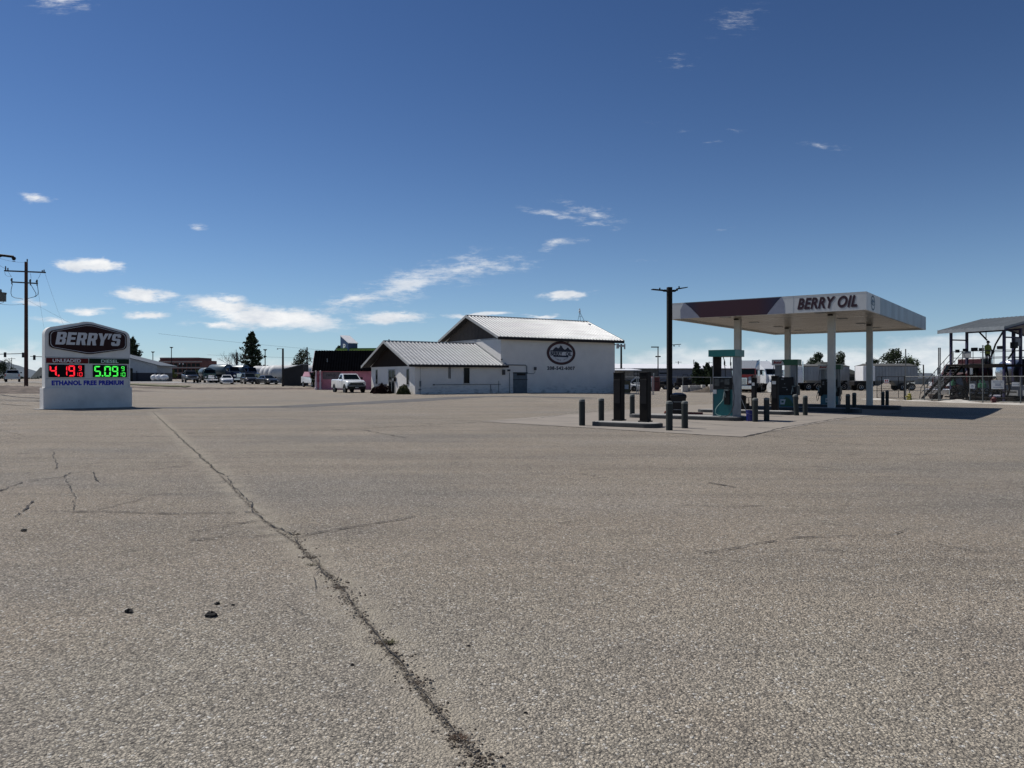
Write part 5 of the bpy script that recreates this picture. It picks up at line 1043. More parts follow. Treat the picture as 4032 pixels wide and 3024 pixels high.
# ================================================================== background buildings
def gable_house(name, label, loc, rz, L, D, hw, hr, wm, rm, ov=.4, group=None, ribs=False, wins=(), lower=None):
    t = thing(name, label, 'building', loc, rz, group)
    mb = MB(); mb.box(-L/2, L/2, -D/2, D/2, -.6, hw); mb.prism([(-D/2, hw), (D/2, hw), (0, hr-.05)], -L/2, L/2, 'yz'); mb.build('wall', wm, t)
    mb = MB()
    if ribs: ribbed(mb, -L/2-ov, L/2+ov, (-D/2-ov, hw-.05), (0, hr), .32, .05, .06); ribbed(mb, -L/2-ov, L/2+ov, (D/2+ov, hw-.05), (0, hr), .32, .05, .06)
    else: mb.prism([(-D/2-ov, hw-.1), (0, hr), (D/2+ov, hw-.1), (D/2+ov, hw-.22), (0, hr-.12), (-D/2-ov, hw-.22)], -L/2-ov, L/2+ov, 'yz')
    mb.build('roof', rm, t)
    for x0, x1, z0, z1 in wins: mb = MB(); mb.box(x0, x1, -D/2-.03, -D/2-.002, z0, z1); mb.build('window', glass, t)
    if lower: mb = MB(); mb.box(-L/2-.02, L/2+.02, -D/2-.02, D/2+.02, -.6, lower[0]); mb.build('wainscot', lower[1], t)
    return t
pinkw = mat('pink wall', (.60, .23, .30), .75, var=.16, vs=1.2, bump=.2, bs=20); blackr = mat('black metal roofing', (.004, .0045, .006), .8, 0, var=.2, vs=1.5, spec=.0)
# pink shop: left end facing the lot, long side parallel to the picture
PK = dep(1367, 97.5); PR = R(8)
pk = gable_house('pink_shop', 'pink shop with steep black ribbed roof behind the pickup', (PK.x, PK.y, 0), PR, 5.6+1.7, 6.0, 2.40, 4.95, pinkw, blackr, .35, None, True)
mb = MB(); mb.box(-2.75, -.55, -3.04, -3.002, 1.3, 2.2); bn_ = mb.build('banner', M('faded banner', (.16, .13, .145), .7, var=.2), pk)
decal('lettering', fit(text_poly('candy', off=.02, shear=.3), 1.3, .5), M('banner ink', (.05,.05,.06), .7), bn_, lambda x, y: (x - 1.7, -3.045, y + 1.8))
ornm = mat('white ornament', (.58, .50, .54), .6, var=.1)
for x in (-3.52, -3.0):
    mb = MB(); mb.lathe([(.17,0),(.19,.25),(.12,.3),(.14,.9),(.09,1.0),(.11,1.7),(.07,1.8),(.09,2.2),(.15,2.3),(.02,2.4)], 10, 'Z', (x, -3.28, 0)); mb.build('pilaster', ornm, pk, smooth=True)
mb = MB(); mb.box(-3.42, -3.1, -3.03, -3.002, .95, 1.9); mb.build('shutter', M('pink red shutter', (.38, .10, .14), .6), pk)
mb = MB(); mb.prism([(-3.4, 2.1), (-3.5, 2.2), (0, 4.95), (0, 4.8)], -4.06, -4.02, 'yz'); mb.build('gable_trim', ornm, pk)
mb = MB(); mb.cyl((-2.3, -1.9, 3.0), (-2.3, -1.9, 3.9), .05); mb.build('vent_pipe', galv, pk)
# blue tower and green parapet behind it
bluef = mat('blue sign panel', (.012, .04, .12), .4, var=.06); grn = mat('green parapet', (.06, .12, .012), .45, var=.1)
t = thing('wash_building', 'building with green parapet and sloping blue white tower', 'building', dep(1400, 135), R(-8))
mb = MB(); mb.box(-4, 7.5, 0, 5, 0, 5.2); mb.build('wall', M('grey green wall', (.1, .13, .09), .7), t); mb = MB(); mb.box(-3.4, 7.6, -.15, 5.1, 5.2, 6.25); mb.build('parapet', M('green fascia', (.09, .19, .015), .5), t); mb = MB(); mb.box(-3.45, 7.65, -.3, -.16, 5.85, 6.0); mb.build('parapet_stripe', M('lime stripe', (.3, .45, .1), .5), t)
TM = Matrix.Translation((-1.2, -.4, 0)) @ Matrix.Rotation(R(52), 4, 'Z')
mb = MB(TM); mb.prism([(0,5.3),(2.6,5.3),(2.6,8.45),(0,7.1)], 0, 1.9, 'yz'); tw = mb.build('tower', bluef, t)
mb = MB(TM); mb.loft([[(-.05,-.12,7.08),(1.98,-.12,7.08),(1.98,-.12,7.18),(-.05,-.12,7.18)],[(-.05,2.7,8.54),(1.98,2.7,8.54),(1.98,2.7,8.64),(-.05,2.7,8.64)]]); mb.build('tower_roof', white, tw)
decal('lettering', fit(text_poly('P', off=.03), .8, 1.1), white, tw, lambda x, y: tuple(TM @ Vector((-.012, 1.3 - x, y + 6.5))))
# pale building behind the price sign
q = dep(545, 134); t = thing('pale_building', 'pale building with dark blue lower wall right of the price sign', 'building', (q.x, q.y, q.z), R(6))
mb = MB(); mb.box(-8, 3.1, 0, 8, -.4, 2.7); mb.prism([(-8, 2.7), (3.1, 2.7), (3.1, 3.0), (-5, 5.1), (-8, 5.1)], .02, 7.98, 'xz'); mb.build('wall', M('pale blue wall', (.34, .38, .42), .7, var=.08), t)
mb = MB(); mb.prism([(-8, 5.15), (-5, 5.15), (3.9, 2.85), (3.9, 2.7), (-5, 5.0), (-8, 5.0)], -.5, 8.4, 'xz'); mb.build('roof', M('grey roof', (.12, .14, .16), .6), t)
mb = MB(); mb.box(-3, 3.13, -.04, 0, -.4, 1.55); mb.box(3.1, 3.14, 0, 8, -.4, 1.55); mb.build('wainscot', M('navy wainscot', (.01, .014, .03), .6), t); mb = MB(); mb.box(-2.1, -.95, -.07, -.042, .1, 2.35); mb.build('door', glass, t); mb = MB(); mb.cyl((-.2,-.2,0), (-.2,-.2,1.9), .05); mb.build('post', black, t)
# three storey brick block far behind
q = dep(710, 330); t = thing('brick_office', 'distant brown brick office block with pale bands', 'building', (q.x, q.y, 0), R(-4)); brick = mat('brown brick', (.16, .06, .05), .8, var=.15, vs=.4); pale = mat('pale band', (.30, .28, .27), .7, var=.1)
mb = MB(); mb.box(-9.7, 9.7, 0, 14, -1, 9.0); mb.box(-9.7, 7.8, 1, 13, 9.0, 10.2); mb.build('wall', brick, t)
mb = MB(); [mb.box(-9.75, 9.75, -.06, 0, z, z + .45) for z in (8.15, 5.6, 3.2)]; mb.box(-9.75, 7.85, .94, 1, 9.9, 10.25); mb.build('band', pale, t)
for k, z in enumerate((6.2, 3.8, 1.2)):
    for x in range(-9, 9, 2): mb = MB(); mb.box(x+.1, x+1.7, -.05, -.002, z, z + 1.5); mb.build('window', glass, t)
decal('lettering', ([(-.6,0),(0,.3),(0,.9),(-.6,.6),(1,0),(1.5,0),(1.5,.8),(1,.8)], [(0,1,2,3),(4,5,6,7)]), decalw, t, lambda x, y: (x, -.08, y + 7.1))
shedm = mat('dark slatted shed', (.02, .022, .026), .8, var=.2, vs=2, stretch=(8, 1, .6))
q = dep(1155, 112); t = thing('shed', 'dark grey lean-to shed beside the utility pole', 'shed', (q.x, q.y, q.z), R(-3))
mb = MB(); mb.prism([(-1.45, -.2), (1.45, -.2), (1.45, 3.1), (-1.45, 2.4)], 0, 2.5, 'xz'); mb.build('wall', shedm, t); mb = MB(); mb.prism([(-1.55, 2.4), (1.5, 3.13), (1.5, 3.23), (-1.55, 2.5)], -.1, 2.6, 'xz'); mb.build('roof', galv, t)
# right side: white roofed shop, carport, house
whr = mat('white metal roofing', (.84, .85, .86), .45, 0, var=.04); darkw = mat('dark siding', (.07, .075, .08), .7, var=.12); bluew = mat('blue grey siding', (.12, .14, .18), .7, var=.12)
q0 = px2(2400, 1500, 150); t = thing('metal_shop', 'long dark metal shop with bright white roof', 'building', (17.5, 150, -.25), R(-3))
mb = MB(); mb.box(3.5, 27, 0, 14, -.5, 3.5); w_ = mb.build('wall', darkw, t); mb = MB(); mb.box(11, 26.8, -.03, -.002, -.5, 3.35); mb.build('siding', bluew, w_)
mb = MB(); mb.prism([(3.0, 3.45), (27.4, 3.45), (25.0, 5.1), (3.0, 5.3)], 0, .01, 'xz') if False else mb.loft([[(2.8,-.6,3.5),(27.4,-.6,3.5),(27.4,-.6,3.6),(2.8,-.6,3.6)],[(2.8,7,4.5),(23.4,7,4.4),(23.4,7,4.5),(2.8,7,4.6)],[(2.8,14.6,3.5),(27.4,14.6,3.5),(27.4,14.6,3.6),(2.8,14.6,3.6)]]); mb.build('roof', whr, t)
mb = MB(); mb.prism([(-3.2+.0,0),(3.4,0),(3.4,4.2),(.8,5.0),(-3.2,4.0)], -.4, 12, 'xz') if False else mb.box(-3, 3.45, 2, 13, -.5, 3.6); mb.build('annexe', M('pale blue wall', (.34,.38,.42), .7), t)
for x in (11.4, 18.6, 21.2): mb = MB(); mb.box(x, x+2.2, -.06, -.031, 2.5, 2.75); mb.build('window', glass, t)
decal('lettering', ([(4.6,2.4),(7.4,2.3),(7.4,2.7),(4.6,2.8),(5.6,1.7),(7.2,1.7),(7.2,2.1),(5.6,2.1)], [(0,1,2,3),(4,5,6,7)]), M('faded sign grey', (.2,.2,.2), .7), t, lambda x, y: (x, -.01, y))
q = dep(2470, 112); t = thing('carport', 'white flat roofed carport beside the warehouse corner', 'carport', (q.x, q.y, -.22), R(0))
mb = MB(); mb.loft([[(-3.2,-.2,2.75),(2.05,-.2,2.75),(2.05,-.2,2.85),(-3.2,-.2,2.85)],[(-3.2,4.8,3.0),(1.3,4.8,3.0),(1.3,4.8,3.1),(-3.2,4.8,3.1)]]); mb.build('roof', whr, t)
mb = MB(); mb.box(-3.2, .2, 3.6, 3.8, 0, 3.1); mb.box(.2, 1.5, 3.2, 3.4, 0, 3.0); mb.build('wall', M('grey crate', (.24,.25,.26)), t); mb = MB(); [mb.box(x, x+.08, 0, .08, 0, 2.76) for x in (-2.9, -.5, .95, 1.5)]; mb.build('post', dark, t)
q = dep(3330, 150); t = thing('house', 'dark hip roofed house between the grain trailers', 'house', (q.x, q.y, -.25), R(12))
hr = M('dark shingles', (.045, .052, .045), .9, var=.2, vs=.8); mb = MB(); mb.box(-4.6, 3.0, 0, 8, -.5, 2.4); mb.build('wall', darkw, t)
mb = MB(); mb.loft([[(-5.2,-.6,2.4),(3.6,-.6,2.4),(3.6,8.6,2.4),(-5.2,8.6,2.4)],[(-3.2,3.6,4.9),(-.8,3.6,4.9),(-.8,4.4,4.9),(-3.2,4.4,4.9)]]); mb.build('roof', hr, t)
mb = MB(); mb.box(-1.0, 2.0, -.04, -.002, .2, 1.9); mb.build('window', glass, t); mb = MB(); mb.box(-1.1, 2.1, -.12, -.045, .3, .4); mb.box(.4, .5, -.12, -.045, 0, 2.0); mb.build('railing', M('grey crate', (.24,.25,.26)), t)
mb = MB(); mb.cbox(-1.5, 1.0, 3.9, .25, .1, .12); mb.cbox(-.7, .8, 3.7, .25, .1, .12); mb.build('roof_vent', white, t)
gable_house('farm_building', 'low pale farm building at far right beyond the trailers', (*px2(3622, 1500, 200)[:1], 200, -.2), R(5), 6, 5, 1.6, 2.9, M('grey siding', (.22,.24,.24), .7, var=.1), M('grey roof', (.12,.14,.16)), .3)
# far mass along the horizon
r = random.Random(21); mb = MB()
for i in range(3600):
    px = r.uniform(-60, 4150); 
    Y = r.uniform(380, 470); X = (px - CX)/F*Y; h = 1.2 + 2.6*abs(math.sin(px*.013)+math.sin(px*.031+1))*.5 + (1.8 if 820 < px < 1330 else 0) 
    leaves(mb, (X, Y, r.uniform(-.5, h)), r.uniform(.7, 1.4), r)
tag(mb.build('treeline', leafmat('far foliage', (.05, .065, .055), (.03, .04, .04))), 'far low line of trees along the horizon', 'treeline', None, 'stuff')
# ================================================================== trees
tree('spruce_tree', 'dark spruce rising behind the right edge of the price sign', 522, 1330, 1500, 160, 88, 'conifer', 11)
tree('spruce_tree', 'tallest spruce above the parked vehicles', 992, 1308, 1500, 165, 96, 'conifer', 12)
tree('bare_tree', 'leafless tree just left of the tallest spruce', 930, 1368, 1500, 160, 74, 'bare', 13)
tree('leafy_tree', 'sparse round tree right of the leaning shed pole', 1187, 1374, 1505, 165, 92, 'broad', 14, m=leafmat('olive leaves', (.085, .095, .055), (.035, .04, .025)))
tree('leafy_tree', 'small dark tree peeking beside the blue tower', 1337, 1352, 1490, 150, 40, 'broad', 15)
tree('spruce_tree', 'dark narrow tree against the left gable of the pink shop', 1250, 1405, 1500, 104, 34, 'conifer', 16)
tree('young_tree', 'pale green young tree left of the brick office', 620, 1440, 1490, 170, 44, 'broad', 17, m=paleg)
tree('young_tree', 'pale green young tree before the brick office', 674, 1450, 1488, 168, 40, 'broad', 18, m=paleg)
tree('young_tree', 'green tree right of the brick office above the black pickup', 772, 1455, 1492, 150, 36, 'broad', 19)
tree('spruce_tree', 'near spruce standing before the white roofed shop', 2742, 1427, 1508, 118, 54, 'conifer', 20)
tree('spruce_tree', 'spruce just left of the teal dispenser', 2785, 1430, 1508, 118, 56, 'conifer', 21)
tree('spruce_tree', 'small spruce half hidden by the teal dispenser', 2806, 1443, 1508, 120, 26, 'conifer', 22)
tree('spruce_tree', 'tiny far spruce seen through the teal dispenser gap', 2857, 1440, 1492, 260, 14, 'conifer', 23)
tree('pine_tree', 'open crowned pine left of the near canopy column', 3207, 1376, 1505, 160, 84, 'broad', 24, m=conifer)
tree('pine_tree', 'pine half hidden by the near canopy column', 3300, 1376, 1500, 165, 72, 'broad', 25, m=conifer)
tree('pine_tree', 'low pine just right of the far canopy column', 3438, 1412, 1505, 150, 70, 'broad', 26, m=conifer)
tree('pine_tree', 'large dark pine above the right grain trailer', 3518, 1378, 1510, 135, 120, 'broad', 27, m=conifer)
tree('leafy_tree', 'round green tree right of the large dark pine', 3583, 1403, 1515, 140, 90, 'broad', 28)
tree('leafy_tree', 'green roadside tree behind the silver pickup', 18, 1420, 1480, 175, 76, 'broad', 29, m=leafmat('roadside leaves', (.06,.08,.045), (.02,.03,.018)))
tree('leafy_tree', 'dark low tree left of the silver pickup', -30, 1428, 1480, 178, 60, 'broad', 30)
# ================================================================== poles, lines, signals
polew = mat('creosoted pole', (.10, .042, .026), .85, var=.35, vs=3, col2=(.035, .018, .013), stretch=(6, 6, .3), bump=.3, bs=20); wirem = mat('wire', (.05, .055, .065), .6, var=0); insul = mat('insulator', (.06, .065, .07), .35, var=.1)
UY = 80; ux = (103 - CX)/F*UY; uz = gz(ux, UY)
def uzat(y): return zat(y, UY) - uz
def ul(px): return (px - 103) / F * UY
t = thing('utility_pole', 'tall brown wooden utility pole with two crossarms by the price sign', 'utility pole', (ux, UY, uz), 0)
mb = MB(); mb.cyl((0,0,-.6), (0,0,uzat(1031)), .20, .155, 16); mb.build('pole', polew, t, smooth=True)
arm = mat('weathered crossarm', (.055, .05, .055), .8, var=.2)
za, zb_ = uzat(1069), uzat(1112)
mb = MB(); mb.loft([[(ul(22), -.26, za-.02),(ul(22), -.14, za-.02),(ul(22), -.14, za+.12),(ul(22), -.26, za+.12)], [(ul(184), -.26, za-.2),(ul(184), -.14, za-.2),(ul(184), -.14, za-.06),(ul(184), -.26, za-.06)]]); mb.build('crossarm', arm, t)
mb = MB(); mb.loft([[(ul(55), -.26, zb_-.05),(ul(55), -.14, zb_-.05),(ul(55), -.14, zb_+.08),(ul(55), -.26, zb_+.08)], [(ul(153), -.26, zb_-.2),(ul(153), -.14, zb_-.2),(ul(153), -.14, zb_-.07),(ul(153), -.26, zb_-.07)]]); mb.build('crossarm', arm, t)
def ins(x, z, h=.3): 
    mb = MB(); mb.lathe([(.03,0),(.07,.03),(.04,h*.3),(.08,h*.4),(.045,h*.6),(.075,h*.72),(.03,h)], 10, 'Z', (x, -.2, z)); mb.build('insulator', insul, t)
ins(ul(27), za+.12, .42); ins(ul(36), za+.1, .26); ins(ul(178), za-.08, .26); ins(ul(171), za-.08, .2); ins(ul(112), uzat(1031)-.02, .3)
for px_, zz in ((54, 1108), (127, 1112), (153, 1114)):
    x = ul(px_); z = uzat(zz); mb = MB(); mb.cyl((x, -.3, z-.35), (x, -.3, z+.3), .055, .075, 10); mb.loft([[(x-.04,-.34,z+.3),(x+.04,-.34,z+.3),(x+.04,-.26,z+.3),(x-.04,-.26,z+.3)],[(x-.14,-.34,z+.1),(x-.05,-.34,z-.05),(x-.05,-.26,z-.05),(x-.14,-.26,z+.1)]]); mb.build('fuse_cutout', insul, t)
for pts in ([(56,1120),(51,1140),(50,1156),(54,1168),(66,1174),(85,1176),(98,1179)], [(128,1122),(140,1142),(148,1156),(148,1165),(142,1170)], [(154,1126),(157,1148),(156,1160),(148,1168),(130,1173),(115,1177)], [(25,1072),(28,1083),(36,1089),(52,1090)], [(40,1072),(46,1082),(52,1091)], [(125,1076),(128,1086),(129,1098)], [(166,1078),(162,1090),(156,1098)]):
    mb = MB(); mb.tube([(ul(a), -.28, uzat(b)) for a, b in pts], .028 if len(pts) > 4 and pts[0][1] > 1100 else .014, 6); mb.build('jumper_cable', wirem, t, smooth=True)
mb = MB(); mb.cyl((ul(92), -.1, uzat(1198)), (ul(100), -.1, uzat(1199)), .05, n=6); mb.cyl((.2, -.05, uzat(1490)), (.2, -.05, uzat(1200)), .02, n=6); mb.build('bracket', insul, t)
# second pole just outside the frame: its lamp arm and transformer reach into view
U2 = 52; u2x = (-75 - CX)/F*U2; u2z = gz(u2x, U2)
t = thing('utility_pole', 'pole beyond the left edge carrying a lamp arm and transformer', 'utility pole', (u2x, U2, u2z), 0)
def w2(px, py): return ((px + 75)/F*U2, -.2, zat(py, U2) - u2z)
mb = MB(); mb.cyl((0,0,-.6), (0,0,zat(980,U2)-u2z), .19, .15, 14); mb.build('pole', polew, t, smooth=True)
mb = MB(); mb.tube([w2(-75, 1000), w2(-20, 1004), w2(30, 1009), w2(60, 1013)], .085, 8); mb.tube([w2(-60, 1050), w2(-5, 1018), w2(15, 1011)], .03, 6); la = mb.build('lamp_arm', black, t, smooth=True)
a = w2(62, 1018); mb = MB(); mb.lathe([(.001,-.16),(.07,-.15),(.12,-.06),(.13,.0),(.09,.08),(.001,.1)], 12, 'Z', a); mb.lathe([(.001,-.25),(.09,-.235),(.09,-.22),(.001,-.21)], 12, 'Z', a); mb.build('lamp_head', black, la, smooth=True)
a = w2(8, 1170); mb = MB(); mb.lathe([(.001,-.30),(.36,-.30),(.36,.22),(.39,.24),(.39,.29),(.001,.30)], 18, 'Z', a); tf = mb.build('transformer', M('transformer grey', (.10, .11, .10), .5, var=.15), t, smooth=True)
mb = MB(); mb.lathe([(.05,.3),(.08,.34),(.04,.4),(.07,.44),(.03,.52)], 8, 'Z', (a[0]+.05, a[1], a[2])); mb.cbox(a[0]+.39, a[1], a[2]+.2, .08, .06, .09); mb.build('bushing', insul, tf)
mb = MB(); mb.tube([w2(29, 1160), w2(26, 1180), w2(20, 1193), w2(5, 1197), w2(-25, 1196), w2(-70, 1190)], .014); mb.box(-.1, a[0]-.3, -.25, -.15, a[2]-.1, a[2]); mb.build('cable', wirem, t)
def wire(label, a, b, sag, rad=.012, group='overhead wires by the road'):
    a, b = Vector(a), Vector(b); mb = MB(); mb.tube([a.lerp(b, i/14) - Vector((0,0,sag*4*(i/14)*(1-i/14))) for i in range(15)], rad, 5); return tag(mb.build('overhead_wire', wirem), label, 'wire', group)
def uw(px, py): return (ux + ul(px), UY - .2, zat(py, UY))
wire('overhead wire reaching left from the upper crossarm end', uw(27, 1060), (u2x-2, 50, 12.6), .3, .014)
wire('overhead wire from the pole top to the lamp pole beyond the edge', uw(112, 1033), (u2x, 51.8, 10.2), .3, .010)
wire('overhead wire from pole top falling right behind the sign', uw(178, 1066), (-114, 200, 9.0), 1.6, .009)
wire('overhead wire from lower crossarm falling right behind the sign', uw(150, 1110), (-121, 200, 6.6), 1.5, .009)
wire('overhead wire left of the pole at bracket height', uw(93, 1198), (u2x, 52, zat(1180, U2)), .2, .012)
wire('guy wire from the pole down towards the price sign', uw(108, 1180), (ux+7.5, UY+20, .9), .0, .008)
wire('long thin wire crossing the sky right of the sign', (-65, 140, 9.6), (-6, 190, 6.6), 1.0, .016)
wire('thin wire low over the parked row', (-60, 150, 6.0), (10, 160, 5.6), .6, .018)
# signals
sigm = mat('signal housing', (.02, .024, .03), .5, var=.05)
def signal(label, px0, px1, py0, py1, Y, heads, post):
    X = (post - CX)/F*Y; t = thing('traffic_signal', label, 'traffic light', (X, Y, gz(X, Y)), 0, 'traffic lights over the road'); g0 = gz(X, Y)
    w = lambda px, py: ((px - post)/F*Y, 0, zat(py, Y) - g0)
    mb = MB(); mb.cyl((0,0,0), (0,0,w(post, py0-8)[2]), .15, .1, 10); mb.build('post', galv, t); mb = MB(); a, b = (w(px0, py0), w(px1, py1)); mb.cyl(a, b, .06, .07, 8); mb.build('mast_arm', dark, t)
    for hx, hy in heads:
        c = w(hx, hy); mb = MB(); mb.cbox(c[0], -.15, c[2], .42, .24, .98, .03); hd = mb.build('signal_head', sigm, t)
        for k in (-1, 0, 1): mb = MB(); mb.lathe([(.11,0),(.11,-.12)], 10, 'Y', (c[0], -.27, c[2]+k*.3)); mb.build('visor', black, hd)
signal('left mast arm with two hanging signal heads', -60, 97, 1396, 1392, 150, [(22, 1397), (93, 1398)], -60)
signal('right mast arm with one signal head beside the price sign', 119, 260, 1403, 1408, 152, [(137, 1408)], 262)
def lampost(label, px, pt, Y, kind='disc', group='thin lamp posts in the yard', r=.09):
    X = (px - CX)/F*Y; g0 = gz(X, Y); H = zat(pt, Y) - g0; t = thing('street_lamp', label, 'lamp', (X, Y, g0), 0, group)
    mb = MB(); mb.cyl((0,0,0), (0,0,H-.1), r*1.3, r, 10); mb.build('pole', dark, t); mb = MB()
    if kind == 'disc': mb.lathe([(.1,-.35),(.16,-.3),(.42,-.12),(.42,-.02),(.001,.0)], 14, 'Z', (0,0,H)); mb.build('lamp_head', black, t)
    elif kind == 'arm': mb.box(-.95, .1, -.12, .12, H-.16, H-.02, .02); mb.build('lamp_head', black, t)
    elif kind == 'horn': 
        mb.box(-.75, -.35, -.3, .3, H-.8, H-.05, .04); mb.box(.45, .6, -.3, .3, H-.9, H-.05); mb.cyl((-.35,0,H-.4), (.45,0,H-.4), .16, n=10); mb.build('siren_head', galv, t)
    elif kind == 'none': mb.cyl((0,0,H-.1), (0,0,H), .1); mb.build('cap', dark, t)
    return t
lampost('shorter round headed lamp post right of the pale building', 602, 1384, 190); lampost('taller round headed lamp post before the brick office', 675, 1366, 190); lampost('small headed lamp post right of the tallest spruce', 1044, 1375, 170)
lampost('siren post with grey horns behind the warehouse corner', 2446, 1352, 118, 'horn', 'tall posts behind the warehouse', .14)
t = lampost('lamp post with arm on top and two side lamps', 2591, 1364, 105, 'arm', 'tall posts behind the warehouse', .07)
mb = MB(); z = 6.35 - 1.8 - .22; zz_ = zat(1404, 105) - gz(20, 105)
for s in (-1, 1): mb.lathe([(.001,-.1),(.16,-.06),(.16,.06),(.001,.1)], 10, 'Z', (s*.22, 0, zz_))
mb.tube([(-.22,0,zz_), (.22,0,zz_)], .03); mb.build('side_lamps', black, t)
def upole(label, px, pt, Y, arms=0, lamp=False, grp='plain utility poles', r=.17):
    X = (px - CX)/F*Y; g0 = gz(X, Y); H = zat(pt, Y) - g0; t = thing('utility_pole', label, 'utility pole', (X, Y, g0), 0, grp)
    mb = MB(); mb.cyl((0,0,-.3), (0,0,H), r, r*.75, 10); mb.build('pole', M('dark pole wood', (.03,.028,.028), .85, var=.25), t)
    for k in range(arms): mb = MB(); mb.box(-1.1, 1.1, -.06, .06, H-.4-k*.9, H-.28-k*.9); mb.build('crossarm', arm, t)
    if lamp: mb = MB(); mb.tube([(0,0,H-.1), (-.45,0,H+.0), (-.75,0,H-.05)], .03); mb.lathe([(.001,-.1),(.12,-.06),(.05,.08)], 8, 'Z', (-.78,0,H-.06)); mb.build('lamp_arm', dark, t)
upole('thick utility pole with small lamp left of the dark shed', 1114, 1372, 110, 0, True)
upole('thin pole in front of the round sparse tree', 1209, 1367, 160, 0, False); upole('short dark pole before the leafless tree', 934, 1388, 150)
upole('far small pole with crossarm behind the white roof', 2671, 1422, 260, 1, grp='far crossarm poles'); upole('far plain pole left of the near spruce', 2732, 1416, 240, 0, grp='far crossarm poles'); upole('far crossarm pole above the second spruce', 2792, 1424, 250, 1, grp='far crossarm poles'); upole('far pole with lamp at the right above the farm building', 3636, 1436, 170, 0, True, grp='far crossarm poles')
upole('far small pole above the road at left', 46, 1408, 230, 1, grp='far crossarm poles', r=.1)

# ================================================================== yard clutter beyond the warehouse
def gate_post(label, px, pt, Y=76): 
    X = (px - CX)/F*Y; g0 = gz(X, Y); mb = MB(Matrix.Translation((X, Y, g0))); H = zat(pt, Y)-g0; mb.cyl((0,0,-.2), (0,0,H), .045, n=10); mb.lathe([(.05,H-.01),(.05,H+.03),(.001,H+.06)], 10); tag(mb.build('gate_post', galv), label, 'post', 'yard gate posts')
meshm = bpy.data.materials.new('chain link'); meshm.use_nodes = True
def linkmat():
    t = meshm.node_tree; b = t.nodes['Principled BSDF']; b.inputs['Base Color'].default_value = (.08, .085, .085, 1); b.inputs['Roughness'].default_value = .5; b.inputs['Metallic'].default_value = .4
    co = t.nodes.new('ShaderNodeTexCoord'); sp = t.nodes.new('ShaderNodeSeparateXYZ'); t.links.new(co.outputs['Object'], sp.inputs[0])
    def mm(op, a, b2=None):
        n = t.nodes.new('ShaderNodeMath'); n.operation = op
        for i, v in enumerate((a, b2)):
            if v is None: continue
            if isinstance(v, (int, float)): n.inputs[i].default_value = v
            else: t.links.new(v, n.inputs[i])
        return n.outputs[0]
    h = sp.outputs[0]
    s1 = mm('ABSOLUTE', mm('SINE', mm('MULTIPLY', mm('ADD', h, sp.outputs[2]), 45))); s2 = mm('ABSOLUTE', mm('SINE', mm('MULTIPLY', mm('SUBTRACT', h, sp.outputs[2]), 45)))
    a = mm('LESS_THAN', mm('MINIMUM', s1, s2), .11); t.links.new(a, b.inputs['Alpha'])
linkmat()
for i, (px, pt) in enumerate(((2507, 1484), (2513, 1484), (2568, 1486), (2574, 1471))): gate_post(('left post of the yard gate beside the small island pedestal', 'second left post of the yard gate', 'right inner post of the yard gate', 'taller right post of the yard gate')[i], px, pt)
def yx(px, Y=76): return (px - CX)/F*Y
a0, a1 = yx(2425), yx(2507); g0 = gz(11, 76); t = thing('yard_fence', 'chain link fence panel between the warehouse and the gate', 'fence', (a0, 76, g0), 0, 'yard fence panels'); mb = MB(); mb.tube([(0,0,1.72), (a1-a0,0,1.72)], .03); mb.tube([(0,0,.1), (a1-a0,0,.1)], .02); mb.build('rail', galv, t); mb = MB(); mb.add([(0,0,.1),(a1-a0,0,.1),(a1-a0,0,1.7),(0,0,1.7)], [(0,1,2,3)]); mb.build('chain_link', meshm, t)
a0, a1 = yx(2574), yx(2800); t = thing('yard_fence', 'long thin fence rail running right behind the lamp pole', 'fence', (a0, 76, gz(14,76)), 0, 'yard fence panels'); mb = MB(); mb.tube([(0,0,1.8), (a1-a0,0,1.75)], .022)
mb.build('rail', galv, t); mb = MB(); [mb.tube([(x,0,0), (x,0,1.8)], .025) for x in (2.9, 5.7)]; mb.build('posts', galv, t)
q = dep(2470, 80); t = thing('skip_box', 'dark yellow and white box beside the warehouse corner', 'box', q); mb = MB(); mb.box(-.45, .3, -.2, .6, 0, 1.35, .02); mb.build('body', M('yellow brown box', (.12, .09, .03), .7, var=.25), t); mb = MB(); mb.box(-.35, .1, -.22, -.202, .5, .95); mb.build('panel', decalw, t); mb = MB(); mb.box(-.5, .35, -.25, .65, 1.36, 1.45); mb.build('lid', dark, t)
q = dep(2585, 98); t = thing('red_container', 'small dark red container behind the right gate post', 'container', q); mb = MB(); mb.box(-.45, .42, 0, 2, 0, 1.9, .03)
for i in range(6): mb.box(-.42+i*.14, -.37+i*.14, -.03, -.002, .1, 1.8)
mb.build('body', M('dull red', (.13, .028, .03), .6, var=.2), t); mb = MB(); mb.box(-.3, .3, -.05, -.031, 1.2, 1.26); mb.build('handle', dark, t)
rr_ = random.Random(31)
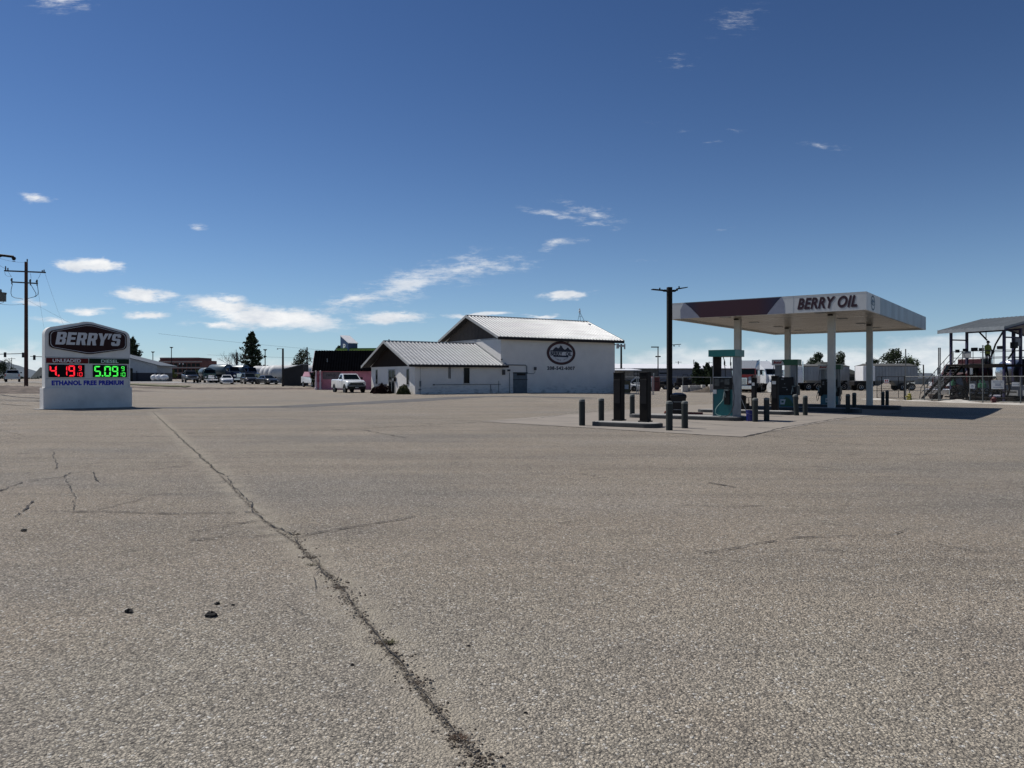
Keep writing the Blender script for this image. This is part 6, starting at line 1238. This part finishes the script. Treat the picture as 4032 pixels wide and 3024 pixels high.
for i, (px, hh, ww, lb, mm_) in enumerate(((2612, 1.2, .9, 'dark machine half seen left of the lamp pole', dark), (2633, 1.0, .8, 'pale machine part just behind the lamp pole foot', galv), (2676, 1.7, .8, 'dark machine with upright stack right of the lamp pole', dark), (2698, 1.9, .8, 'tall dark machine before the blue siding', black), (2716, 1.5, .8, 'dark machine with hooped frame left of the spruce', dark))):
    q = dep(px, 112); t = thing('yard_machine', lb, 'machine', q, rr_.uniform(-.5,.5), 'idle machines in the yard'); mb = MB(); mb.box(-ww, ww, -.6, .6, .35, hh*.6, .05); mb.build('body', mm_, t)
    mb = MB(); mb.box(-ww*.5, ww*.3, -.4, .4, hh*.6+.002, hh, .04); mb.build('cab', dark, t); mb = MB(); mb.tube([(-ww*.6,0,hh*.6), (-ww*.4,0,hh+.3), (ww*.5,0,hh+.25), (ww*.8,0,hh*.6)], .05); mb.build('hoop', dark, t)
    for x in (-ww*.6, ww*.6): wheel(t, x, -.62, .38, .2)
wb = M('white concrete block', (.46, .45, .42), .85, var=.15, vs=1.5, bump=.2); scr = M('scrawl grey', (.10, .11, .12), .8)
for i, (px, w_, lb) in enumerate(((2697, 24, 'leftmost pale concrete barrier block'), (2735, 44, 'pale barrier block covered with dark scrawls'), (2769, 14, 'short pale block left of the brown pile'), (2801, 18, 'pale block at the foot of the spruce by the dispenser'))):
    Y = 93; q = dep(px, Y); W_ = w_/F*Y; t = thing('barrier_block', lb, 'barrier', q, 0, 'pale concrete barrier blocks'); mb = MB(); mb.box(-W_/2, W_/2, -.3, .5, 0, .78 + .04*i, .03); mb.build('block', wb, t)
    if i == 1:
        mb = MB()
        for k in range(7): x = -W_/2 + .15 + k*.17; mb.tube([(x, -.305, .2), (x+.05, -.305, .5), (x+.12, -.305, .35), (x+.1, -.305, .6)], .014, 4)
        mb.build('scrawl', scr, t)
berm('spoil_heap', [(yx(2700, 90), 90, .8, .05), (yx(2760, 90), 90, 2, .4), (yx(2790, 90), 90, 2, .75), (yx(2800, 90), 90, .8, .05)], M('brown spoil', (.10, .08, .06), .95, var=.25, bump=.8, bs=10), 40)
for i, (px, Y) in enumerate(((2460, 98), (2515, 100), (2855, 130), (2882, 132))):
    car('parked_car', ('white car behind the yard fence at left', 'pale car behind the yard gate', 'white car seen through the teal dispenser gap', 'white car right of the one seen through the dispenser')[i], 'car', dep(px, Y), R((-20, 160, 175, 5)[i]), 'sedan' if i != 1 else 'suv', wpaint if i != 1 else silver, 'cars parked in the far yard')

# ================================================================== fence and gate on the right
ferot = math.atan2(fe[1], fe[0]); FH = 1.83
def fpost(label, s, h, r=.03, grp='fence posts of the right fence'):
    x, y = fp(s); mb = MB(Matrix.Translation((x, y, gz(x, y)))); mb.cyl((0,0,-.2), (0,0,h), r, n=10); mb.lathe([(r*1.2,h-.01),(r*1.2,h+.02),(.001,h+.05)], 10); tag(mb.build('fence_post', fencem), label, 'post', grp)
zf = gz(31, 58)
def sof_(px):                      # station along the fence line seen at photo column px
    r = (px - CX)/F; return (r*F0[1] - F0[0]) / (fe[0] - r*fe[1])
t = thing('yard_fence', 'chain link fence in front of the loading rack', 'fence', (*fp(0), zf), ferot, 'right yard fence'); s0, s1 = sof_(3566), sof_(4120)
mb = MB(); mb.tube([(s0,0,FH), (s1,0,FH)], .03, 6); mb.build('top_rail', fencem, t); mb = MB(); mb.tube([(s0,0,.12), (s1,0,.12)], .025, 6); mb.build('bottom_rail', fencem, t)
mb = MB(); mb.add([(s0,0,.1),(s1,0,.1),(s1,0,FH),(s0,0,FH)], [(0,1,2,3)]); mb.build('chain_link', meshm, t)
for px, top, lb in ((3566, 1376, 'tall thin post at the right side of the fence gate'), (3640, 1484, 'short fence post left of the stairs'), (3696, 1371, 'left of the two tall twin posts before the stairs'), (3702, 1371, 'right of the two tall twin posts before the stairs'), (3819, 1484, 'short fence post right of the truck wheel'), (3870, 1361, 'tall thin post standing before the person'), (4019, 1484, 'last fence post at the right edge')):
    s = sof_(px); x, y = fp(s); fpost(lb, s, zat(top, y) - gz(x, y), .04 if top < 1400 else .035)
g = thing('fence_gate', 'open framed chain link gate with small red white sign', 'gate', (*fp(sof_(3453)), gz(29, 60)), math.atan2(-.5, .87)); gw = 1.95
mb = MB(); mb.tube([(0,0,.12), (0,0,FH), (gw,0,FH), (gw,0,.12), (0,0,.12)], .03); mb.tube([(.33,0,.0), (.33,0,FH)], .03); mb.tube([(gw*.8,0,.1), (gw*.8,0,FH)], .02); mb.tube([(0,0,.85),(gw,0,.85)], .018); mb.build('frame', dark, g); mb = MB(); mb.add([(0,0,.12),(gw,0,.12),(gw,0,FH),(0,0,FH)], [(0,1,2,3)]); mb.build('chain_link', meshm, g)
mb = MB(); mb.cyl((gw+.05,0,-.1), (gw+.05,0,FH+.05), .07, n=10); mb.build('gate_post', dark, g)
def board(name, label, px, py0, py1, w, fn, grp='signs hung on the right fence'):
    s = sof_(px); x, y = fp(s, .06); z0 = zat(py1, y); z1 = zat(py0, y); t = thing(name, label, 'sign', (x, y, z0), R(-35), grp); mb = MB(); mb.box(-w/2, w/2, -.012, 0, 0, z1-z0, 0); b_ = mb.build('board', M('sign board white', (.66,.68,.68), .5, var=.04), t); fn(t, w, z1-z0); return t
bluet = M('blue sign ink', (.03, .08, .2), .5); redt2 = M('red sign ink', (.4, .03, .03), .5)
board('notice_sign', 'small red and white notice on the open gate', 3493, 1493, 1510, .36, lambda t, w, h: [decal('lettering', ([(-w*.3,h*.42),(-w*.05,h*.42),(-w*.05,h*.85),(-w*.3,h*.85),(w*.08,h*.42),(w*.3,h*.42),(w*.3,h*.85),(w*.08,h*.85)], [(0,1,2,3),(4,5,6,7)]), redt2, t, lambda x, y: (x, -.015, y)), decal('bar', ([(-w*.45,h*.05),(w*.45,h*.05),(w*.45,h*.2),(-w*.45,h*.2)], [(0,1,2,3)]), redt2, t, lambda x, y: (x, -.015, y))])
board('notice_sign', 'small white notice right of the truck wheel', 3831, 1511, 1530, .33, lambda t, w, h: decal('lettering', ([(-w*.3,h*.3),(w*.3,h*.3),(w*.3,h*.4),(-w*.3,h*.4),(-w*.2,h*.6),(w*.2,h*.6),(w*.2,h*.7),(-w*.2,h*.7)], [(0,1,2,3),(4,5,6,7)]), bluet, t, lambda x, y: (x, -.015, y)))
board('notice_sign', 'large white fence sign with blue lines', 3931, 1497, 1532, .74, lambda t, w, h: [decal('lettering', ([(-w*.38,h*a),(w*.38,h*a),(w*.38,h*(a+.05)),(-w*.38,h*(a+.05))], [(0,1,2,3)]), bluet, t, lambda x, y: (x, -.015, y)) for a in (.18, .78)] + [decal('lettering', ([(-w*.2,h*a),(w*.24,h*a),(w*.24,h*(a+.06)),(-w*.2,h*(a+.06))], [(0,1,2,3)]), bluet, t, lambda x, y: (x, -.015, y)) for a in (.40, .54)])
board('notice_sign', 'small white sign right of the large fence sign', 4002, 1505, 1521, .44, lambda t, w, h: decal('lettering', ([(-w*.4,h*.45),(w*.4,h*.45),(w*.4,h*.55),(-w*.4,h*.55)], [(0,1,2,3)]), bluet, t, lambda x, y: (x, -.015, y)))
x, y = fp(sof_(3592), .3); t = thing('valve_stand', 'yellow hydrant like valve with bent grey pipe by the fence', 'valve', (x, y, gz(x, y))); mb = MB(); mb.lathe([(.16,0),(.2,.1),(.14,.2),(.17,.35),(.1,.42),(.14,.5),(.001,.55)], 10); mb.cbox(-.12,0,.3,.3,.1,.1); mb.build('body', M('faded yellow', (.34,.30,.05), .7, var=.3), t); mb = MB(); mb.tube([(0,0,.45), (0,0,.95), (.1,0,1.0), (.5,0,.98)], .03); mb.build('pipe', fencem, t)
x, y = fp(sof_(3922), .2); t = thing('hydrant', 'small dull red hydrant by the large fence sign', 'hydrant', (x, y, gz(x, y))); mb = MB(); mb.lathe([(.16,0),(.16,.08),(.12,.1),(.12,.3),(.16,.33),(.1,.42),(.001,.46)], 12); mb.cbox(0,0,.22,.4,.12,.12); mb.build('body', M('dull red', (.13,.028,.03)), t)

# ================================================================== loading rack
RK = 1.12; rx0, ry0 = 31.0*RK, 53.8*RK; RR = ferot; rg = -.25
purp = mat('violet blue steel', (.014, .011, .055), .6, 0, var=.2, vs=2); rroof = mat('grey ribbed roof', (.20, .22, .23), .6, .2, var=.1, vs=.6, stretch=(3,1,1)); rustd = mat('dark rusty steel', (.012, .010, .009), .85, 0, var=.3, vs=2, spec=.15)
rk = thing('loading_rack', 'raised truck loading rack with grey gable roof and violet posts', 'loading rack', (rx0, ry0, rg), RR)
LR, DR = 4.4, 1.72   # along fence direction, depth (to the right)
D2 = 8.2; EZ = 5.18 - rg; DZ = 2.49 - rg; RZ = 6.28 - rg
# local x = fence direction (towards camera), local y = to the right
for x in (0, LR):
    for y_ in (0, DR): mb = MB(); mb.cbox(x, y_, EZ/2, .16, .16, EZ); mb.build('post', purp, rk)
for x in (0, LR): mb = MB(); mb.cbox(x, 7.0, (RZ-1)/2, .2, .2, RZ-1); mb.build('post', purp, rk)
for y_ in (0, DR): mb = MB(); mb.box(0, LR, y_-.06, y_+.06, EZ-.15, EZ-.01); mb.build('beam', purp, rk)
for x in (0, LR): mb = MB(); mb.box(x-.05, x+.05, .08, DR-.08, EZ-.75, EZ-.65); mb.build('beam', purp, rk)
mb = MB(); n = 30
ex0, ex1 = -.6, LR+.6; e0, e1 = -.75, 4.1
def gx(y): return EZ + .12 + (RZ-EZ-.1) * (y - e0) / (e1 - e0)
top = [(e0, EZ+.05), (e1, RZ), (e1+4.9, EZ+.05), (e1+4.9, EZ-.12), (e1, RZ-.17), (e0, EZ-.12)]
mb.prism([(a, b) for a, b in top], ex0, ex1, 'yz')
for i in range(16): x = ex0 + .15 + i*(ex1-ex0-.3)/15; mb.loft([[(x-.02, e0, EZ+.051),(x+.02, e0, EZ+.051),(x+.02, e0, EZ+.08),(x-.02, e0, EZ+.08)], [(x-.02, e1, RZ+.001),(x+.02, e1, RZ+.001),(x+.02, e1, RZ+.03),(x-.02, e1, RZ+.03)]])
rf = mb.build('roof', rroof, rk); mb = MB(); mb.box(ex0+.02, ex1-.02, e0-.03, e0-.002, EZ-.2, EZ+.08); mb.build('fascia', galv, rf)
mb = MB(); mb.prism([(e0, EZ-.21), (e0, EZ-.125), (e1, RZ-.175), (e1+4.9, EZ-.125), (e1+4.9, EZ-.21), (e1, RZ-.27)], ex1-.12, ex1+.0, 'yz'); mb.build('rafter', purp, rf); mb = MB(); mb.prism([(e0, EZ-.21), (e0, EZ-.125), (e1, RZ-.175), (e1+4.9, EZ-.125), (e1+4.9, EZ-.21), (e1, RZ-.27)], ex0, ex0+.12, 'yz'); mb.build('rafter', purp, rf)
mb = MB(); mb.box(-.1, LR+.1, -.1, 3.2, DZ-.16, DZ); mb.box(-.12, LR+.12, -.14, -.1, DZ-.24, DZ+.04); mb.build('platform', rustd, rk)
for z in (.55, 1.05): mb = MB(); mb.tube([(0,.0,DZ+z), (LR,.0,DZ+z)], .025); mb.tube([(LR,0,DZ+z), (LR,3.2,DZ+z), (0,3.2,DZ+z)], .025); mb.build('handrail', purp, rk)
mb = MB(); [mb.tube([(x,0,DZ), (x,0,DZ+1.05)], .022) for x in (1.0, 1.9, 2.9, 3.6)]; [mb.tube([(LR,y_,DZ), (LR,y_,DZ+1.05)], .022) for y_ in (2.4, 3.2)]; mb.build('railing_posts', rustd, rk)
for x0, x1, z0, z1 in ((1.05, 1.75, .55, 1.0), (.02, .25, .2, 1.0)): mb = MB(); mb.box(x0, x1, -.04, -.02, DZ+z0, DZ+z1); mb.build('panel', M('grey crate', (.24,.25,.26)), rk)
for x, z, w_ in ((.45, 1.05, .22), (1.1, 1.1, .3), (1.8, 1.15, .42), (2.45, 1.1, .28), (3.9, 1.2, .4)): mb = MB(); mb.box(x, x+w_, -.12, .12, DZ+z-.08, DZ+z+.16, .02); mb.build('control_box', black, rk)
for pts in ([(LR-.1, 0, EZ-.3), (LR-.75, .1, DZ+1.5), (LR-1.15, .2, DZ+.6)], [(1.3, 1.4, EZ-.1), (1.9, 1.5, DZ+1.9)], [(LR, 1.6, EZ-.9), (LR, 1.0, DZ+1.0), (LR-.2, .7, DZ+.4)]): mb = MB(); mb.tube(pts, .06); mb.build('brace', rustd, rk)
mb = MB(); mb.tube([(2.2, 1.0, EZ), (2.2, 1.0, DZ+2.0)], .03); mb.build('drop_pipe', rustd, rk); mb = MB(); mb.box(LR-.15, LR+.2, .8, 1.2, EZ-1.5, EZ-1.05, .02); mb.tube([(LR,1.0,EZ-.3),(LR,1.0,EZ-1.1)], .04); mb.build('flood_lamp', black, rk)
mb = MB(); mb.box(LR+.05, LR+.07, 1.1, 1.75, EZ-1.35, EZ-.75); mb.build('panel', M('grey crate', (.24,.25,.26)), rk)
for x in (0, .9, 1.9, 2.9, LR): mb = MB(); mb.tube([(x, .1, 0), (x+.35, .1, .9), (x+.1, .1, DZ-.2)], .07); mb.build('load_arm', rustd, rk)
mb = MB(); mb.tube([(-.3,-.3,.25), (LR+1,-.3,.25)], .06); mb.tube([(-.3,-.1,.75), (LR+1,-.1,.7)], .05)
for k in range(7): x = .2 + k*.7; mb.tube([(x,-.3,0), (x,-.3,.75), (x+.2,-.2,.95), (x+.35,0,.7)], .045)
mb.build('pipework', rustd, rk)
grnv = M('green valve', (.02, .12, .06), .5, var=.15)
for x in (.4, 2.7, 3.0): mb = MB(); mb.lathe([(.001,0),(.16,.05),(.16,.35),(.001,.42)], 10, 'Z', (x, -.25, .95 if x > 1 else 1.1)); mb.cyl((x,-.25,1.4), (x,-.25,1.6), .05); mb.build('valve', grnv, rk, smooth=True)
# stairs up from the left
st = thing('staircase', 'steep dark metal staircase rising right to the loading platform', 'stairs', (rx0, ry0, rg), RR)
n = 12
for s in (0.15, 1.05): mb = MB(); mb.loft([[(s-.03, -.1, DZ-.25), (s+.03, -.1, DZ-.25), (s+.03, -.1, DZ), (s-.03, -.1, DZ)], [(s-.03, -3.3, -.05), (s+.03, -3.3, -.05), (s+.03, -3.3, .2), (s-.03, -3.3, .2)]]); mb.build('stringer', rustd, st)
for i in range(n): f = (i+.5)/n; mb = MB(); mb.box(.18, 1.02, -.1-3.2*f-.14, -.1-3.2*f+.14, DZ*(1-f)-.02, DZ*(1-f)+.02); mb.build('step', M('worn tread', (.11,.11,.11), .7, .2, var=.2), st)
for s in (0.12, 1.08):
    mb = MB(); mb.tube([(s, -.1, DZ+1.0), (s, -3.3, 1.0), (s, -3.45, .1)], .025); mb.tube([(s, -.1, DZ+.5), (s, -3.3, .55)], .02); [mb.tube([(s, -.1-3.2*f, DZ*(1-f)), (s, -.1-3.2*f, DZ*(1-f)+1.0)], .02) for f in (.25, .55, .8)]; mb.build('handrail', rustd, st)
# cabinets below the platform
t = thing('pump_skid', 'grey pump skid with green valves below the loading platform', 'pump', (rx0+.9, ry0-.6, rg), RR); mb = MB(); mb.box(.2, 1.5, 0, .8, .5, 1.5, .03); mb.box(3.0, 4.6, 0, .8, .4, 1.2, .03); mb.build('housing', M('grey crate', (.24,.25,.26)), t); mb = MB(); mb.cyl((1.7,.3,.3), (2.8,.3,.3), .22, n=12); mb.build('motor', M('navy motor', (.02,.03,.09), .5), t); mb = MB(); mb.box(0, 4.8, -.1, 1, 0, .2); mb.build('skid', rustd, t)
# tanker behind the rack
tk = Vector((41.2, 64.0, -.25)); trk = semi('semi_truck', 'red nosed tank truck parked behind the loading rack', (tk.x-3.6, tk.y-1.6, -.25), R(180+20), dkred, False, 1.0)
t = thing('tank_trailer', 'polished tank trailer seen through the rack posts', 'tank trailer', (tk.x+5.2, tk.y+1.6, -.25), R(180+20), 'tankers at the loading rack'); mb = MB(); capsule(mb, -5, 5.6, 1.05, 2.2, dome=.35); mb.build('tank', polish, t, smooth=True); mb = MB(); mb.box(-5, 5, -.5, .5, .9, 1.15); mb.box(1, 3, -.9, .9, .4, .9, .03); mb.build('frame', dark, t)
mb = MB(); mb.box(-3.5, 4, -.3, .3, 3.26, 3.34); mb.build('catwalk', galv, t)
for x in (-4, -2.7):
    for s in (-1, 1): wheel(t, x, s*.95, .52, .5)
t = thing('tank_trailer', 'black tank trailer at the right edge behind the fence signs', 'tank trailer', (42.6, 60.5, -.25), R(180+26), 'tankers at the loading rack'); mb = MB(); capsule(mb, -4.5, 3.2, 1.1, 2.15, dome=.4); mb.build('tank', M('black tank', (.008, .008, .009), .5, spec=.2), t, smooth=True); mb = MB(); mb.box(-4.5, 3, -.5, .5, .8, 1.15); mb.box(.5, 2.6, -.95, .95, .35, .95, .03); mb.box(-4.4, 2.9, -1.12, 1.12, 1.3, 1.45); mb.build('frame', dark, t); mb = MB(); mb.tube([(-4, .8, 3.2), (-4, .8, 3.5), (3, .8, 3.5), (3, .8, 3.2)], .03); mb.build('handrail', rustd, t)
for x in (-3.6, -2.3, 2.2):
    for s in (-1, 1): wheel(t, x, s*.95, .52, .5)
# ------------------------------------------------------------------ the person on the platform
def person(label, loc, rz):
    o = None; vs = [(0,0,.95),(0,0,1.12),(0,.0,1.32),(0,.02,1.46),(0,.03,1.54),(0,.04,1.64),(0,.05,1.72),
          (.1,0,.90),(.11,.04,.48),(.12,-.02,.08),(.13,.12,.03), (-.1,0,.90),(-.12,.10,.50),(-.13,.02,.08),(-.14,.16,.03),
          (.2,.01,1.42),(.27,.06,1.14),(.22,.28,1.02),(.2,.36,1.0), (-.2,.01,1.42),(-.27,.05,1.14),(-.21,.27,1.04),(-.19,.35,1.02)]
    ed = [(0,1),(1,2),(2,3),(3,4),(4,5),(5,6),(0,7),(7,8),(8,9),(9,10),(0,11),(11,12),(12,13),(13,14),(3,15),(15,16),(16,17),(17,18),(3,19),(19,20),(20,21),(21,22)]
    rad = [.155,.15,.17,.13,.058,.09,.085,.10,.075,.05,.04,.10,.075,.05,.04,.075,.055,.045,.03,.075,.055,.045,.03]
    me = bpy.data.meshes.new('person'); me.from_pydata(vs, ed, []); b = bpy.data.objects.new('person', me); COL.objects.link(b)
    m = b.modifiers.new('s', 'SKIN'); 
    for v, r in zip(me.skin_vertices[0].data, rad): v.radius = (r, r*.85)
    me.skin_vertices[0].data[0].use_root = True; b.modifiers.new('u', 'SUBSURF').levels = 1
    dg = bpy.context.evaluated_depsgraph_get(); nm = bpy.data.meshes.new_from_object(b.evaluated_get(dg)); bpy.data.objects.remove(b); nm.name = 'body'
    t = bpy.data.objects.new('person', nm); COL.objects.link(t); t.location = loc; t.rotation_euler = (0,0,rz); tag(t, label, 'person')
    skin = M('skin', (.30, .17, .12), .6, var=.05); cloth = M('dark work clothes', (.025, .025, .022), .85, var=.2); nm.materials.clear(); nm.materials.append(cloth); nm.materials.append(skin)
    for p in nm.polygons: p.material_index = 1 if p.center.z > 1.5 else 0; p.use_smooth = True
    hv = mat('hi vis yellow green', (.30, .36, .05), .7, var=.2, vs=6, col2=(.14, .17, .03)); mb = MB()
    E = lambda rx, ry, z, cy=0: [(rx*math.cos(2*math.pi*i/14), cy + ry*math.sin(2*math.pi*i/14), z) for i in range(14)]
    mb.loft([E(.21,.17,.82), E(.2,.17,1.0), E(.22,.17,1.2), E(.25,.16,1.38,.01), E(.18,.13,1.5,.02), E(.09,.09,1.54,.03)])
    for s in (-1, 1): mb.tube([(s*.2,.01,1.44), (s*.285,.05,1.14), (s*.23,.26,1.03)], [.10,.075,.062], 10)
    mb.build('jacket', hv, t, smooth=True); mb = MB(); mb.lathe([(.11,1.68),(.118,1.72),(.10,1.80),(.05,1.84),(.001,1.85)], 14, 'Z', (0,.045,0)); mb.box(-.07,.07,.13,.21,1.70,1.715); mb.build('cap', black, t, smooth=True)
    mb = MB(); mb.cbox(0,.135,1.645,.022,.03,.04); mb.build('nose', skin, t); mb = MB()
    for s in (-1, 1): mb.cbox(s*.035,.125,1.67,.02,.012,.012); mb.cbox(s*.092,.04,1.65,.015,.035,.05)
    mb.build('eyes', black, t)
    for s in (-1, 1):
        mb = MB(); mb.cbox(s*.215,.33,1.01,.06,.09,.03,.008)
        for k in range(4): mb.tube([(s*.215-.024+k*.016,.37,1.015), (s*.215-.024+k*.016,.41,1.01), (s*.215-.024+k*.016,.425,.99)], [.0085,.008,.006], 5)
        mb.tube([(s*.19,.33,1.01), (s*.17,.37,1.02)], [.01,.008], 5); mb.build('hand', skin, t)
    for s in (-1, 1): mb = MB(); mb.box(s*.13-.05, s*.13+.05, -.08+.05*(s<0), .2+.05*(s<0), -.0, .09, .02); mb.build('boot', black, t)
    return t
# stands on the platform between rack posts
rloc = lambda x, y_, z: (rx0 + math.cos(RR)*x - math.sin(RR)*y_, ry0 + math.sin(RR)*x + math.cos(RR)*y_, rg + z)
sP = None
best = min(((abs((CX + F*rloc(x*.05, .9, 0)[0]/rloc(x*.05, .9, 0)[1]) - 3888), x*.05) for x in range(0, 90)))
person('person in a yellow green high visibility jacket on the loading platform', rloc(best[1], .9, DZ + .005), R(200))

# ================================================================== loose things on the foreground paving
stm = mat('dark stone', (.02, .019, .019), .9, var=.3, vs=12, bump=.6, bs=40); r = random.Random(9)
for px, py, s, lb in ((832, 2427, .042, 'largest dark clod on the asphalt left of the joint'), (506, 2412, .032, 'small dark clod lying left of the largest one'), (94, 2092, .033, 'dark clod near the left edge of the paving'), (855, 2380, .02, 'small dark crumb just behind the largest clod'), (1845, 2545, .012, 'tiny dark pebble in the middle foreground'), (1388, 2620, .012, 'tiny dark pebble left of the joint in the foreground'), (918, 2384, .012, 'tiny crumb right of the small dark crumb'), (2070, 2808, .01, 'tiny dark pebble near the bottom centre')):
    p = at(px, py); mb = MB(Matrix.Translation(p)); a = [r.uniform(.7, 1.25) for _ in range(40)]; rings = []
    for i, (rr2, h) in enumerate(((.5, -.1), (1, .15), (.95, .5), (.6, .85), (.15, 1.0))): rings.append([(math.cos(k*.785)*s*rr2*a[i*8+k], math.sin(k*.785)*s*.7*rr2*a[i*8+k], h*s*.8*a[(i*3+k) % 40]) for k in range(8)])
    mb.loft(rings); tag(mb.build('stone', stm), lb, 'stone', 'dark clods on the asphalt')
weed = leafmat('dry weed', (.11, .12, .05), (.05, .055, .03))
for px, py, n_, lb in ((1530, 2535, 90, 'weed tuft in the joint, middle of the foreground'), (1808, 2915, 90, 'reddish brown weed tuft in the joint near the bottom'), (1225, 2225, 50, 'weed tuft in the joint farther up')):
    p = at(px, py); mb = MB(Matrix.Translation(p)); 
    for i in range(n_):
        a = r.uniform(0, 6.28); d_ = r.uniform(.0, .03); L_w = r.uniform(.012, .04); x, y = math.cos(a)*d_*1.6, math.sin(a)*d_; q = Vector((x + math.cos(a)*L_w*.7, y + math.sin(a)*L_w*.7, L_w*.7)); w_ = .0016; nx_, ny_ = -math.sin(a)*w_, math.cos(a)*w_
        mb.add([(x-nx_, y-ny_, .0), (x+nx_, y+ny_, .0), tuple(q)], [(0,1,2)])
    tag(mb.build('weed_tuft', weed if px != 1808 else mat('rust weed', (.09,.05,.03), .9, var=.2)), lb, 'weed', 'weeds in the joint')
# broken asphalt crumbs lying in and beside the open joint
mb = MB(); mb2 = MB(); jr = random.Random(77); JW = [at(*q).xy for q in JP]
def crumb(m_, x, y, q):
    h = q * jr.uniform(.5, 1.0); a0 = jr.uniform(0, 6.3); pts = [(x + math.cos(a0 + k*1.257)*q*jr.uniform(.7, 1.2), y + math.sin(a0 + k*1.257)*q*jr.uniform(.6, 1.0)) for k in range(5)]
    m_.add([(u, v, .0) for u, v in pts] + [(x + (u-x)*.6, y + (v-y)*.6, h) for u, v in pts], [(k, (k+1) % 5, 5+(k+1) % 5, 5+k) for k in range(5)] + [(5, 6, 7, 8, 9)])
for i in range(1100):
    k = 4 + int(jr.random() ** .7 * 11); k = min(k, 14); f = jr.random(); p = JW[k].lerp(JW[k+1], f); cl_ = .5 + .5 * math.sin(k*2.3 + f*5) ; w_ = .014 + .035 * cl_
    crumb(mb if jr.random() < .28 else mb2, p.x + jr.gauss(0, w_), p.y + jr.gauss(0, w_*.8), jr.uniform(.0025, .0075) * (1 + .6*cl_))
for (px, py, sp_, n_) in ((1215, 2195, .04, 90), (1340, 2315, .03, 80), (1520, 2532, .028, 130), (1640, 2690, .02, 60), (1800, 2905, .02, 90), (1170, 2105, .04, 60)):
    p = at(px, py)
    for i in range(n_): crumb(mb, p.x + jr.gauss(0, sp_), p.y + jr.gauss(0, sp_*.6), jr.uniform(.003, .008))
tag(mb.build('crumbs', mat('dark crumbs', (.17,.135,.10), .95, var=.35, vs=90, col2=(.035,.028,.022))), 'dark broken crumbs filling the open joint', 'crumbs', None, 'stuff')
tag(mb2.build('grit', mat('loose grit', (.34,.30,.24), .95, var=.3, vs=60, col2=(.12,.10,.08))), 'pale loose grit scattered along the open joint', 'grit', None, 'stuff')
